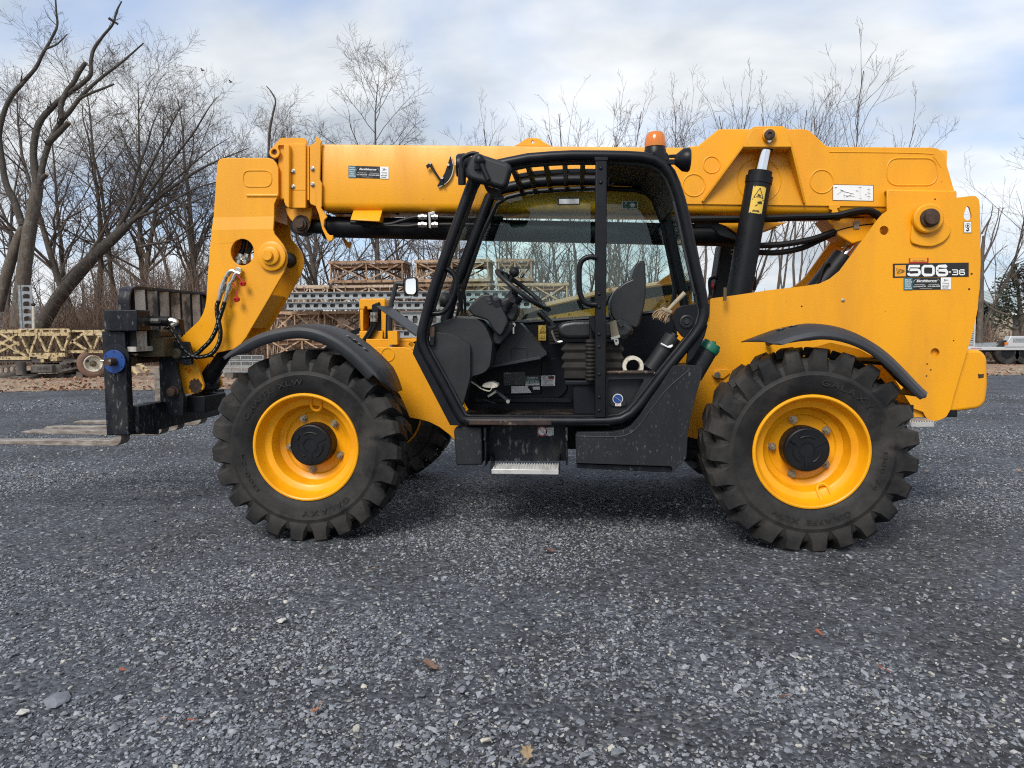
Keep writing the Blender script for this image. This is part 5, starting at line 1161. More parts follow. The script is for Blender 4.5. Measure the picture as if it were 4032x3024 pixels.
# lug under the collar with the extension ram
lug = P('B', [(832, 722), (1036, 722), (1030, 770), (1012, 868), (985, 890), (945, 890), (912, 870), (895, 835), (862, 800), (845, 770)], -.1)
obj('ram_lug', MB().prism(lug, -.11, -.085), 'yellow', inner, .004); obj('ram_lug', MB().prism(lug, .085, .11), 'yellow', inner)
c = Q('B', (948, 845), -.12); obj('ram_pin', MB().lathe((c.x, -.111, c.z), [(.070, 0), (.070, -.012), (.052, -.014), (.050, -.035), (.036, -.037), (.034, -.055), (.01, -.057)], 24), 'rust', inner)
r0 = Q('B', (955, 860), 0); r1 = Q('B', (1130, 865), 0); r2 = Q('E', (575, 690), 0)
obj('extension_ram', MB().cyl(r1, r2, .083, 28).cyl(r1, r1+(r2-r1).normalized()*.04, .095, 28).cyl(r0, r1, .055, 20).cyl((r0.x, -.08, r0.z), (r0.x, .08, r0.z), .075, 20), 'black', T)
br_ = P('E', [(450, 618), (860, 618), (800, 640), (700, 675), (640, 690), (575, 680), (510, 640)], -.1)
obj('ram_mount', MB().prism(br_, -.14, -.11), 'yellow', T, .004); obj('ram_mount', MB().prism(br_, .11, .14), 'yellow', T)
obj('ram_guard', MB().prism(P('E', [(335, 615), (470, 615), (580, 690), (580, 720), (480, 690), (430, 640), (335, 650)], -.16), -.165, -.145), 'black', T, .006)
# tray under the boom
q0, q1, q2, q3 = Q('B', (1352, 742), -.16), Q('B', (1575, 740), -.16), Q('B', (1550, 826), -.26), Q('B', (1328, 814), -.26)
b = MB(); up_ = Vector((0, 0, .01)); b.add([q0, q1, q2, q3, q0+up_, q1+up_, q2+up_, q3+up_], [(3, 2, 1, 0), (4, 5, 6, 7), (0, 1, 5, 4), (1, 2, 6, 5), (2, 3, 7, 6), (3, 0, 4, 7)])
b.box(q0.x+.03, q1.x-.02, -.16, .16, q1.z-.09, q1.z); obj('hose_tray', b, 'yellow', T, .004)
# pipes and hoses along the boom underside
def pipe(cr, pts, y, r, name='hydraulic_pipe', m_='hose', par=T, n=6):
    return obj(name, MB().tube(sm([Q(cr, p, y) for p in pts], n), r, 8), m_, par)
pipe('B', [(1150, 745), (1300, 752), (1600, 748), (1700, 760)], -.05, .014)
pipe('B', [(1330, 830), (1600, 848), (1720, 820), (1850, 790), (2147, 796), (2500, 800)], -.17, .016)
pipe('B', [(1480, 850), (1750, 862), (1860, 852), (2147, 848), (2500, 855)], -.17, .016)
pipe('E', [(200, 596), (470, 592), (700, 590), (900, 582), (1130, 575), (1220, 556), (1310, 543), (1370, 560), (1405, 590)], -.23, .021)
pipe('E', [(200, 606), (720, 602), (900, 592), (1130, 585), (1230, 570), (1310, 555), (1360, 572), (1392, 600)], -.20, .018)
pipe('E', [(690, 748), (850, 738), (1000, 712), (1120, 672), (1200, 648), (1290, 632), (1400, 622)], -.12, .022)
pipe('E', [(695, 785), (820, 786), (950, 760), (1050, 715), (1150, 672), (1260, 645), (1400, 640)], -.08, .021)
for p in (((1255, 632), .022), ((1148, 580), .02)):
    c = Q('E', p[0], -.13); obj('hose_clamp', MB().box(c.x-.02, c.x+.02, -.15, -.06, c.z-.028, c.z+.028), 'wood' if p[1] > .021 else 'black', T, .004)
c = Q('E', (1137, 545), YB-.03); obj('clip_bracket', MB().prism(P('E', [(1105, 512), (1165, 508), (1168, 530), (1150, 535), (1165, 570), (1120, 572), (1122, 545), (1105, 540)], YB-.03), YB-.03, YB-.0125), 'yellow', T, .003)
c = Q('B', (1940, 820), -.2); cb = obj('fitting_bracket', MB().prism(P('B', [(1925, 755), (1975, 745), (1980, 765), (1945, 775), (1950, 880), (1930, 875)], -.2), -.21, -.17), 'steel', T, .003)
for (yy, z_) in ((790, 0), (850, 0)):
    for (xa, xb) in ((1850, 1915), (1955, 2000)):
        obj('hose_fitting', MB().cyl(Q('B', (xa, yy), -.2), Q('B', (xb, yy), -.2), .019, 8).cyl(Q('B', ((xa*2+xb)/3, yy), -.2), Q('B', ((xa+xb*2)/3, yy), -.2), .024, 6), 'steel', cb)
# top lifting eye
ey = P('C', [(815, 42), (850, 22), (885, -2), (900, -8), (960, -8), (978, -2), (1020, 26), (1055, 44)], -.02)
obj('lifting_eye', MB().prism(ey, -.03, .0, [P('C', ell(932, 17, 12), -.02)]), 'yellow', T)
# angle indicator
cr_ = P('B', [(2095, 315), (2106, 345), (2115, 390), (2112, 440), (2095, 490), (2060, 530), (2000, 560), (1992, 548), (2020, 500), (2050, 450), (2070, 390), (2085, 345)], YB-.03)
ai = obj('angle_indicator', MB().prism(cr_, YB-.022, YB-.016), 'frame', T)
edge = P('B', [(2097, 318), (2116, 390), (2112, 440), (2092, 492), (2055, 533), (2002, 560)], YB-.03)
obj('scale_edge', MB().tube([(x, YB-.02, z) for x, z in sm(edge, 4)], .0035, 6), 'cream', ai)
obj('pointer_arm', MB().prism(P('B', [(1905, 395), (1935, 370), (1955, 378), (1955, 395), (2048, 540), (2035, 545), (1935, 400), (1918, 418)], YB-.04), YB-.04, YB-.026), 'frame', ai, .002)
for (px, py) in ((2080, 391), (2034, 491), (1944, 378)):
    c = Q('B', (px, py), YB-.03); obj('bolt_head', MB().cyl((c.x, YB-.012, c.z), (c.x, YB-.045, c.z), .010, 8), 'steel', ai)

# ---- boom head (nose)
def head_plate(y0, th, shift):
    pts = PX([('B', (296, 400)), ('B', (302, 362)), ('B', (318, 342)), ('B', (345, 333)), ('B', (690, 332)), ('B', (725, 342)), ('B', (752, 372)), ('B', (768, 410)), ('B', (770, 630)), ('B', (752, 652)), ('B', (737, 690)), ('B', (735, 890)), ('B', (745, 922)), ('B', (785, 970)), ('B', (815, 1010)),
              ('B', (832, 1050)), ('B', (841, 1090)), ('B', (838, 1145)), ('B', (815, 1215)), ('B', (700, 1418)), ('B', (560, 1655)), ('L', (1575, 770)), ('L', (1520, 840)), ('L', (1435, 900)), ('L', (1200, 950)), ('L', (1000, 1000)), ('L', (975, 970)), ('L', (920, 880)), ('L', (858, 782)),
              ('L', (905, 735)), ('L', (990, 655)), ('L', (1060, 590)), ('L', (1105, 510)), ('L', (1130, 430)), ('L', (1142, 350)), ('B', (230, 1250)), ('B', (250, 1000)), ('B', (272, 750)), ('B', (285, 560))], y0)
    return pts
hp = head_plate(-.215, .02, 0)
hole = P('B', ell(497, 1060, 89, 102, 32), -.215)
def bent(y0, y1, zs, sgn):
    b = MB().prism(hp, y0, y1, [hole]); me = b.mesh('boom_head_plate', flat=True); bm = bmesh.new(); bm.from_mesh(me)
    for z in zs:
        bmesh.ops.bisect_plane(bm, geom=bm.verts[:]+bm.edges[:]+bm.faces[:], plane_co=(0, 0, z), plane_no=(0, 0, 1))
    for v in bm.verts:
        f = min(1, max(0, (zs[0]-v.co.z)/(zs[0]-zs[1]))); v.co.y += sgn*.013*f
    bm.to_mesh(me); bm.free(); return me
z1 = P('B', [(500, 787)], -.215)[0][1]; z2 = P('B', [(500, 885)], -.215)[0][1]
me = bent(-.205, -.185, (z1, z2), -1); me.materials.append(M['yellow']); hd = obj('boom_head', me, None, T, .004)
me = bent(.105, .125, (z1, z2), 1); me.materials.append(M['yellow']); obj('boom_head_far_plate', me, None, T)
ring(rnd(P('B', [(502, 432), (720, 432), (720, 556), (502, 556)], -.206), .14, 9), y=-.2055, par=hd)
wl = P('B', [(532, 612), (770, 612), (770, 632), (545, 634), (532, 625)], -.206)
obj('weld_bead', MB().tube([(wl[0][0], -.206, wl[0][1]-.012), (wl[1][0], -.206, wl[1][1]-.012)], .011, 8), 'yellow', hd)
c = Q('B', (722, 1090), -.235)
o = obj('head_pivot', MB().lathe((c.x, -.236, c.z), [(.112, 0), (.112, -.010), (.105, -.014), (.072, -.014), (.070, -.034), (.064, -.038), (.040, -.038)], 36), 'yellow', hd)
obj('pivot_bolt', MB().lathe((c.x-.012, -.262, c.z), [(.040, 0), (.040, -.032), (.036, -.036)], 18), 'yellow', hd)
# webs between the two head plates
web = P('B', [(700, 660), (700, 820)], -.1), P('B', [(700, 880), (690, 900), (760, 990)], -.1)
obj('head_web', MB().strip(P('B', [(755, 420), (752, 640), (718, 690), (716, 810)], -.215), -.184, .104, .015), 'yellow', hd)
obj('head_web', MB().strip(P('B', [(690, 1385), (620, 1510), (545, 1640)], -.215), -.21, .13, .015), 'yellow', hd)
obj('head_web', MB().strip(P('B', [(310, 345), (300, 500), (280, 800), (255, 1150), (225, 1450)], -.215), -.186, .106, .015), 'yellow', hd)
obj('head_web', MB().strip(P('B', [(320, 345), (700, 345)], -.215), -.184, .104, .015), 'yellow', hd)
b = MB(); c2 = Q('B', (690, 1090), 0); b.cyl((c.x, -.2, c.z), (c.x, .12, c.z), .06, 20); obj('pivot_shaft', b, 'black', hd)
for k, x_ in enumerate((470, 520)):
    pts = [(x_+28, 930), (x_+40, 980), (x_+30, 1040), (x_+5, 1090), (x_-10, 1150)]
    obj('hydraulic_hose', MB().tube(sm([Q('B', p, -.12) for p in pts], 5), .02, 8), 'hose', hd)
    obj('hose_fitting', MB().cyl(Q('B', (x_+15, 1075), -.14), Q('B', (x_-8, 1150), -.15), .023, 8).cyl(Q('B', (x_+4, 1105), -.14), Q('B', (x_-2, 1125), -.15), .03, 6), 'steel', hd)
# outside hoses on the head with couplings
YH = -.27
def coupling(pts, rads):
    b = MB()
    for i in range(len(pts)-1): b.cyl(Q('L', pts[i], YH), Q('L', pts[i+1], YH), rads[i], 8 if i % 2 else 12)
    return b
obj('quick_coupling', coupling([(1355, 105), (1335, 165), (1325, 200), (1310, 250), (1300, 285), (1275, 370)], [.017, .022, .026, .023, .017]), 'steel', hd, flat=True)
obj('quick_coupling', coupling([(1435, 140), (1410, 180), (1395, 205), (1385, 255), (1370, 300), (1340, 385)], [.017, .022, .024, .020, .016]), 'steel', hd, flat=True)
obj('elbow_fitting', MB().tube(sm([Q('L', p, YH+.01) for p in ((1475, 75), (1440, 50), (1395, 55), (1365, 100))], 5), .018, 10), 'steel', hd)
obj('elbow_fitting', MB().tube(sm([Q('L', p, YH+.01) for p in ((1515, 80), (1480, 70), (1455, 95), (1437, 140))], 5), .020, 10), 'steel', hd)
obj('bulkhead_plate', MB().prism(P('L', [(1465, 0), (1525, 20), (1510, 110), (1460, 125)], -.25), -.258, -.236), 'steel', hd, .002)
for pts in ([(1275, 372), (1255, 440), (1262, 540), (1285, 640), (1295, 740), (1270, 850), (1200, 945), (1100, 980), (1010, 972), (930, 925), (850, 820), (780, 700), (700, 610), (620, 590)],
            [(1340, 385), (1310, 480), (1275, 590), (1240, 700), (1180, 810), (1100, 890), (1040, 945), (960, 978), (860, 978), (760, 940), (690, 850), (668, 760), (690, 690), (760, 640)]):
    hs = obj('hydraulic_hose', MB().tube(sm([Q('L', p, YH-.03+.00*i) for i, p in enumerate(pts)], 6), .0165, 10), 'hose', hd)
    sp = sm([Q('L', p, YH-.03) for p in pts], 10); pb = MB()
    for i in range(4, len(sp)-4, 5):
        a_, b_ = Vector(sp[i]), Vector(sp[i+3]); off = Vector((0, -.0160, 0)); pb.bar(a_+off, b_+off, .0016, .0038, (0, 0, 1))
    obj('hose_print', pb, 'hose_print', hs, flat=True)
for pts, e in (([(1470, 85), (1510, 130), (1545, 175)], (1548, 180)), ([(1400, 155), (1440, 190), (1465, 260), (1480, 340)], (1480, 352))):
    st = obj('cap_strap', MB().tube(sm([Q('L', p, YH-.01) for p in pts], 5), .0045, 6), 'red', hd)
    c = Q('L', e, YH-.01); obj('dust_cap', MB().lathe((c.x, c.y+.012, c.z), [(.018, 0), (.020, -.01), (.020, -.03), (.010, -.032), (.009, -.02)], 14, (.3, 1, .2)), 'red', st)
# ---- quick hitch and tilt ram
HY = -.20
hit = rnd(P('L', [(806, 1030), (1005, 1000), (1060, 1120), (1112, 1290), (1108, 1330), (1062, 1372), (905, 1392), (880, 1370), (862, 1310)], HY), .02, 3)
hp_ = obj('quick_hitch', MB().prism(hit, HY, HY+.025, [P('L', ell(943, 1130, 37), HY)]), 'yellow', T)
obj('hitch_far_plate', MB().prism([(x, z) for x, z in hit], .09, .115), 'yellow', hp_)
obj('hitch_front', MB().strip(P('L', [(812, 1035), (870, 1320), (900, 1385)], HY), HY+.026, .089, .012), 'yellow', hp_)
c = Q('L', (1025, 1300), HY); obj('worn_pin', MB().prism([(c.x+(.052+.008*math.sin(k*2.3))*math.cos(2*math.pi*k/22), c.z+(.058+.008*math.cos(k*3.1))*math.sin(2*math.pi*k/22)) for k in range(22)], HY-.006, HY-.001), 'rust', hp_)
t0 = Q('L', (1372, 905), -.04); t1 = Q('L', (1165, 1215), -.04)
tr_ = obj('tilt_ram', MB().cyl(t1, t0+(t0-t1)*.7, .055, 24), 'black', T); d_ = (t0-t1).normalized()
obj('ram_gland', MB().cyl(t1-d_*.06, t1+d_*.10, .068, 24), 'black', tr_)
obj('ram_eye', MB().cyl((c.x, -.14, c.z), (c.x, .08, c.z), .06, 20), 'black', tr_)
# ---- fork carriage
CY0, CY1 = -.68, .62
cg = obj('fork_carriage', MB().box(*[v for v in (Q('A', (678, 1000), CY0).x, Q('A', (828, 1000), CY0).x)], CY0, CY0+.07, Q('A', (690, 1350), CY0).z, Q('A', (690, 668), CY0).z), 'black_worn', T, .008)
xA, xB = Q('A', (678, 1000), CY0).x, Q('A', (828, 1000), CY0).x
q0 = Q('A', (680, 672), CY0-.03); q1 = Q('A', (893, 530), CY0-.03)
obj('top_corner_block', MB().box(q0.x, q1.x, CY0-.03, CY0+.14, q0.z, q1.z), 'black_worn', cg, .008)
# rails running across the machine
zr0, zr1 = Q('A', (838, 1345), CY0+.07).z, Q('A', (838, 1160), CY0+.07).z
obj('lower_rail', MB().box(xB-.055, xB+.035, CY0+.071, CY1, zr0, zr1), 'black_worn', cg, .006)
obj('rail_joint', MB().box(xB-.058, xB+.039, CY0+.28, CY0+.32, zr0-.03, zr1+.004), 'black_worn', cg, .004)
q = Q('A', (820, 820), CY0+.07); q2 = Q('A', (820, 690), CY0+.07)
obj('upper_rail', MB().box(xB-.09, xB-.01, CY0+.071, CY1, q.z, q2.z), 'black_worn', cg, .006)
obj('far_side_plate', MB().box(xA, xB, CY1-.07, CY1, zr0, q2.z), 'black_worn', cg, .006)
# fork shaft with the blue disc
sx, sz = Q('A', (752, 868), CY0-.02).x, Q('A', (752, 868), CY0-.02).z
obj('shaft_collar_ring', MB().lathe((sx, CY0-.001, sz+.03), [(.098, 0), (.098, -.006), (.08, -.008)], 32), 'black_worn', cg)
obj('fork_shaft', MB().cyl((sx, CY0-.11, sz), (sx, CY1, sz), .030, 24), 'rust', cg)
bd = obj('blue_disc', MB().lathe((sx, CY0-.02, sz), [(.084, 0), (.084, -.016), (.03, -.016)], 48), 'blue', cg, .002)
for k in range(6):
    a = R_(25+60*k); obj('disc_hole', MB().lathe((sx+.070*math.cos(a), CY0-.0362, sz+.070*math.sin(a)), [(.006, 0), (.006, -.001)], 10), 'decal_black', bd)
obj('shaft_sleeve', MB().cyl((sx, CY0+.075, sz), (sx, CY0+.18, sz), .045, 24), 'rustpale', cg)
obj('lock_bolt', MB().cyl((sx-.055, CY0-.095, sz+.01), (sx-.02, CY0-.095, sz+.005), .008, 8).cyl((sx+.02, CY0-.112, sz+.01), (sx+.02, CY0-.108, sz+.01), .01, 8), 'steel', cg)
# sliding head (brown block) and hitch adapter
q0 = Q('A', (905, 840), -.45); q1 = Q('A', (1065, 712), -.45)
obj('adapter_block', MB().box(q0.x, q1.x, -.45, -.20, q0.z, q1.z), 'rustpale', cg, .008)
q0 = Q('A', (905, 700), -.42); q1 = Q('A', (1055, 660), -.42)
obj('adapter_knuckle', MB().prism(rnd(P('A', [(905, 712), (985, 660), (1055, 660), (1060, 712)], -.42), .02), -.44, -.25), 'rustpale', cg, .006)
ad = P('L', [(625, 985), (700, 985), (702, 820), (940, 815), (955, 870), (972, 940), (970, 1068), (878, 1075), (862, 1040), (806, 1040), (835, 1180), (868, 1370), (890, 1400), (886, 1620), (740, 1620), (700, 1470), (640, 1470)], -.30)
obj('hitch_adapter', MB().prism(rnd(ad, .012, 2), -.30, -.265), 'black_worn', cg)
obj('hitch_adapter', MB().prism(rnd(ad, .012, 2), .17, .20), 'black', cg)
c = Q('L', (785, 1360), -.30); obj('adapter_pin', MB().lathe((c.x, -.301, c.z), [(.045, 0), (.045, -.01), (.035, -.012), (.033, -.045), (.02, -.048)], 20), 'rust', cg)
c = Q('L', (822, 945), -.30); obj('hook_pin', MB().lathe((c.x, -.301, c.z), [(.042, 0), (.042, -.02), (.03, -.03)], 20), 'rustpale', cg)
bx0 = Q('L', (890, 1600), -.26); bx1 = Q('L', (1238, 1345), -.0)
bz1 = Q('L', (890, 1405), -.19).z; bx2 = Q('L', (1125, 1500), -.19).x
obj('adapter_body', MB().box(bx0.x-.02, bx2, -.185, .168, bx0.z, bz1), 'black', cg, .01)
q0 = Q('L', (1130, 1590), .18); q1 = Q('L', (1240, 1345), .18)
obj('rail_end', MB().box(q0.x, q1.x, .22, .34, q0.z+.02, q1.z), 'black_worn', cg, .006)
# backrest
bt0 = Q('A', (775, 530), CY0); bx = bt0.x; bw = Q('A', (850, 530), CY0).x-bx
zt_ = Q('A', (800, 380), CY0).z; zb_ = Q('A', (780, 560), CY0).z
fr = [(CY0, zb_-.1), (CY0, zt_-.09), (CY0+.02, zt_-.03), (CY0+.08, zt_), (CY1-.22, zt_), (CY1-.16, zt_-.04), (CY1-.14, zt_-.1), (CY1-.14, zb_-.22)]
b = MB(); frs = rnd([(p[0], p[1]) for p in fr], .03, 3)[4:-4]
t_ = .018
pa = [np.array(p) for p in [fr[0]]+frs+[fr[-1]]]
vs = []; n = len(pa)
for i in range(n):
    d = pa[min(i+1, n-1)]-pa[max(i-1, 0)]; d /= np.linalg.norm(d)+1e-9; nr = np.array((-d[1], d[0]))
    for x_, o_ in ((bx, t_/2), (bx+bw, t_/2), (bx+bw, -t_/2), (bx, -t_/2)): p = pa[i]+nr*o_; vs.append((x_, p[0], p[1]))
b.add(vs, [(i*4+k, i*4+(k+1) % 4, (i+1)*4+(k+1) % 4, (i+1)*4+k) for i in range(n-1) for k in range(4)]+[(3, 2, 1, 0), tuple(range((n-1)*4, n*4))])
bk = obj('backrest_frame', b, 'black_worn', cg, ang=40)
yl, yr_ = CY0+.03, CY1-.15
for k in range(7):
    y_ = yl+(yr_-yl)*(k+.15)/7
    sl = MB().add([(bx+.01, y_, zt_-.012), (bx+bw-.005, y_+.135, zt_-.012), (bx+bw-.005, y_+.135, zb_-.24), (bx+.01, y_, zb_-.24),
                   (bx+.01, y_+.012, zt_-.012), (bx+bw-.005, y_+.147, zt_-.012), (bx+bw-.005, y_+.147, zb_-.24), (bx+.01, y_+.012, zb_-.24)],
                  [(0, 1, 2, 3), (7, 6, 5, 4), (0, 4, 5, 1), (1, 5, 6, 2), (2, 6, 7, 3), (3, 7, 4, 0)])
    obj('slat', sl, 'dusty', cg, flat=True)
    obj('slat_shade_strip', MB().box(bx+.004, bx+bw+.006, y_-.006, y_-.001, zb_-.24, zt_-.012), 'black', cg)  # black strip added at each slat edge, draws the shaded gap as colour
obj('backrest_sill', MB().box(bx, bx+bw+.02, CY0+.02, CY1-.13, zb_-.27, zb_-.235), 'dusty', cg)
# shift ram on the carriage
YS = -.52
a_, b_ = Q('L', (400, 560), YS), Q('L', (860, 590), YS)
sr = obj('shift_ram', MB().cyl(Q('L', (440, 590), YS), Q('L', (740, 590), YS), .034, 18), 'black', cg)
obj('shift_rod', MB().cyl(Q('L', (395, 590), YS), Q('L', (860, 590), YS), .018, 12), 'steel', sr)
for v in (548, 632): obj('tie_rod', MB().cyl(Q('L', (455, v), YS), Q('L', (735, v+4), YS), .008, 8), 'black', sr)
obj('ram_clevis', MB().prism(P('L', [(395, 540), (440, 525), (450, 660), (400, 640)], YS), YS-.02, YS+.04), 'rustpale', sr, .004)
obj('ram_clevis', MB().prism(P('L', [(800, 560), (865, 570), (865, 620), (885, 740), (800, 740), (815, 640)], YS), YS-.02, YS+.04), 'black', sr, .004)
c = Q('L', (430, 590), YS-.04); obj('pin_tab', MB().lathe(c, [(.020, 0), (.020, -.005)], 14), 'cream', sr); obj('lynch_pin', MB().tube([c+Vector((.022*math.cos(a), -.004, .03+.026*math.sin(a))) for a in [k*math.pi/5 for k in range(10)]], .0035, 5, closed=True), 'steel', sr)
obj('hose_fitting', MB().cyl(Q('L', (490, 590), YS-.03), Q('L', (630, 590), YS-.05), .018, 10).cyl(Q('L', (520, 590), YS-.03), Q('L', (560, 590), YS-.04), .024, 6), 'steel', sr)
obj('hose_fitting', MB().tube(sm([Q('L', p, YS-.04) for p in ((745, 580), (800, 595), (815, 615), (770, 640))], 4), .019, 8), 'steel', sr)
# tines
def tine(y, w, ln, heel):
    z0 = heel[1]; x0 = heel[0]; t = .045
    prof = [(x0+.02, z0+.55), (x0-.03, z0+.55), (x0-.03, z0+.075), (x0-.05, z0+t+.006), (x0-.08, z0+t), (x0-ln, z0+.030), (x0-ln-.03, z0+.015), (x0-ln, z0+.008), (x0-.5, z0), (x0-.04, z0), (x0-.005, z0+.012), (x0+.015, z0+.035), (x0+.02, z0+.07)]
    obj('fork_tine', MB().prism(prof, y, y+w), 'tine', cg, .004)
hq = Q('A', (795, 1418), CY0+.05)
for y, w, ln in ((CY0+.02, .11, 1.25), (-.13, .11, 1.17), (.12, .10, 1.17), (CY1-.13, .11, 1.17)):
    tine(y, w, ln, (hq.x, hq.z))
# ================================================================== cab
YN, YR = -1.06, -.27                            # near and far side frames
roof = [('C', (518, 285)), ('C', (545, 235)), ('C', (590, 195)), ('C', (650, 168)), ('C', (770, 142)), ('C', (900, 116)), ('C', (1050, 104)), ('C', (1200, 97)), ('C', (1400, 98)), ('C', (1560, 101)), ('C', (1670, 108)), ('C', (1755, 126)), ('C', (1815, 160)),
        ('C', (1860, 215)), ('C', (1892, 290)), ('C', (1925, 390)), ('C', (1958, 520)), ('C', (1995, 700)), ('C', (2035, 880)), ('C', (2068, 1020)), ('C', (2085, 1120))]
rp = PX(roof, YN)
rear_low = PX([('D', (2058, 430)), ('D', (2056, 500)), ('D', (2035, 575)), ('D', (1985, 650)), ('D', (1900, 755)), ('D', (1790, 890)), ('D', (1690, 1020)), ('D', (1610, 1125)), ('D', (1550, 1190)), ('D', (1480, 1228)), ('D', (1400, 1240)), ('D', (1200, 1243)), ('D', (800, 1243)), ('D', (420, 1240))], YN)
front_low = PX([('D', (375, 1225)), ('D', (340, 1165)), ('D', (245, 985)), ('D', (150, 815)), ('D', (108, 735)), ('D', (95, 680)), ('D', (102, 610)), ('D', (130, 500)), ('D', (180, 330)), ('D', (245, 140))], YN)
loop = [(x, YN+.035, z) for x, z in rp+rear_low+front_low]
cf = obj('cab_frame', MB().tube(loop, .033, 12, closed=True), 'frame', T, ang=50)
# inner step of the near frame (door rebate)
cen = np.array(P('D', [(1000, 600)], YN)[0])
inn = [(x+(cen[0]-x)*.028, YN+.075, z+(cen[1]-z)*.028) for x, z in rp+rear_low+front_low]
obj('door_seal', MB().tube(inn, .020, 8, closed=True), 'dash', cf, ang=50)
# far frame
rpf = rp[1:]
farl = [(x, YR, z) for x, z in rpf]+[(rp[-1][0]-.06, YR, P('D', [(1700, 640)], YN)[0][1])]
ap = [(x, YR, z) for x, z in PX([('D', (180, 330)), ('D', (210, 235)), ('D', (245, 140))], YN)]
obj('far_cab_frame', MB().tube([(P('D', [(100, 640)], YN)[0][0], YR, P('D', [(100, 640)], YN)[0][1])]+ap+farl, .040, 12), 'frame', cf, ang=50)
# pillar B with rivets
b0, b1 = Q('D', (1297, 1215), YN), Q('C', (1352, 128), YN); b2 = Q('C', (1430, 128), YN)
bp_ = obj('door_pillar', MB().box(b1.x, b2.x, YN+.005, YN+.055, b0.z, b1.z), 'frame', cf, .006)
obj('pillar_cap', MB().box(b1.x-.006, b2.x+.006, YN+.001, YN+.06, b1.z-.012, b1.z+.012), 'frame', bp_, .003)
for py in (('C', 190), ('C', 285), ('D', 362), ('D', 452), ('D', 640), ('D', 725), ('D', 915), ('D', 1073), ('D', 1165)):
    c = Q(py[0], (1388 if py[0] == 'C' else 1326, py[1]), YN); obj('rivet', MB().ball((c.x, YN+.004, c.z), .012, .008, .012, 10, 6), 'frame', bp_)
def tube_part(name, cr, pts, y, r, ma='frame', par=cf, k=6):
    return obj(name, MB().tube(sm([Q(cr, p, y) for p in pts], k), r, 12), ma, par, ang=60)
tube_part('grab_handle', 'C', [(1360, 788), (1310, 786), (1268, 805), (1246, 850), (1243, 950), (1250, 1030), (1275, 1085), (1315, 1103), (1360, 1105)], YN+.0, .017)
tube_part('grab_handle', 'C', [(335, 862), (370, 872), (405, 905), (418, 955), (405, 1030), (370, 1110), (325, 1158), (255, 1165)], YN+.05, .017)
# lower outer skirts of the frame
sk = P('D', [(42, 770), (60, 690), (85, 690), (120, 760), (245, 985), (375, 1235), (372, 1268), (300, 1265)], YN+.02)
obj('frame_skirt', MB().prism(sk, YN+.02, YN+.05), 'frame', cf, .004)
sk = P('D', [(2060, 590), (2075, 570), (2050, 660), (1975, 800), (1925, 850), (1940, 720)], YN+.03)
obj('frame_skirt', MB().prism(sk, YN+.03, YN+.06), 'frame', cf, .004)
# sill with worn rust
s0_, s1_ = Q('D', (400, 1265), YN), Q('D', (1400, 1212), YN)
obj('door_sill', MB().box(s0_.x, s1_.x, YN+.008, YN+.20, s0_.z, s1_.z-.004), 'sill' if 'sill' in M else 'frame', cf, .006)
q = Q('D', (430, 1262), YN); q2 = Q('D', (1000, 1243), YN)
M['worn_sill'] = mat('worn_rusty_sill', (.05, .03, .022), .5, .3, col2=(.015, .014, .015), nscale=12, stretch=(.5, 1, 1), nlo=.45, nhi=.6, col3=(.20, .14, .10), n3scale=22, n3lo=.6, n3hi=.68)
obj('sill_edge', MB().box(q.x, q2.x, YN-.006, YN+.004, q.z, q2.z+.012), 'worn_sill', cf, .004)
# cab roof: grille bars, headliner, rear pane, windscreen
roofpath = rp[3:12]
xs_r = [p[0] for p in rp]; zs_r = [p[1] for p in rp]
def roof_z(x):
    i = max(k for k in range(3, 12) if rp[k][0] <= x+1e-6) if x >= rp[3][0] else 3
    j = min(i+1, 12); f = (x-rp[i][0])/(rp[j][0]-rp[i][0]+1e-9); return rp[i][1]+(rp[j][1]-rp[i][1])*f
for u in (790, 893, 1015, 1145, 1268):
    x = Q('C', (u, 160), YN).x; z = roof_z(x)
    obj('roof_bar', MB().box(x-.016, x+.016, YN+.05, YR, z-.045, z-.005), 'frame', cf, .004)
xa, xb_ = Q('C', (775, 160), YN).x, b1.x+.03
pth = [(xa+(xb_-xa)*k/8, roof_z(xa+(xb_-xa)*k/8)-.03) for k in range(9)]
obj('roof_rail', MB().strip(pth, -.72, -.655, .03), 'frame', cf, .004)
hl = [(b1.x+.02, roof_z(b1.x+.02)-.02)]+[(x, z-.018) for x, z in rp[9:15] if x > b1.x+.05]
obj('roof_panel', MB().strip(hl, YN+.04, YR, .03), 'dash', cf)
obj('headliner_pad', MB().strip([(x-.02, z-.03) for x, z in rp[11:16]], YN+.10, YR+.04, .03), 'dash', cf)
obj('roof_label', MB().box(0, 0.001, 0, .001, 0, .001), 'decal_grey', cf) if False else None
wsc = [(x+.0, z) for x, z in PX([('D', (102, 610)), ('D', (130, 500)), ('D', (180, 330)), ('D', (245, 140)), ('C', (518, 285)), ('C', (545, 235)), ('C', (600, 190))], YN)]
obj('windscreen', MB().strip(wsc, YN+.06, YR-.03, .006), 'glass_clear', cf)
rg = [(x-.004, z) for x, z in rp[15:21]]
obj('rear_window', MB().strip(rg, YN+.06, YR-.03, .006), 'glass', cf)
edge_ = rp[15:20]
obj('window_seal', MB().tube([(x-.035, YN+.06, z-.01) for x, z in edge_], .012, 8), 'decal_grey' if False else 'plastic', cf)
sill_z = P('C', [(1300, 1200)], YR)[0][1]
win = P('C', [(690, 430), (760, 385), (900, 350), (1100, 335), (1350, 325), (1620, 335), (1700, 360), (1745, 410), (1800, 560), (1850, 800), (1888, 1000), (1872, 1090), (1835, 1150), (1350, 1195), (880, 1225), (700, 1210), (420, 1190), (480, 960), (590, 640)], YR)
obj('side_window', MB().prism(win, YR-.004, YR+.002), 'glass', cf)
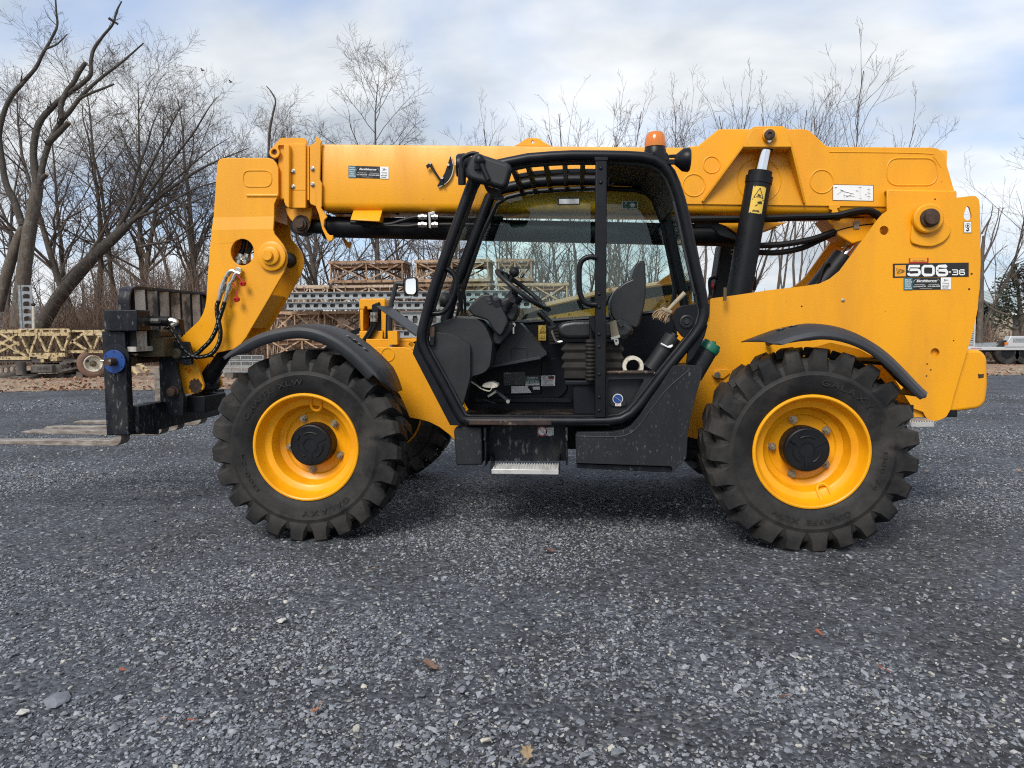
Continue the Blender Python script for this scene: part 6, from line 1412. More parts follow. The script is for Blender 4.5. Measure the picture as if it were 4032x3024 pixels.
obj('window_rim', MB().tube([(x, YR, z) for x, z in win], .018, 8, closed=True), 'frame', cf)
# far wall below the window, floor, front bulkhead
fw = P('D', [(1000, 545), (1870, 498), (1900, 520), (1880, 640), (1700, 880), (1560, 1010), (1480, 1180), (440, 1180), (280, 900), (200, 640), (300, 560)], YR)
obj('far_wall', MB().prism(fw, YR-.006, YR+.03), 'navy', cf)
obj('wall_moulding', MB().prism(rnd(P('D', [(925, 815), (1080, 790), (1110, 900), (1105, 1030), (1050, 1080), (480, 1085), (470, 1060), (930, 1050)], YR-.03), .03), YR-.03, YR-.007), 'navy', cf, .006)
obj('wall_step', MB().box(Q('D', (470, 1100), YR-.05).x, Q('D', (1140, 1100), YR-.05).x, YR-.06, YR-.03, Q('D', (470, 1110), YR-.05).z, Q('D', (470, 1075), YR-.05).z), 'navy', cf, .008)
q = Q('D', (400, 1205), YN+.2); q1 = Q('D', (1300, 1205), YN+.2)
obj('cab_floor', MB().box(q.x-.05, q1.x+.1, YN+.201, YR-.01, q.z-.06, q.z-.01), 'floor_wet', cf) if 'floor_wet' in M else None
M['floor_wet'] = mat('muddy_floor_mat', (.020, .016, .013), .3, col2=(.06, .045, .035), nscale=5, nlo=.45, nhi=.65, col3=(.16, .155, .15), n3scale=4, n3lo=.62, n3hi=.66, rough2=.6)
obj('cab_floor', MB().box(q.x-.05, q1.x+.1, YN+.201, YR-.01, q.z-.06, q.z-.01), 'floor_wet', cf)
# ---- dashboard side
con = P('D', [(160, 600), (175, 575), (300, 535), (330, 528), (400, 526), (480, 532), (530, 570), (560, 620), (592, 700), (575, 860), (540, 900), (500, 918), (445, 930), (390, 1125), (280, 930), (165, 760)], YN+.12)
cs = obj('front_console', MB().prism(rnd(con, .02, 3), YN+.12, YR-.05), 'dash', cf, .03, 4)
fpn = P('D', [(180, 622), (325, 640), (440, 715), (440, 930), (385, 1140), (150, 765)], YN+.08)
obj('console_cover', MB().prism(rnd(fpn, .02, 3), YN+.085, YN+.125), 'dash', cs, .008)
for p in ((200, 830), (340, 1060)): c = Q('D', p, YN+.08); obj('cover_screw', MB().cyl((c.x, YN+.085, c.z), (c.x, YN+.075, c.z), .014, 10), 'black', cs)
obj('hinge', MB().prism(rnd(P('D', [(155, 590), (195, 585), (195, 690), (165, 695)], YN+.06), .01), YN+.055, YN+.085), 'rust', cs, .004)
obj('hinge', MB().prism(rnd(P('D', [(160, 655), (195, 650), (190, 720), (160, 715)], YN+.055), .01), YN+.05, YN+.08), 'black', cs, .004)
ins = P('D', [(422, 470), (440, 440), (512, 368), (560, 362), (600, 372), (640, 392), (640, 420), (690, 520), (700, 560), (660, 640), (640, 652), (600, 615), (560, 545), (460, 512)], -.86)
ip_ = obj('instrument_pod', MB().prism(rnd(ins, .015, 3), -.86, -.52), 'dash', cs, .03, 4)
obj('gauge_panel', MB().prism(rnd(P('D', [(575, 372), (632, 395), (650, 440), (615, 455), (560, 400)], -.866), .006), -.866, -.861), 'frame', ip_)
for p, r_ in (((615, 395), .020), ((568, 400), .013)):
    c = Q('D', p, -.868); obj('gauge', MB().lathe((c.x, -.866, c.z), [(r_, 0), (r_, -.004), (r_*.8, -.006)], 18), 'plastic', ip_)
obj('switch_row', MB().prism(rnd(P('D', [(540, 395), (560, 385), (590, 425), (570, 435)], -.866), .004), -.868, -.861), 'plastic', ip_, .002)
sh_ = P('D', [(635, 425), (680, 385), (720, 385), (770, 450), (768, 490), (735, 552), (700, 540), (640, 470)], -.80)
sc_ = obj('steering_column', MB().prism(rnd(sh_, .015, 3), -.80, -.60), 'dash', cs, .02, 3)
obj('column_stalk', MB().cyl(Q('D', (690, 460), -.81), Q('D', (728, 402), -.88), .022, 16, .024).cyl(Q('D', (672, 478), -.80), Q('D', (692, 458), -.81), .030, 16), 'dash', sc_)
obj('column_leg', MB().prism(rnd(P('D', [(660, 540), (730, 560), (725, 620), (640, 715), (590, 700), (600, 600)], -.78), .01), -.78, -.60), 'dash', cs, .012)
# steering wheel
w0, w1 = Q('D', (628, 205), -.70), Q('D', (948, 452), -.70); wc = (w0+w1)/2; dd = (w1-w0).normalized(); rad = (w1-w0).length/2
nrm = Vector((dd.z, 0, -dd.x)); nrm = -nrm if nrm.z < 0 else nrm
e2 = (Vector((0, 1, 0))+nrm*.10).normalized()
st = obj('steering_wheel', MB().tube([wc+dd*rad*math.cos(a)+e2*rad*math.sin(a) for a in [2*math.pi*k/40 for k in range(40)]], .0165, 10, closed=True), 'dash', cf, ang=60)
hubc = wc-nrm*.075
b = MB()
for a in (.35, 2.6, 4.6): b.bar(hubc+nrm*.01, wc+dd*rad*math.cos(a)*.97+e2*rad*math.sin(a)*.97, .045, .018, nrm)
b.cyl(hubc-nrm*.05, hubc+nrm*.03, .055, 20); obj('wheel_spokes', b, 'dash', st, .004)
obj('steering_shaft', MB().cyl(hubc-nrm*.02, Q('D', (715, 420), -.70), .05, 16, .06), 'dash', st)
k0, k1 = Q('D', (718, 258), -.60), Q('D', (742, 212), -.60); obj('spinner_knob', MB().cyl(k0-(k1-k0)*.6, k1, .012, 12, .02).ball(k1, .036, .036, .036), 'dash', st)
# keys
kb = Q('D', (738, 575), -.72); obj('ignition_key', MB().cyl(kb, kb+Vector((0, -.03, 0)), .016, 10).box(kb.x-.004, kb.x+.006, kb.y-.03, kb.y-.027, kb.z-.06, kb.z), 'steel', cf)
# side console
con2 = P('D', [(715, 600), (735, 562), (780, 560), (800, 580), (965, 760), (970, 778), (920, 810), (590, 872), (578, 868), (620, 760), (690, 640)], -.62)
c2_ = obj('side_console', MB().prism(rnd(con2, .01, 3), -.62, YR-.08), 'dash', cf, .015, 3)
obj('console_edge', MB().bar(Q('D', (590, 860), -.63), Q('D', (925, 800), -.63), .02, .022), 'plastic', c2_, .004)
obj('pocket_outline', MB().tube([Q('D', p, -.622) for p in ((722, 808), (722, 745), (732, 735), (825, 735), (832, 745), (832, 800))], .004, 6), 'plastic', c2_)
for p in ((850, 705), (835, 680)): c = Q('D', p, -.56); obj('switch', MB().box(c.x-.02, c.x+.02, -.60, -.5, c.z+.015, c.z+.045), 'frame', c2_, .004)
# joystick
jy = -.42
jb = obj('joystick', MB().tube(sm([Q('D', p, jy) for p in ((1005, 580), (985, 555), (950, 520), (925, 492))], 5), [.018]*5+[.022]*5+[.026]*5+[.024], 12), 'vinyl', cf, ang=60)
c = Q('D', (923, 492), jy); obj('joystick_head', MB().ball(c, .028, .026, .024), 'vinyl', jb)
obj('joystick_plate', MB().prism(rnd(P('D', [(965, 590), (1030, 575), (1030, 590), (990, 605)], jy), .004), jy-.06, jy+.06), 'vinyl', jb, .004)
for k in range(5): obj('bellows_fold', MB().prism(rnd(P('D', [(975+k*2, 605+k*22), (1045+k*2, 600+k*22), (1050+k*2, 615+k*22), (980+k*2, 622+k*22)], jy), .004), jy-.07, jy+.05), 'boot', jb, .004)
obj('seat_lever', MB().tube(sm([Q('D', p, -.62) for p in ((1000, 615), (1012, 650), (1035, 690), (1075, 690))], 5), .010, 8), 'steel', cf)
# ---- seat
sb = P('D', [(1552, 262), (1562, 205), (1590, 142), (1618, 134), (1640, 145), (1645, 200), (1648, 300), (1640, 420), (1622, 500), (1595, 588), (1560, 592), (1500, 572), (1435, 545), (1405, 500), (1400, 440), (1408, 395), (1440, 335), (1500, 285)], -.84)
se = obj('seat', MB().prism(rnd(P('D', [(1040, 620), (1042, 585), (1075, 558), (1150, 545), (1300, 542), (1500, 548), (1560, 590), (1565, 620), (1530, 662), (1470, 672), (1100, 672), (1055, 655)], -.88), .02, 4), -.88, -.44), 'vinyl', cf, .035, 5)
obj('backrest', MB().prism(sm(sb+[sb[0]], 3)[:-1], -.84, -.48), 'vinyl', se, .05, 5)
obj('seat_hinge', MB().prism(rnd(P('D', [(1390, 570), (1470, 530), (1540, 560), (1560, 640), (1500, 672), (1400, 660)], -.865), .02), -.872, -.845), 'vinyl', se, .01)
zz = [(1060, 712, 1500, 706), (1085, 770, 1478, 765), (1060, 800, 1498, 805), (1085, 838, 1478, 832), (1065, 862, 1490, 858), (1090, 900, 1475, 890), (1080, 945, 1475, 935)]
bl = MB(); rings = []
zz = [(1100, 700, 1470), (1060, 745, 1502), (1088, 768, 1478), (1062, 808, 1498), (1088, 832, 1478), (1065, 868, 1490), (1088, 892, 1470), (1082, 940, 1470), (1100, 950, 1460)]
for (u0, v0, u1) in zz:
    a = Q('D', (u0, v0), -.84); c = Q('D', (u1, v0), -.84); g_ = .5*((u1-u0)-382)/CR['D'][2]/2880*4.9*.5
    rings.append([(a.x, -.82-g_, a.z), (c.x, -.82-g_, a.z), (c.x, -.50+g_, a.z), (a.x, -.50+g_, a.z)])
bl.add([v for r in rings for v in r], [(i*4+k, i*4+(k+1) % 4, (i+1)*4+(k+1) % 4, (i+1)*4+k) for i in range(len(rings)-1) for k in range(4)]+[(3, 2, 1, 0)])
obj('suspension_bellows', bl, 'boot', se, .004, flat=True)
b = MB()
for k in range(11): c = Q('D', (1266, 690+k*26), -.93); b.ball(c, .034+.004*(k % 2), .034, .019, 12, 6)
b.cyl(Q('D', (1266, 690), -.93), Q('D', (1266, 960), -.93), .024, 12); obj('lever_boot', b, 'boot', cf)
c = Q('D', (1272, 690), -.93); obj('handbrake_lever', MB().cyl(c, c+Vector((.0, 0, .14)), .014, 10), 'black', cf)
q0 = Q('D', (1090, 990), -.86); q1 = Q('D', (1290, 958), -.86)
obj('pedestal_top', MB().box(q0.x, q1.x+.15, -.86, -.48, q0.z, q1.z), 'navy', se, .006)
q0 = Q('D', (1148, 1190), -.84); q1 = Q('D', (1295, 985), -.84); obj('pedestal', MB().box(q0.x, q1.x+.12, -.84, -.50, q0.z, q1.z), 'navy', se, .006)
q0 = Q('D', (1262, 630), -.99); obj('armrest_bracket', MB().prism(P('D', [(1256, 515), (1300, 510), (1300, 620), (1285, 632), (1256, 565)], -.99), -1.0, -.93), 'frame', cf, .004)
# belt
bt = obj('seat_belt', MB().prism(P('D', [(1396, 556), (1438, 540), (1466, 650), (1410, 668)], -.90), -.905, -.899), 'belt', cf)
obj('belt_tongue', MB().prism(rnd(P('D', [(1424, 672), (1456, 668), (1462, 700), (1450, 716), (1436, 712)], -.90), .004), -.906, -.900, [P('D', [(1436, 680), (1450, 678), (1450, 690), (1438, 692)], -.90)]), 'steel', bt)
obj('belt_clip', MB().prism(P('D', [(1405, 660), (1468, 645), (1470, 660), (1410, 676)], -.90), -.910, -.898), 'steel', bt)
obj('belt_buckle', MB().prism(rnd(P('D', [(1445, 545), (1475, 535), (1500, 580), (1470, 600)], -.89), .006), -.90, -.88), 'dash', bt, .004)
# pedals and loose strap on the floor side
p_ = obj('brake_pedal', MB().prism(rnd(P('D', [(522, 995), (540, 972), (590, 964), (632, 980), (632, 1000), (600, 1008), (545, 1002)], -.80), .008), -.84, -.72), 'cream', cf, .005)
obj('pedal_arm', MB().bar(Q('D', (580, 1000), -.76), Q('D', (705, 1100), -.76), .03, .022), 'dash', p_, .004)
obj('pedal_link', MB().bar(Q('D', (560, 1068), -.78), Q('D', (618, 1032), -.78), .01, .016), 'cream', p_, .003)
c = Q('D', (698, 1102), -.79); obj('pedal_pivot', MB().cyl((c.x, -.79, c.z), (c.x, -.72, c.z), .013, 10), 'steel', p_)
obj('pedal_strap', MB().strip(sm(P('D', [(440, 960), (480, 985), (525, 1015), (575, 1028), (590, 1005)], -.82), 4), -.85, -.80, .004), 'cream', p_)
obj('throttle_pedal', MB().bar(Q('D', (528, 1080), -.62), Q('D', (615, 1112), -.62), .08, .012), 'dash', cf, .003)
# rear of the cab: latch plate, washer bottle, lower panel
lp_ = P('D', [(1830, 540), (1835, 495), (1860, 455), (1900, 440), (1985, 430), (2040, 350), (2065, 370), (2060, 560), (1975, 660), (1900, 660), (1850, 600)], YN+.06)
la = obj('latch_plate', MB().prism(rnd(lp_, .01), YN+.06, YN+.085), 'frame', cf, .004)
c = Q('D', (1925, 553), YN+.06); obj('door_latch', MB().lathe((c.x, YN+.059, c.z), [(.044, 0), (.042, -.012), (.034, -.016), (.026, -.006), (.022, -.006)], 24), 'dash', la); obj('latch_core', MB().lathe((c.x, YN+.052, c.z), [(.022, 0), (.016, -.012)], 6), 'dash', la)
obj('washer_bottle', MB().cyl(Q('D', (1680, 880), -.92), Q('D', (1835, 655), -.92), .055, 20).cyl(Q('D', (1830, 665), -.92), Q('D', (1848, 636), -.92), .025, 14), 'dash', cf)
obj('cable_tie', MB().tube(sm([Q('D', p, -.99) for p in ((1750, 702), (1775, 715), (1810, 730), (1830, 715), (1800, 725))], 4), .005, 6), 'white', cf)
lo_ = P('D', [(1352, 900), (1705, 905), (1690, 940), (1590, 1080), (1510, 1180), (1460, 1215), (1352, 1222)], YN+.07)
poc = rnd(P('D', [(1382, 950), (1640, 945), (1560, 1090), (1500, 1180), (1440, 1205), (1382, 1205)], YN+.07), .02)
lpn = obj('lower_rear_panel', MB().prism(rnd(lo_, .006), YN+.07, YN+.10, [poc]), 'dash', cf, .004)
obj('pocket_back', MB().prism(P('D', [(1370, 940), (1650, 930), (1500, 1210), (1370, 1215)], YN+.13), YN+.13, YN+.15), 'dash', lpn)
q0 = Q('D', (1372, 906), YN+.03); q1 = Q('D', (1708, 888), YN+.03)
obj('panel_ledge', MB().box(q0.x, q1.x, YN+.04, YN+.13, q1.z-.022, q1.z-.004), 'worn_sill', lpn, .004)
ledge_z = q1.z
obj('rear_shelf', MB().box(q0.x, q1.x-.05, YN+.151, YR-.01, q1.z-.075, q1.z-.05), 'navy', cf)
tp = rnd(P('D', [(1395, 1105), (1425, 1050), (1455, 1040), (1485, 1050), (1515, 1105), (1510, 1130), (1460, 1142), (1400, 1130)], YN+.125), .012)
ds_ = obj('speaker_plate', MB().prism(tp, YN+.115, YN+.129), 'dash', lpn, .003)
c = Q('D', (1454, 1084), YN+.11); d1 = obj('sign_disc', MB().lathe((c.x, YN+.114, c.z), [(.033, 0), (.033, -.002)], 28), 'white', lpn)
obj('sign_face', MB().lathe((c.x, YN+.111, c.z), [(.029, 0), (.029, -.001)], 28), 'decal_blue' if 'decal_blue' in M else 'blue', d1); obj('sign_bar', MB().bar((c.x-.024, YN+.109, c.z+.018), (c.x+.024, YN+.109, c.z-.018), .001, .009, (0, 1, 0)), 'white', d1)
q0 = Q('D', (1437, 1133), YN+.112); q1 = Q('D', (1477, 1100), YN+.112); d2 = obj('sticker', MB().box(q0.x, q1.x, YN+.112, YN+.1145, q0.z, q1.z), 'white', lpn)
b = MB(); decal_text(b, 'DO NOT', 'D', 1441, 1107, 1473, 1116, YN+.1105); decal_text(b, 'OPERATE', 'D', 1441, 1120, 1473, 1129, YN+.1105); obj('lettering', b, 'red', d2, flat=True)
# ---- roof equipment: beacon, work lamps, mirror
c = Q('C', (1752, 75), -.80)
bc = obj('beacon', MB().lathe((c.x, -.80, c.z), [(.070, -.035), (.070, .006), (.066, .012), (.066, .02)], 28, (0, 0, 1)), 'frame', T)
obj('beacon_lens', MB().lathe((c.x, -.80, c.z+.022), [(.068, 0), (.070, .02), (.067, .05), (.060, .075), (.048, .092), (.022, .10), (.0, .101)], 28, (0, 0, 1)), 'orange', bc)
obj('beacon_bulb', MB().cyl((c.x, -.80, c.z+.02), (c.x, -.80, c.z+.08), .018, 12), 'chrome', bc)
br2 = P('C', [(1735, 85), (1805, 62), (1825, 80), (1845, 105), (1850, 165), (1830, 165), (1790, 120)], YN+.02)
wl_ = obj('lamp_bracket', MB().prism(br2, YN+.02, YN+.03, [P('C', ell(1813, 85, 12), YN+.02)]), 'frame', T)
obj('lamp_neck', MB().bar(Q('C', (1840, 150), YN+.02), Q('C', (1900, 150), YN-.02), .03, .03), 'frame', wl_, .004); obj('lamp_neck', MB().bar(Q('C', (1850, 112), YN+.02), Q('C', (1895, 110), YN-.02), .02, .02), 'frame', wl_, .004)
a = Q('C', (1895, 135), YN-.04); c = Q('C', (1985, 135), YN-.04)
d_ = (c-a); L_ = d_.length; obj('work_lamp', MB().lathe(a, [(.03, -.01), (.045, .01), (.068, L_*.45), (.072, L_*.8), (.072, L_*.9), (.064, L_), (.01, L_*.98)], 24, d_), 'frame', wl_)
# near mirror at the roof front
YM = -1.17
ms = rnd(P('C', [(488, 195), (522, 108), (560, 95), (765, 162), (783, 190), (752, 300), (728, 320), (515, 262), (492, 240)], YM), .015, 3)
mi = obj('roof_mirror', MB().prism(ms, YM, YM+.05), 'dash', T, .018, 3)
obj('mirror_rim', MB().tube([(x, YM+.035, z) for x, z in ms], .010, 8, closed=True), 'frame', mi)
obj('mirror_glass', MB().prism(ms, YM+.05, YM+.054), 'mirror', mi)
c = Q('C', (575, 140), YM-.01); obj('mirror_clamp', MB().ball(c, .034, .03, .040), 'frame', mi)
obj('mirror_stalk', MB().cyl(Q('C', (588, 165), YM-.02), Q('C', (635, 272), YM-.03), .016, 12), 'frame', mi); obj('mirror_socket', MB().cyl(Q('C', (572, 130), YM-.01), Q('C', (568, 200), YM+.0), .028, 12), 'frame', mi)
tube_part('mirror_bracket', 'C', [(570, 100), (530, 92), (490, 105), (460, 130), (455, 190), (457, 300)], YM+.06, .014, 'frame', mi)
obj('bracket_sleeve', MB().cyl(Q('C', (457, 190), YM+.06), Q('C', (458, 300), YM+.06), .025, 14), 'frame', mi)
a = Q('C', (455, 175), YN+.1); fl_ = obj('front_work_lamp', MB().lathe(a+Vector((-.02, 0, 0)), [(.05, -.01), (.075, 0), (.078, .04), (.06, .08), (.02, .11)], 22, (1, 0, 0)), 'frame', T)
obj('lamp_glass', MB().lathe(a+Vector((-.032, 0, 0)), [(.068, 0), (.07, .006)], 22, (1, 0, 0)), 'chrome', fl_)
obj('lamp_mount', MB().prism(rnd(P('C', [(600, 300), (700, 330), (735, 380), (660, 380), (620, 340)], YN+.05), .01), YN+.06, YN+.2), 'frame', T, .006)
tube_part('coat_hook', 'C', [(1470, 200), (1458, 240), (1440, 270), (1440, 300), (1460, 305), (1475, 285)], YN+.2, .006, 'dash', cf)
# bundle of wires hanging by the screen
b = MB()
for k in range(8):
    pts = [(425+k*6+rng.uniform(-6, 6), 965+rng.uniform(-5, 10)), (432+k*7, 1040+rng.uniform(-10, 10)), (440+k*6+rng.uniform(-8, 8), 1150+rng.uniform(-15, 20))]
    b.tube(sm([Q('C', p, -.62+.01*k) for p in pts], 4), .0045, 5)
obj('cable_bundle', b, 'hose', cf)
obj('cab_fan', MB().ball(Q('C', (345, 1075), -.50), .05, .06, .055), 'dash', cf)
# window stickers
def sticker(name, cr, x0, y0, x1, y1, y, m_, par=T, tilt=0):
    return obj(name, MB().prism(P(cr, [(x0, y0), (x1, y0+tilt), (x1, y1+tilt), (x0, y1)], y), y, y+.0015), m_, par)
s_ = sticker('window_label', 'C', 1098, 388, 1250, 438, YR-.008, 'decal_black', cf, -2); s2 = sticker('label_field', 'C', 1108, 398, 1242, 430, YR-.011, 'decal_grey', s_, -2)
e_ = sticker('exit_label', 'C', 1530, 412, 1634, 466, YR-.008, 'white', cf, -3)
sticker('label_field', 'C', 1535, 416, 1630, 462, YR-.010, 'decal_green', e_, -3)
b = MB(); yy = YR-.012
for p, q_, w in (((1553, 428), (1548, 442), .012), ((1548, 442), (1540, 456), .006), ((1550, 442), (1560, 455), .006), ((1550, 432), (1562, 438), .005)): b.bar(Q('C', p, yy), Q('C', q_, yy), .001, w, (0, 1, 0))
b.lathe(Q('C', (1556, 424), yy), [(.006, 0), (.006, .001)], 10)
star = []
for k in range(16): r_ = 22 if k % 2 else 15; star.append((1600+r_*math.cos(k*math.pi/8), 438+r_*.8*math.sin(k*math.pi/8)))
b.prism(P('C', star, yy), yy, yy+.001); obj('pictogram', b, 'white', e_, flat=True)
sticker('window_label', 'D', 908, 578, 960, 682, YR-.04, 'decal_yellow', cf, 0)
b = MB(); yy = YR-.042
tri = [Q('D', p, yy) for p in ((936, 590), (916, 625), (958, 623))]
for i in range(3): b.bar(tri[i], tri[(i+1) % 3], .001, .006, (0, 1, 0))
b.bar(Q('D', (925, 618), yy), Q('D', (948, 614), yy), .001, .008, (0, 1, 0)); b.bar(Q('D', (910, 632), yy), Q('D', (958, 630), yy), .001, .004, (0, 1, 0))
for x_ in (918, 928, 938, 948): b.bar(Q('D', (x_, 645), yy), Q('D', (x_, 668), yy), .001, .003, (0, 1, 0))
b.bar(Q('D', (918, 668), yy), Q('D', (950, 667), yy), .001, .005, (0, 1, 0)); obj('pictogram', b, 'decal_black', cf, flat=True)
# floor data plates on the far wall
yy = YR-.034
dp = sticker('data_plate', 'D', 668, 900, 818, 993, yy, 'decal_black', cf, -3)
b = MB(); decal_text(b, 'JCB', 'D', 672, 904, 720, 917, yy-.002, bold=.03)
for k in range(11): b.bar(Q('D', (674, 928+k*5.6), yy-.002), Q('D', (674+rng.uniform(30, 66), 928+k*5.6), yy-.002), .0005, .003, (0, 1, 0)); b.bar(Q('D', (746, 926+k*5.6), yy-.002), Q('D', (746+rng.uniform(30, 62), 926+k*5.6), yy-.002), .0005, .003, (0, 1, 0))
for k in range(3): b.bar(Q('D', (724, 906+k*4), yy-.002), Q('D', (780-k*8, 906+k*4), yy-.002), .0005, .002, (0, 1, 0))
obj('lettering', b, 'decal_grey', dp, flat=True)
pc = sticker('parts_sticker', 'D', 818, 925, 917, 992, yy, 'decal_black', cf, -2)
sticker('sticker_band', 'D', 818, 950, 917, 979, yy-.002, 'decal_green', pc, -2); sticker('sticker_foot', 'D', 818, 979, 917, 992, yy-.002, 'white', pc, -2)
b = MB(); decal_text(b, 'Earthborne', 'D', 832, 931, 905, 944, yy-.004, shear=.25, bold=.02); decal_text(b, 'FOR PARTS CALL', 'D', 836, 952, 900, 960, yy-.004); decal_text(b, '215-343-2000', 'D', 822, 963, 912, 976, yy-.004, bold=.02); obj('lettering', b, 'white', pc, flat=True)
sv_ = sticker('service_sticker', 'D', 926, 924, 1022, 996, yy-.001, 'white', cf, -2)
b = MB(); decal_text(b, '(717) 354-0224', 'D', 944, 955, 1004, 964, yy-.004); decal_text(b, '780', 'D', 946, 967, 966, 978, yy-.004, shear=.2)
for k in range(5): b.bar(Q('D', (938, 929+k*5), yy-.004), Q('D', (962, 929+k*5), yy-.004), .0005, .0018, (0, 1, 0))
for k in (985, 991): b.bar(Q('D', (932, k), yy-.004), Q('D', (1010, k), yy-.004), .0005, .003, (0, 1, 0))
obj('lettering', b, 'decal_black', sv_, flat=True); sticker('sticker_logo', 'D', 976, 927, 1016, 947, yy-.003, 'decal_black', sv_); sticker('sticker_logo', 'D', 976, 940, 1016, 948, yy-.005, 'red', sv_)
ts = obj('torn_label', MB().prism(P('D', [(722, 997), (840, 995), (836, 1008), (845, 1018), (862, 1042), (722, 1046)], yy), yy, yy+.002), 'white', cf)
b = MB()
for k in range(5): b.bar(Q('D', (728+k*26, 1004+(k % 2)*10), yy-.002), Q('D', (744+k*24, 1004+(k % 2)*10), yy-.002), .0005, .003, (0, 1, 0))
obj('lettering', b, 'decal_grey', ts, flat=True); sticker('small_label', 'D', 870, 1000, 918, 1020, yy, 'white', cf)
# ---- things lying in the cab
tr0 = Q('D', (1556, 888), -.86); rr_ = .068
tpz = ledge_z-.05
tape = thing('tape_roll', 'roll of white tape with clear film lying on the ledge behind the cab seat', 'tape roll', (tr0.x, -.86, tpz))
b = MB(); n = 32
b.lathe((tr0.x, -.90, tpz+rr_), [(rr_, 0), (rr_, .10), (.045, .10), (.045, 0), (rr_, 0)], n, caps=False)
obj('tape', b, 'cream', tape); obj('film', MB().lathe((tr0.x, -.895, tpz+rr_), [(rr_+.003, 0), (rr_+.003, .09)], n, caps=False), 'glass_clear', tape)
h0, h1_ = Q('D', (1915, 355), -.86), Q('D', (1795, 478), -.86)
brm = thing('hand_brush', 'small hand brush with pale wooden handle wedged behind the cab seat', 'brush', tuple(h1_))
obj('handle', MB().cyl(h1_, h0, .013, 12, .016), 'wood', brm)
d_ = (h0-h1_).normalized(); pz = Vector((d_.z, 0, -d_.x)); pz = pz if pz.x > 0 else -pz
obj('brush_head', MB().bar(Q('D', (1755, 462), -.86), Q('D', (1825, 490), -.86), .05, .022), 'wood', brm, .005)
b = MB()
for k in range(90):
    t = rng.random(); c = Q('D', (1710+t*95, 478+t*38), -.86)+Vector((0, rng.uniform(-.03, .03), 0)); tip = c+Vector((-.01+rng.uniform(-.02, .02), rng.uniform(-.015, .015), -.035+rng.uniform(-.015, .01))); st_ = Q('D', (1752+t*72, 464+t*30), -.86)+Vector((0, rng.uniform(-.02, .02), 0))
    b.tube([st_, (st_+tip)/2+Vector((-.008, 0, .004)), tip], [.004, .005, .002], 4)
obj('bristles', b, 'bristle', brm)
# ================================================================== below the cab
YT = -1.06
lb = obj('front_step_box', MB().prism(rnd(P('D', [(325, 1300), (345, 1272), (518, 1278), (522, 1540), (342, 1543)], YT+.05), .015), YT+.05, -.62), 'tank', T, .012, 3)
sw = obj('step_well', MB().prism(P('D', [(548, 1272), (1100, 1272), (1100, 1510), (552, 1510)], -.86), -.86, -.84), 'black_worn', T)
for (u, v0, v1) in ((541, 1278, 1600), (1103, 1278, 1600)):
    q0 = Q('D', (u-8, v1), YT+.03); q1 = Q('D', (u+8, v0), YT+.03)
    obj('step_hanger', MB().box(q0.x, q1.x, YT+.03, -.85, q1.z-.09, q1.z).box(q0.x+.003, q1.x-.003, YT+.05, -.85, q0.z+.05, q1.z-.09), 'black_worn', sw, .004)
q0 = Q('D', (585, 1600), YT+.0); q1 = Q('D', (1047, 1572), YT+.0)
tread = obj('step_tread', MB().box(q0.x, q1.x, YT, YT+.012, q0.z, q1.z), 'alu', sw, .003)
tb_ = MB(); ny = 5
for k in range(ny): y_ = YT+.028+k*.036; tb_.box(q0.x+.004, q1.x-.004, y_, y_+.006, q1.z-.02, q1.z+.001)
for k in range(17): x_ = q0.x+.006+(q1.x-q0.x-.02)*k/16; tb_.box(x_, x_+.004, YT+.013, YT+.19, q1.z-.018, q1.z-.003)
for k in range(25):
    x_ = q0.x+.009+(q1.x-q0.x-.02)*k/24
    for j in range(ny): tb_.box(x_-.002, x_+.006, YT+.028+j*.036, YT+.033+j*.036, q1.z+.001, q1.z+.009)
obj('tread_grating', tb_, 'alu', tread, flat=True)
for u in (590, 1052):
    q0 = Q('D', (u-6, 1600), YT+.02); q1 = Q('D', (u+4, 1420), YT+.15)
    obj('tread_ear', MB().prism([(q0.x, q0.z), (q1.x, q0.z), (q1.x, q1.z-.04), (q0.x+.006, q1.z-.09)], YT+.013, -.85), 'black_worn', sw, .003)
ns = sticker('no_step_label', 'D', 904, 1281, 1013, 1334, -.864, 'white', sw)
c = Q('D', (933, 1307), -.868); obj('ban_ring', MB().lathe((c.x, -.867, c.z), [(.034, 0), (.034, -.001), (.027, -.001), (.027, 0)], 26, caps=False).bar((c.x-.02, -.8675, c.z+.02), (c.x+.02, -.8675, c.z-.02), .001, .006, (0, 1, 0)), 'red', ns)
c = Q('D', (985, 1315), -.868); b = MB().lathe((c.x, -.867, c.z), [(.024, 0), (.024, -.001), (.018, -.001), (.018, 0)], 22, caps=False).lathe((c.x, -.867, c.z), [(.010, 0), (.010, -.001)], 14)
b.bar(Q('D', (965, 1292), -.867), Q('D', (1005, 1292), -.867), .001, .005, (0, 1, 0)); obj('pictogram', b, 'decal_grey', ns)
# fuel tank
tk = P('D', [(1163, 1335), (1172, 1316), (1420, 1312), (1490, 1300), (1540, 1275), (1600, 1205), (1665, 1105), (1740, 1000), (1830, 862), (1850, 852), (2020, 858), (2036, 868), (2030, 935), (1995, 1050), (1962, 1180), (1945, 1260), (1935, 1330), (1925, 1495), (1832, 1585), (1825, 1548), (1168, 1525)], YT)
ft = obj('fuel_tank', MB().prism(rnd(tk, .012, 3), YT, -.58), 'tank', T, .022, 4)
obj('tank_tray', MB().prism(P('D', [(1168, 1530), (1828, 1552), (1826, 1592), (1172, 1560)], YT+.03), YT+.03, -.62), 'black_worn', T, .004)
obj('tank_crease', MB().tube(sm([Q('D', p, YT+.0045) for p in ((1172, 1340), (1430, 1345), (1530, 1325), (1600, 1270), (1660, 1185), (1720, 1110), (1800, 1010), (1950, 880))], 5), .007, 8), 'tank', ft)
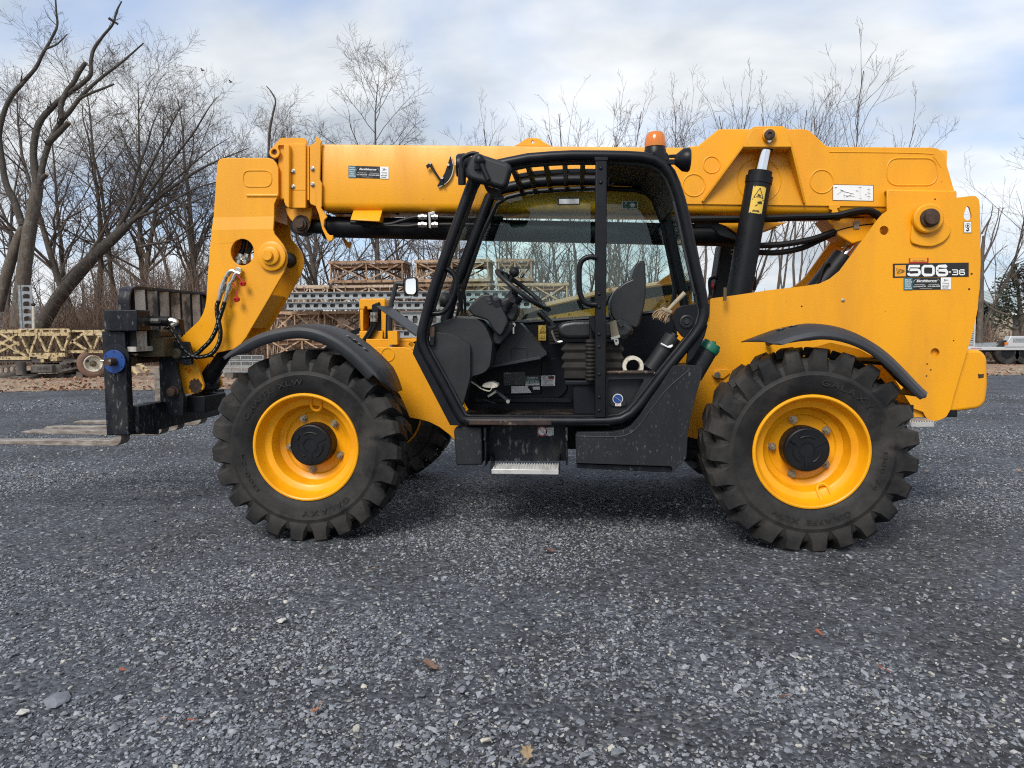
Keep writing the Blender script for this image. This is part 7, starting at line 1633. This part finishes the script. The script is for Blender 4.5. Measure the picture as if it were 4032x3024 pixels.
obj('tank_corner', MB().prism(P('D', [(1832, 1300), (1930, 1300), (1922, 1490), (1834, 1575)], YT+.005), YT+.006, -.65), 'tank', ft)
n0, n1 = Q('D', (1990, 880), -.88), Q('D', (2078, 745), -.88)
fn = obj('filler_neck', MB().cyl(n0-(n1-n0)*.3, n1, .070, 24, .060), 'tank', ft)
d_ = (n1-n0).normalized(); obj('filler_cap', MB().lathe(n1-d_*.01, [(.062, 0), (.066, .005), (.066, .035), (.060, .045), (.056, .06), (.03, .062)], 28, d_), 'green_cap', ft)
obj('cap_grip', MB().bar(n1+d_*.055-Vector((0, .05, 0)), n1+d_*.055+Vector((0, .05, 0)), .02, .016), 'green_cap', ft, .004)
obj('yellow_guard', MB().prism(P('D', [(1835, 850), (1880, 740), (1960, 690), (1925, 830), (1930, 850)], -.70), -.70, -.68), 'yellow', T)
obj('tank_bracket', MB().prism(P('D', [(1225, 1296), (1330, 1285), (1332, 1310), (1225, 1312)], -.80), -.80, -.7), 'yellow', T)
# ================================================================== engine hood on the far side
YE = .50
hd_b = P('C', [(560, 1230), (850, 1205), (850, 1150), (1100, 1120), (1400, 1060), (1880, 955), (1920, 960), (1960, 1240), (1960, 1300), (560, 1300)], YE)
top_l = [Q('C', p, YE) for p in ((960, 1122), (1015, 1115), (1440, 1018), (1865, 960), (2000, 940))]
top_f = [Vector((p.x-.02, 1.05, p.z+.05)) for p in top_l]
lowz = Q('C', (1200, 1300), YE).z
b = MB(); n = len(top_l)
vs = [tuple(p) for p in top_l]+[(p.x, p.y, lowz) for p in top_l]+[tuple(p) for p in top_f]+[(p.x, p.y, lowz) for p in top_f]
fs = []
for i in range(n-1): fs += [(i, i+1, n+i+1, n+i)[::-1], (i, i+1, 2*n+i+1, 2*n+i), (2*n+i, 2*n+i+1, 3*n+i+1, 3*n+i)]
fs += [(0, n, 3*n, 2*n), (n-1, 2*n-1, 4*n-1, 3*n-1)]
b.add(vs, fs); eh = obj('engine_hood', b, 'yellow', T, flat=True)
def rail(v0, v1, dz0, dz1, y): pass
band = P('C', [(880, 1172), (1015, 1122), (1440, 1030), (1865, 972), (1995, 952), (1995, 1010), (1870, 1035), (1400, 1115), (850, 1208)], YE-.004)
obj('hood_grille', MB().prism(band, YE-.006, YE-.001), 'black', eh)
for p in ((1080, 1190), (1175, 1170), (1832, 1083)): c = Q('C', p, YE); obj('hood_bolt', MB().cyl((c.x, YE-.001, c.z), (c.x, YE-.006, c.z), .008, 8), 'black', eh)
for (a_, b_, h_) in ((1425, 1460, 30), (1490, 1540, 40), (1700, 1720, 34)):
    q0 = Q('C', (a_, 1020), .62); q1 = Q('C', (b_, 1010), .62); obj('hood_fin', MB().prism([(q0.x, q0.z), (q1.x, q1.z), (q1.x, q1.z+h_*.0011*1.4), (q0.x+.02, q0.z+.02)], .60, .9), 'yellow', eh)
q0 = Q('C', (1735, 985), .7); q1 = Q('C', (1880, 975), .7); obj('hood_hump', MB().prism([(q0.x, q0.z), (q1.x, q1.z), (q1.x, q1.z+.05), (q1.x-.05, q1.z+.09), (q0.x+.05, q0.z+.04)], .62, .98), 'yellow', eh)
lab = Q('C', (1775, 1080), YE-.002); b = MB(); decal_text(b, 'JCB', 'C', 1760, 1068, 1790, 1088, YE-.004)
for k in range(4): b.bar(Q('C', (1765, 1100+k*7), YE-.004), Q('C', (1787, 1100+k*7), YE-.004), .0005, .006, (0, 1, 0))
obj('hood_lettering', b, 'decal_black', eh, flat=True)
# exhaust stack and hand rails behind the lift ram
q0 = Q('E', (445, 1060), .30); q1 = Q('E', (572, 728), .30)
ex = obj('air_cleaner', MB().prism(P('E', [(440, 1060), (490, 730), (575, 728), (530, 1060)], .30), .30, .55), 'black', T, .02, 3)
b = MB()
for k, v in enumerate((768, 790)): decal_text(b, 'HOT', 'E', 545, v, 562, v+7, .297)
obj('lettering', b, 'white', ex, flat=True)
tube_part('hood_handle', 'E', [(430, 1030), (425, 950), (440, 930), (465, 930)], .28, .014, 'black', T); tube_part('hood_handle', 'E', [(655, 1000), (650, 935), (665, 920), (680, 940), (678, 1000)], .28, .014, 'black', T)
obj('red_cap', MB().cyl(Q('E', (425, 975), .3), Q('E', (445, 975), .3), .03, 12), 'red', T)
# compensating ram at the rear
m1_, m2_ = Q('E', (1245, 735), 0), Q('E', (1190, 810), 0); m3 = Q('E', (1030, 1010), 0)
cr2 = obj('compensating_ram', MB().cyl(m2_, m3, .085, 28), 'black', T); obj('ram_rod', MB().cyl(m1_+(m1_-m2_)*.6, m2_, .042, 20), 'chrome', cr2); obj('ram_ear', MB().cyl((m1_.x+.06, -.12, m1_.z+.09), (m1_.x+.06, .12, m1_.z+.09), .09, 24), 'yellow', cr2)
tube_part('ram_pipe', 'E', [(1045, 960), (1065, 890), (1085, 850), (1110, 845)], -.08, .012, 'hose', T)
yk = [('E', (1180, 590)), ('E', (1230, 600)), ('E', (1290, 690)), ('E', (1250, 730)), ('E', (1160, 680)), ('E', (1090, 620))]
obj('boom_heel', MB().prism(PX([('E', (1080, 590)), ('E', (1430, 590)), ('E', (1400, 640)), ('E', (1300, 720)), ('E', (1230, 740)), ('E', (1150, 690)), ('E', (1120, 640))], -.12), -.14, .14), 'yellow', T, .01)
obj('chassis_deck', MB().box(2.5, 4.4, YC+.031, .379, .75, .80), 'black', T)
c = Q('E', (512, 1010), -.5); obj('grease_nipple', MB().cyl(c-Vector((0, 0, .06)), c+Vector((0, 0, .03)), .012, 8), 'rustpale', T)
# ================================================================== decals
yy = YC-.003
mp_ = sticker('model_plate', 'E', 1467, 849, 1898, 929, yy, 'decal_black', T, -6)
sticker('plate_badge', 'E', 1478, 858, 1540, 922, yy-.0025, 'decal_orange', mp_, -1)
b = MB(); b.prism(P('E', [(1486, 876), (1530, 886), (1534, 895), (1494, 910)], yy-.004), yy-.004, yy-.003); 
bb = obj('badge_outline', b, 'decal_black', mp_, flat=True)
obj('badge_field', MB().prism(P('E', [(1489, 879), (1528, 888), (1531, 894), (1496, 907)], yy-.0055), yy-.0055, yy-.0045), 'decal_orange', mp_, flat=True)
b = MB(); decal_text(b, 'JCB', 'E', 1495, 883, 1528, 903, yy-.007, bold=.02); obj('lettering', b, 'decal_black', mp_, flat=True)
# square wide numerals drawn as rounded strokes
def glyph(mb, segs, c, x0, y0, x1, y1, y, w):
    for pl_ in segs:
        pp = [Q(c, (x0+(x1-x0)*p[0], y0+(y1-y0)*p[1]), y) for p in pl_]
        xz = [(p.x, p.z) for p in pp]
        pa = [np.array(p) for p in xz]; n = len(pa); up = []; lo = []
        for i in range(n):
            d = pa[min(i+1, n-1)]-pa[max(i-1, 0)]; d /= np.linalg.norm(d)+1e-9; nr = np.array((-d[1], d[0])); 
            cs_ = 1.0
            if 0 < i < n-1:
                d1 = pa[i]-pa[i-1]; d1 /= np.linalg.norm(d1); cs_ = max(.6, abs(d1.dot(d)))
            up.append(pa[i]+nr*w/2/cs_); lo.append(pa[i]-nr*w/2/cs_)
        for i in range(n-1): mb.add([(q[0], y, q[1]) for q in (lo[i], lo[i+1], up[i+1], up[i])], [(0, 1, 2, 3)])
G5 = [[(.95, .1), (.12, .1), (.10, .42), (.12, .43), (.75, .42), (.88, .48), (.92, .62), (.90, .78), (.80, .88), (.2, .90), (.08, .84), (.05, .72)]]
G0 = [[(.5, .1), (.2, .1), (.08, .22), (.06, .5), (.08, .78), (.2, .9), (.8, .9), (.92, .78), (.94, .5), (.92, .22), (.8, .1), (.5, .1)]]
G6 = [[(.90, .22), (.82, .1), (.2, .1), (.08, .22), (.06, .5), (.08, .78), (.2, .9), (.8, .9), (.92, .8), (.93, .62), (.85, .48), (.3, .47), (.1, .55)]]
G3 = [[(.0, .1), (.8, .1), (.92, .2), (.92, .38), (.8, .48), (.2, .48)], [(.81, .485), (.93, .62), (.93, .8), (.82, .9), (.0, .9)]]
b = MB()
for gl, x0, x1 in ((G5, 1551, 1624), (G0, 1632, 1702), (G6, 1714, 1778)): glyph(b, gl, 'E', x0, 857, x1, 920, yy-.004, .0165)
glyph(b, [[(0, .5), (1, .5)]], 'E', 1784, 893, 1797, 900, yy-.004, .008)
for gl, x0, x1 in ((G3, 1803, 1838), (G6, 1844, 1876)): glyph(b, gl, 'E', x0, 881, x1, 915, yy-.004, .0064)
obj('lettering', b, 'white', mp_, flat=True)
sn = obj('serial_label', MB().prism(P('E', [(1558, 818), (1670, 816), (1669, 846), (1558, 848)], yy), yy, yy+.0015), 'red', T)
sticker('label_field', 'E', 1566, 819, 1660, 839, yy-.002, 'decal_orange', sn, -1); b = MB(); decal_text(b, 'SERIAL NUMBER', 'E', 1580, 829, 1648, 836, yy-.004); obj('lettering', b, 'decal_black', sn, flat=True)
hkl = sticker('hook_label', 'E', 1870, 610, 1915, 674, yy, 'decal_black', T, 0); sticker('label_field', 'E', 1872, 612, 1913, 672, yy-.002, 'white', hkl)
b = MB(); c = Q('E', (1893, 632), yy-.004); b.lathe((c.x, c.y, c.z), [(.016, 0), (.016, -.0005), (.014, -.0005), (.014, 0)], 22, caps=False)
hk_ = sm([Q('E', p, yy-.004) for p in ((1892, 645), (1895, 650), (1898, 656), (1892, 662), (1885, 657))], 4); b.tube(hk_, .0035, 5); b.prism(P('E', [(1886, 634), (1893, 624), (1900, 634), (1896, 634), (1896, 640), (1890, 640), (1890, 634)], yy-.004), yy-.004, yy-.003); obj('pictogram', b, 'decal_black', hkl, flat=True)
def dealer(cr, x0, y0, x1, y1, y, par, tilt):   # teal, black and white dealer sticker
    X = lambda f: x0+(x1-x0)*f; Y = lambda f: y0+(y1-y0)*f
    p0 = sticker('dealer_sticker', cr, x0, y0, x1, y1, y, 'decal_black', par, tilt); 
    sticker('sticker_band', cr, x0, y0, X(.185), y1, y-.002, 'decal_teal', p0, tilt*.18)
    pw = obj('sticker_panel', MB().prism(P(cr, [(X(.787), Y(0)+tilt*.787), (x1, y0+tilt), (x1, y1+tilt), (X(.787), y1+tilt*.787)], y-.002), y-.002, y-.0005), 'white', p0)
    b = MB(); tz = lambda f: tilt*f
    def tx(t, fx0, fy0, fx1, fy1, **k):
        a = Q(cr, (X(fx0), Y(fy1)+tz(fx0)), y-.004); c = Q(cr, (X(fx1), Y(fy0)+tz(fx0)), y-.004); d = Q(cr, (X(fx1), Y(fy1)+tz(fx1)), y-.004)
        fit_text(b, t, a.x, c.x, a.z, c.z, y-.004, tilt=d.z-a.z, **k)
    for k, t in enumerate(('SALES', 'SERVICE', 'PARTS', 'TIRES', 'RENTALS')): tx(t, .025, .10+k*.175, .09+.012*len(t), .215+k*.175, bold=.02)
    tx('Earthborne', .27, .14, .695, .33, shear=.3, bold=.03); tx('TRUCKS AND EQUIPMENT', .27, .385, .70, .43)
    tx('SALES & RENTALS', .23, .53, .45, .60, bold=.01); tx('PARTS & SERVICE', .53, .53, .75, .60, bold=.01)
    tx('215-443-0770', .205, .66, .465, .78, bold=.02); tx('215-343-2000', .505, .66, .77, .78, bold=.02); tx('www.Earthborne.com', .34, .86, .60, .92)
    for pts in (((.21, .42), (.205, .30), (.235, .18), (.27, .11), (.35, .09)), ((.69, .34), (.735, .13), (.775, .42)), ((.26, .35), (.69, .35))):
        for i in range(len(pts)-1):
            p, q_ = pts[i], pts[i+1]; b.bar(Q(cr, (X(p[0]), Y(p[1])+tz(p[0])), y-.004), Q(cr, (X(q_[0]), Y(q_[1])+tz(q_[0])), y-.004), .0005, .006, (0, 1, 0))
    obj('lettering', b, 'white', p0, flat=True); b = MB()
    tx('24', .85, .12, .905, .32, bold=.01); tx('hr', .91, .16, .955, .27, shear=.3); tx('Towing', .82, .42, .965, .58, shear=.4); tx('RECOVERY', .815, .66, .97, .76, bold=.02); tx('HAULING', .815, .82, .94, .92, bold=.02)
    obj('lettering', b, 'decal_black', p0, flat=True)
dealer('E', 1528, 931, 1797, 999, yy, T, -4)
dealer('B', 1311, 394, 1620, 486, YB-.003, T, 10)
dg = sticker('diagram_plate', 'E', 1124, 398, 1357, 490, YB-.014, 'decal_black', T, 5); sticker('diagram_field', 'E', 1127, 401, 1354, 487, YB-.0155, 'white', dg, 5)
b = MB(); yb = YB-.018
for p, q_, w in (((1168, 428), (1185, 434), .01), ((1150, 455), (1180, 432), .003), ((1180, 436), (1245, 452), .005), ((1185, 460), (1250, 465), .003), ((1190, 450), (1190, 480), .004), ((1200, 468), (1230, 455), .008), ((1280, 405), (1280, 480), .004), ((1255, 432), (1270, 436), .006), ((1270, 415), (1290, 415), .003), ((1276, 478), (1290, 478), .003), ((1330, 412), (1330, 482), .007), ((1320, 425), (1340, 428), .003), ((1320, 445), (1340, 448), .003), ((1320, 465), (1340, 468), .003), ((1310, 452), (1318, 458), .006), ((1135, 415), (1150, 415), .006)):
    b.bar(Q('E', p, yb), Q('E', q_, yb), .0005, w, (0, 1, 0))
obj('diagram', b, 'decal_grey', dg, flat=True)
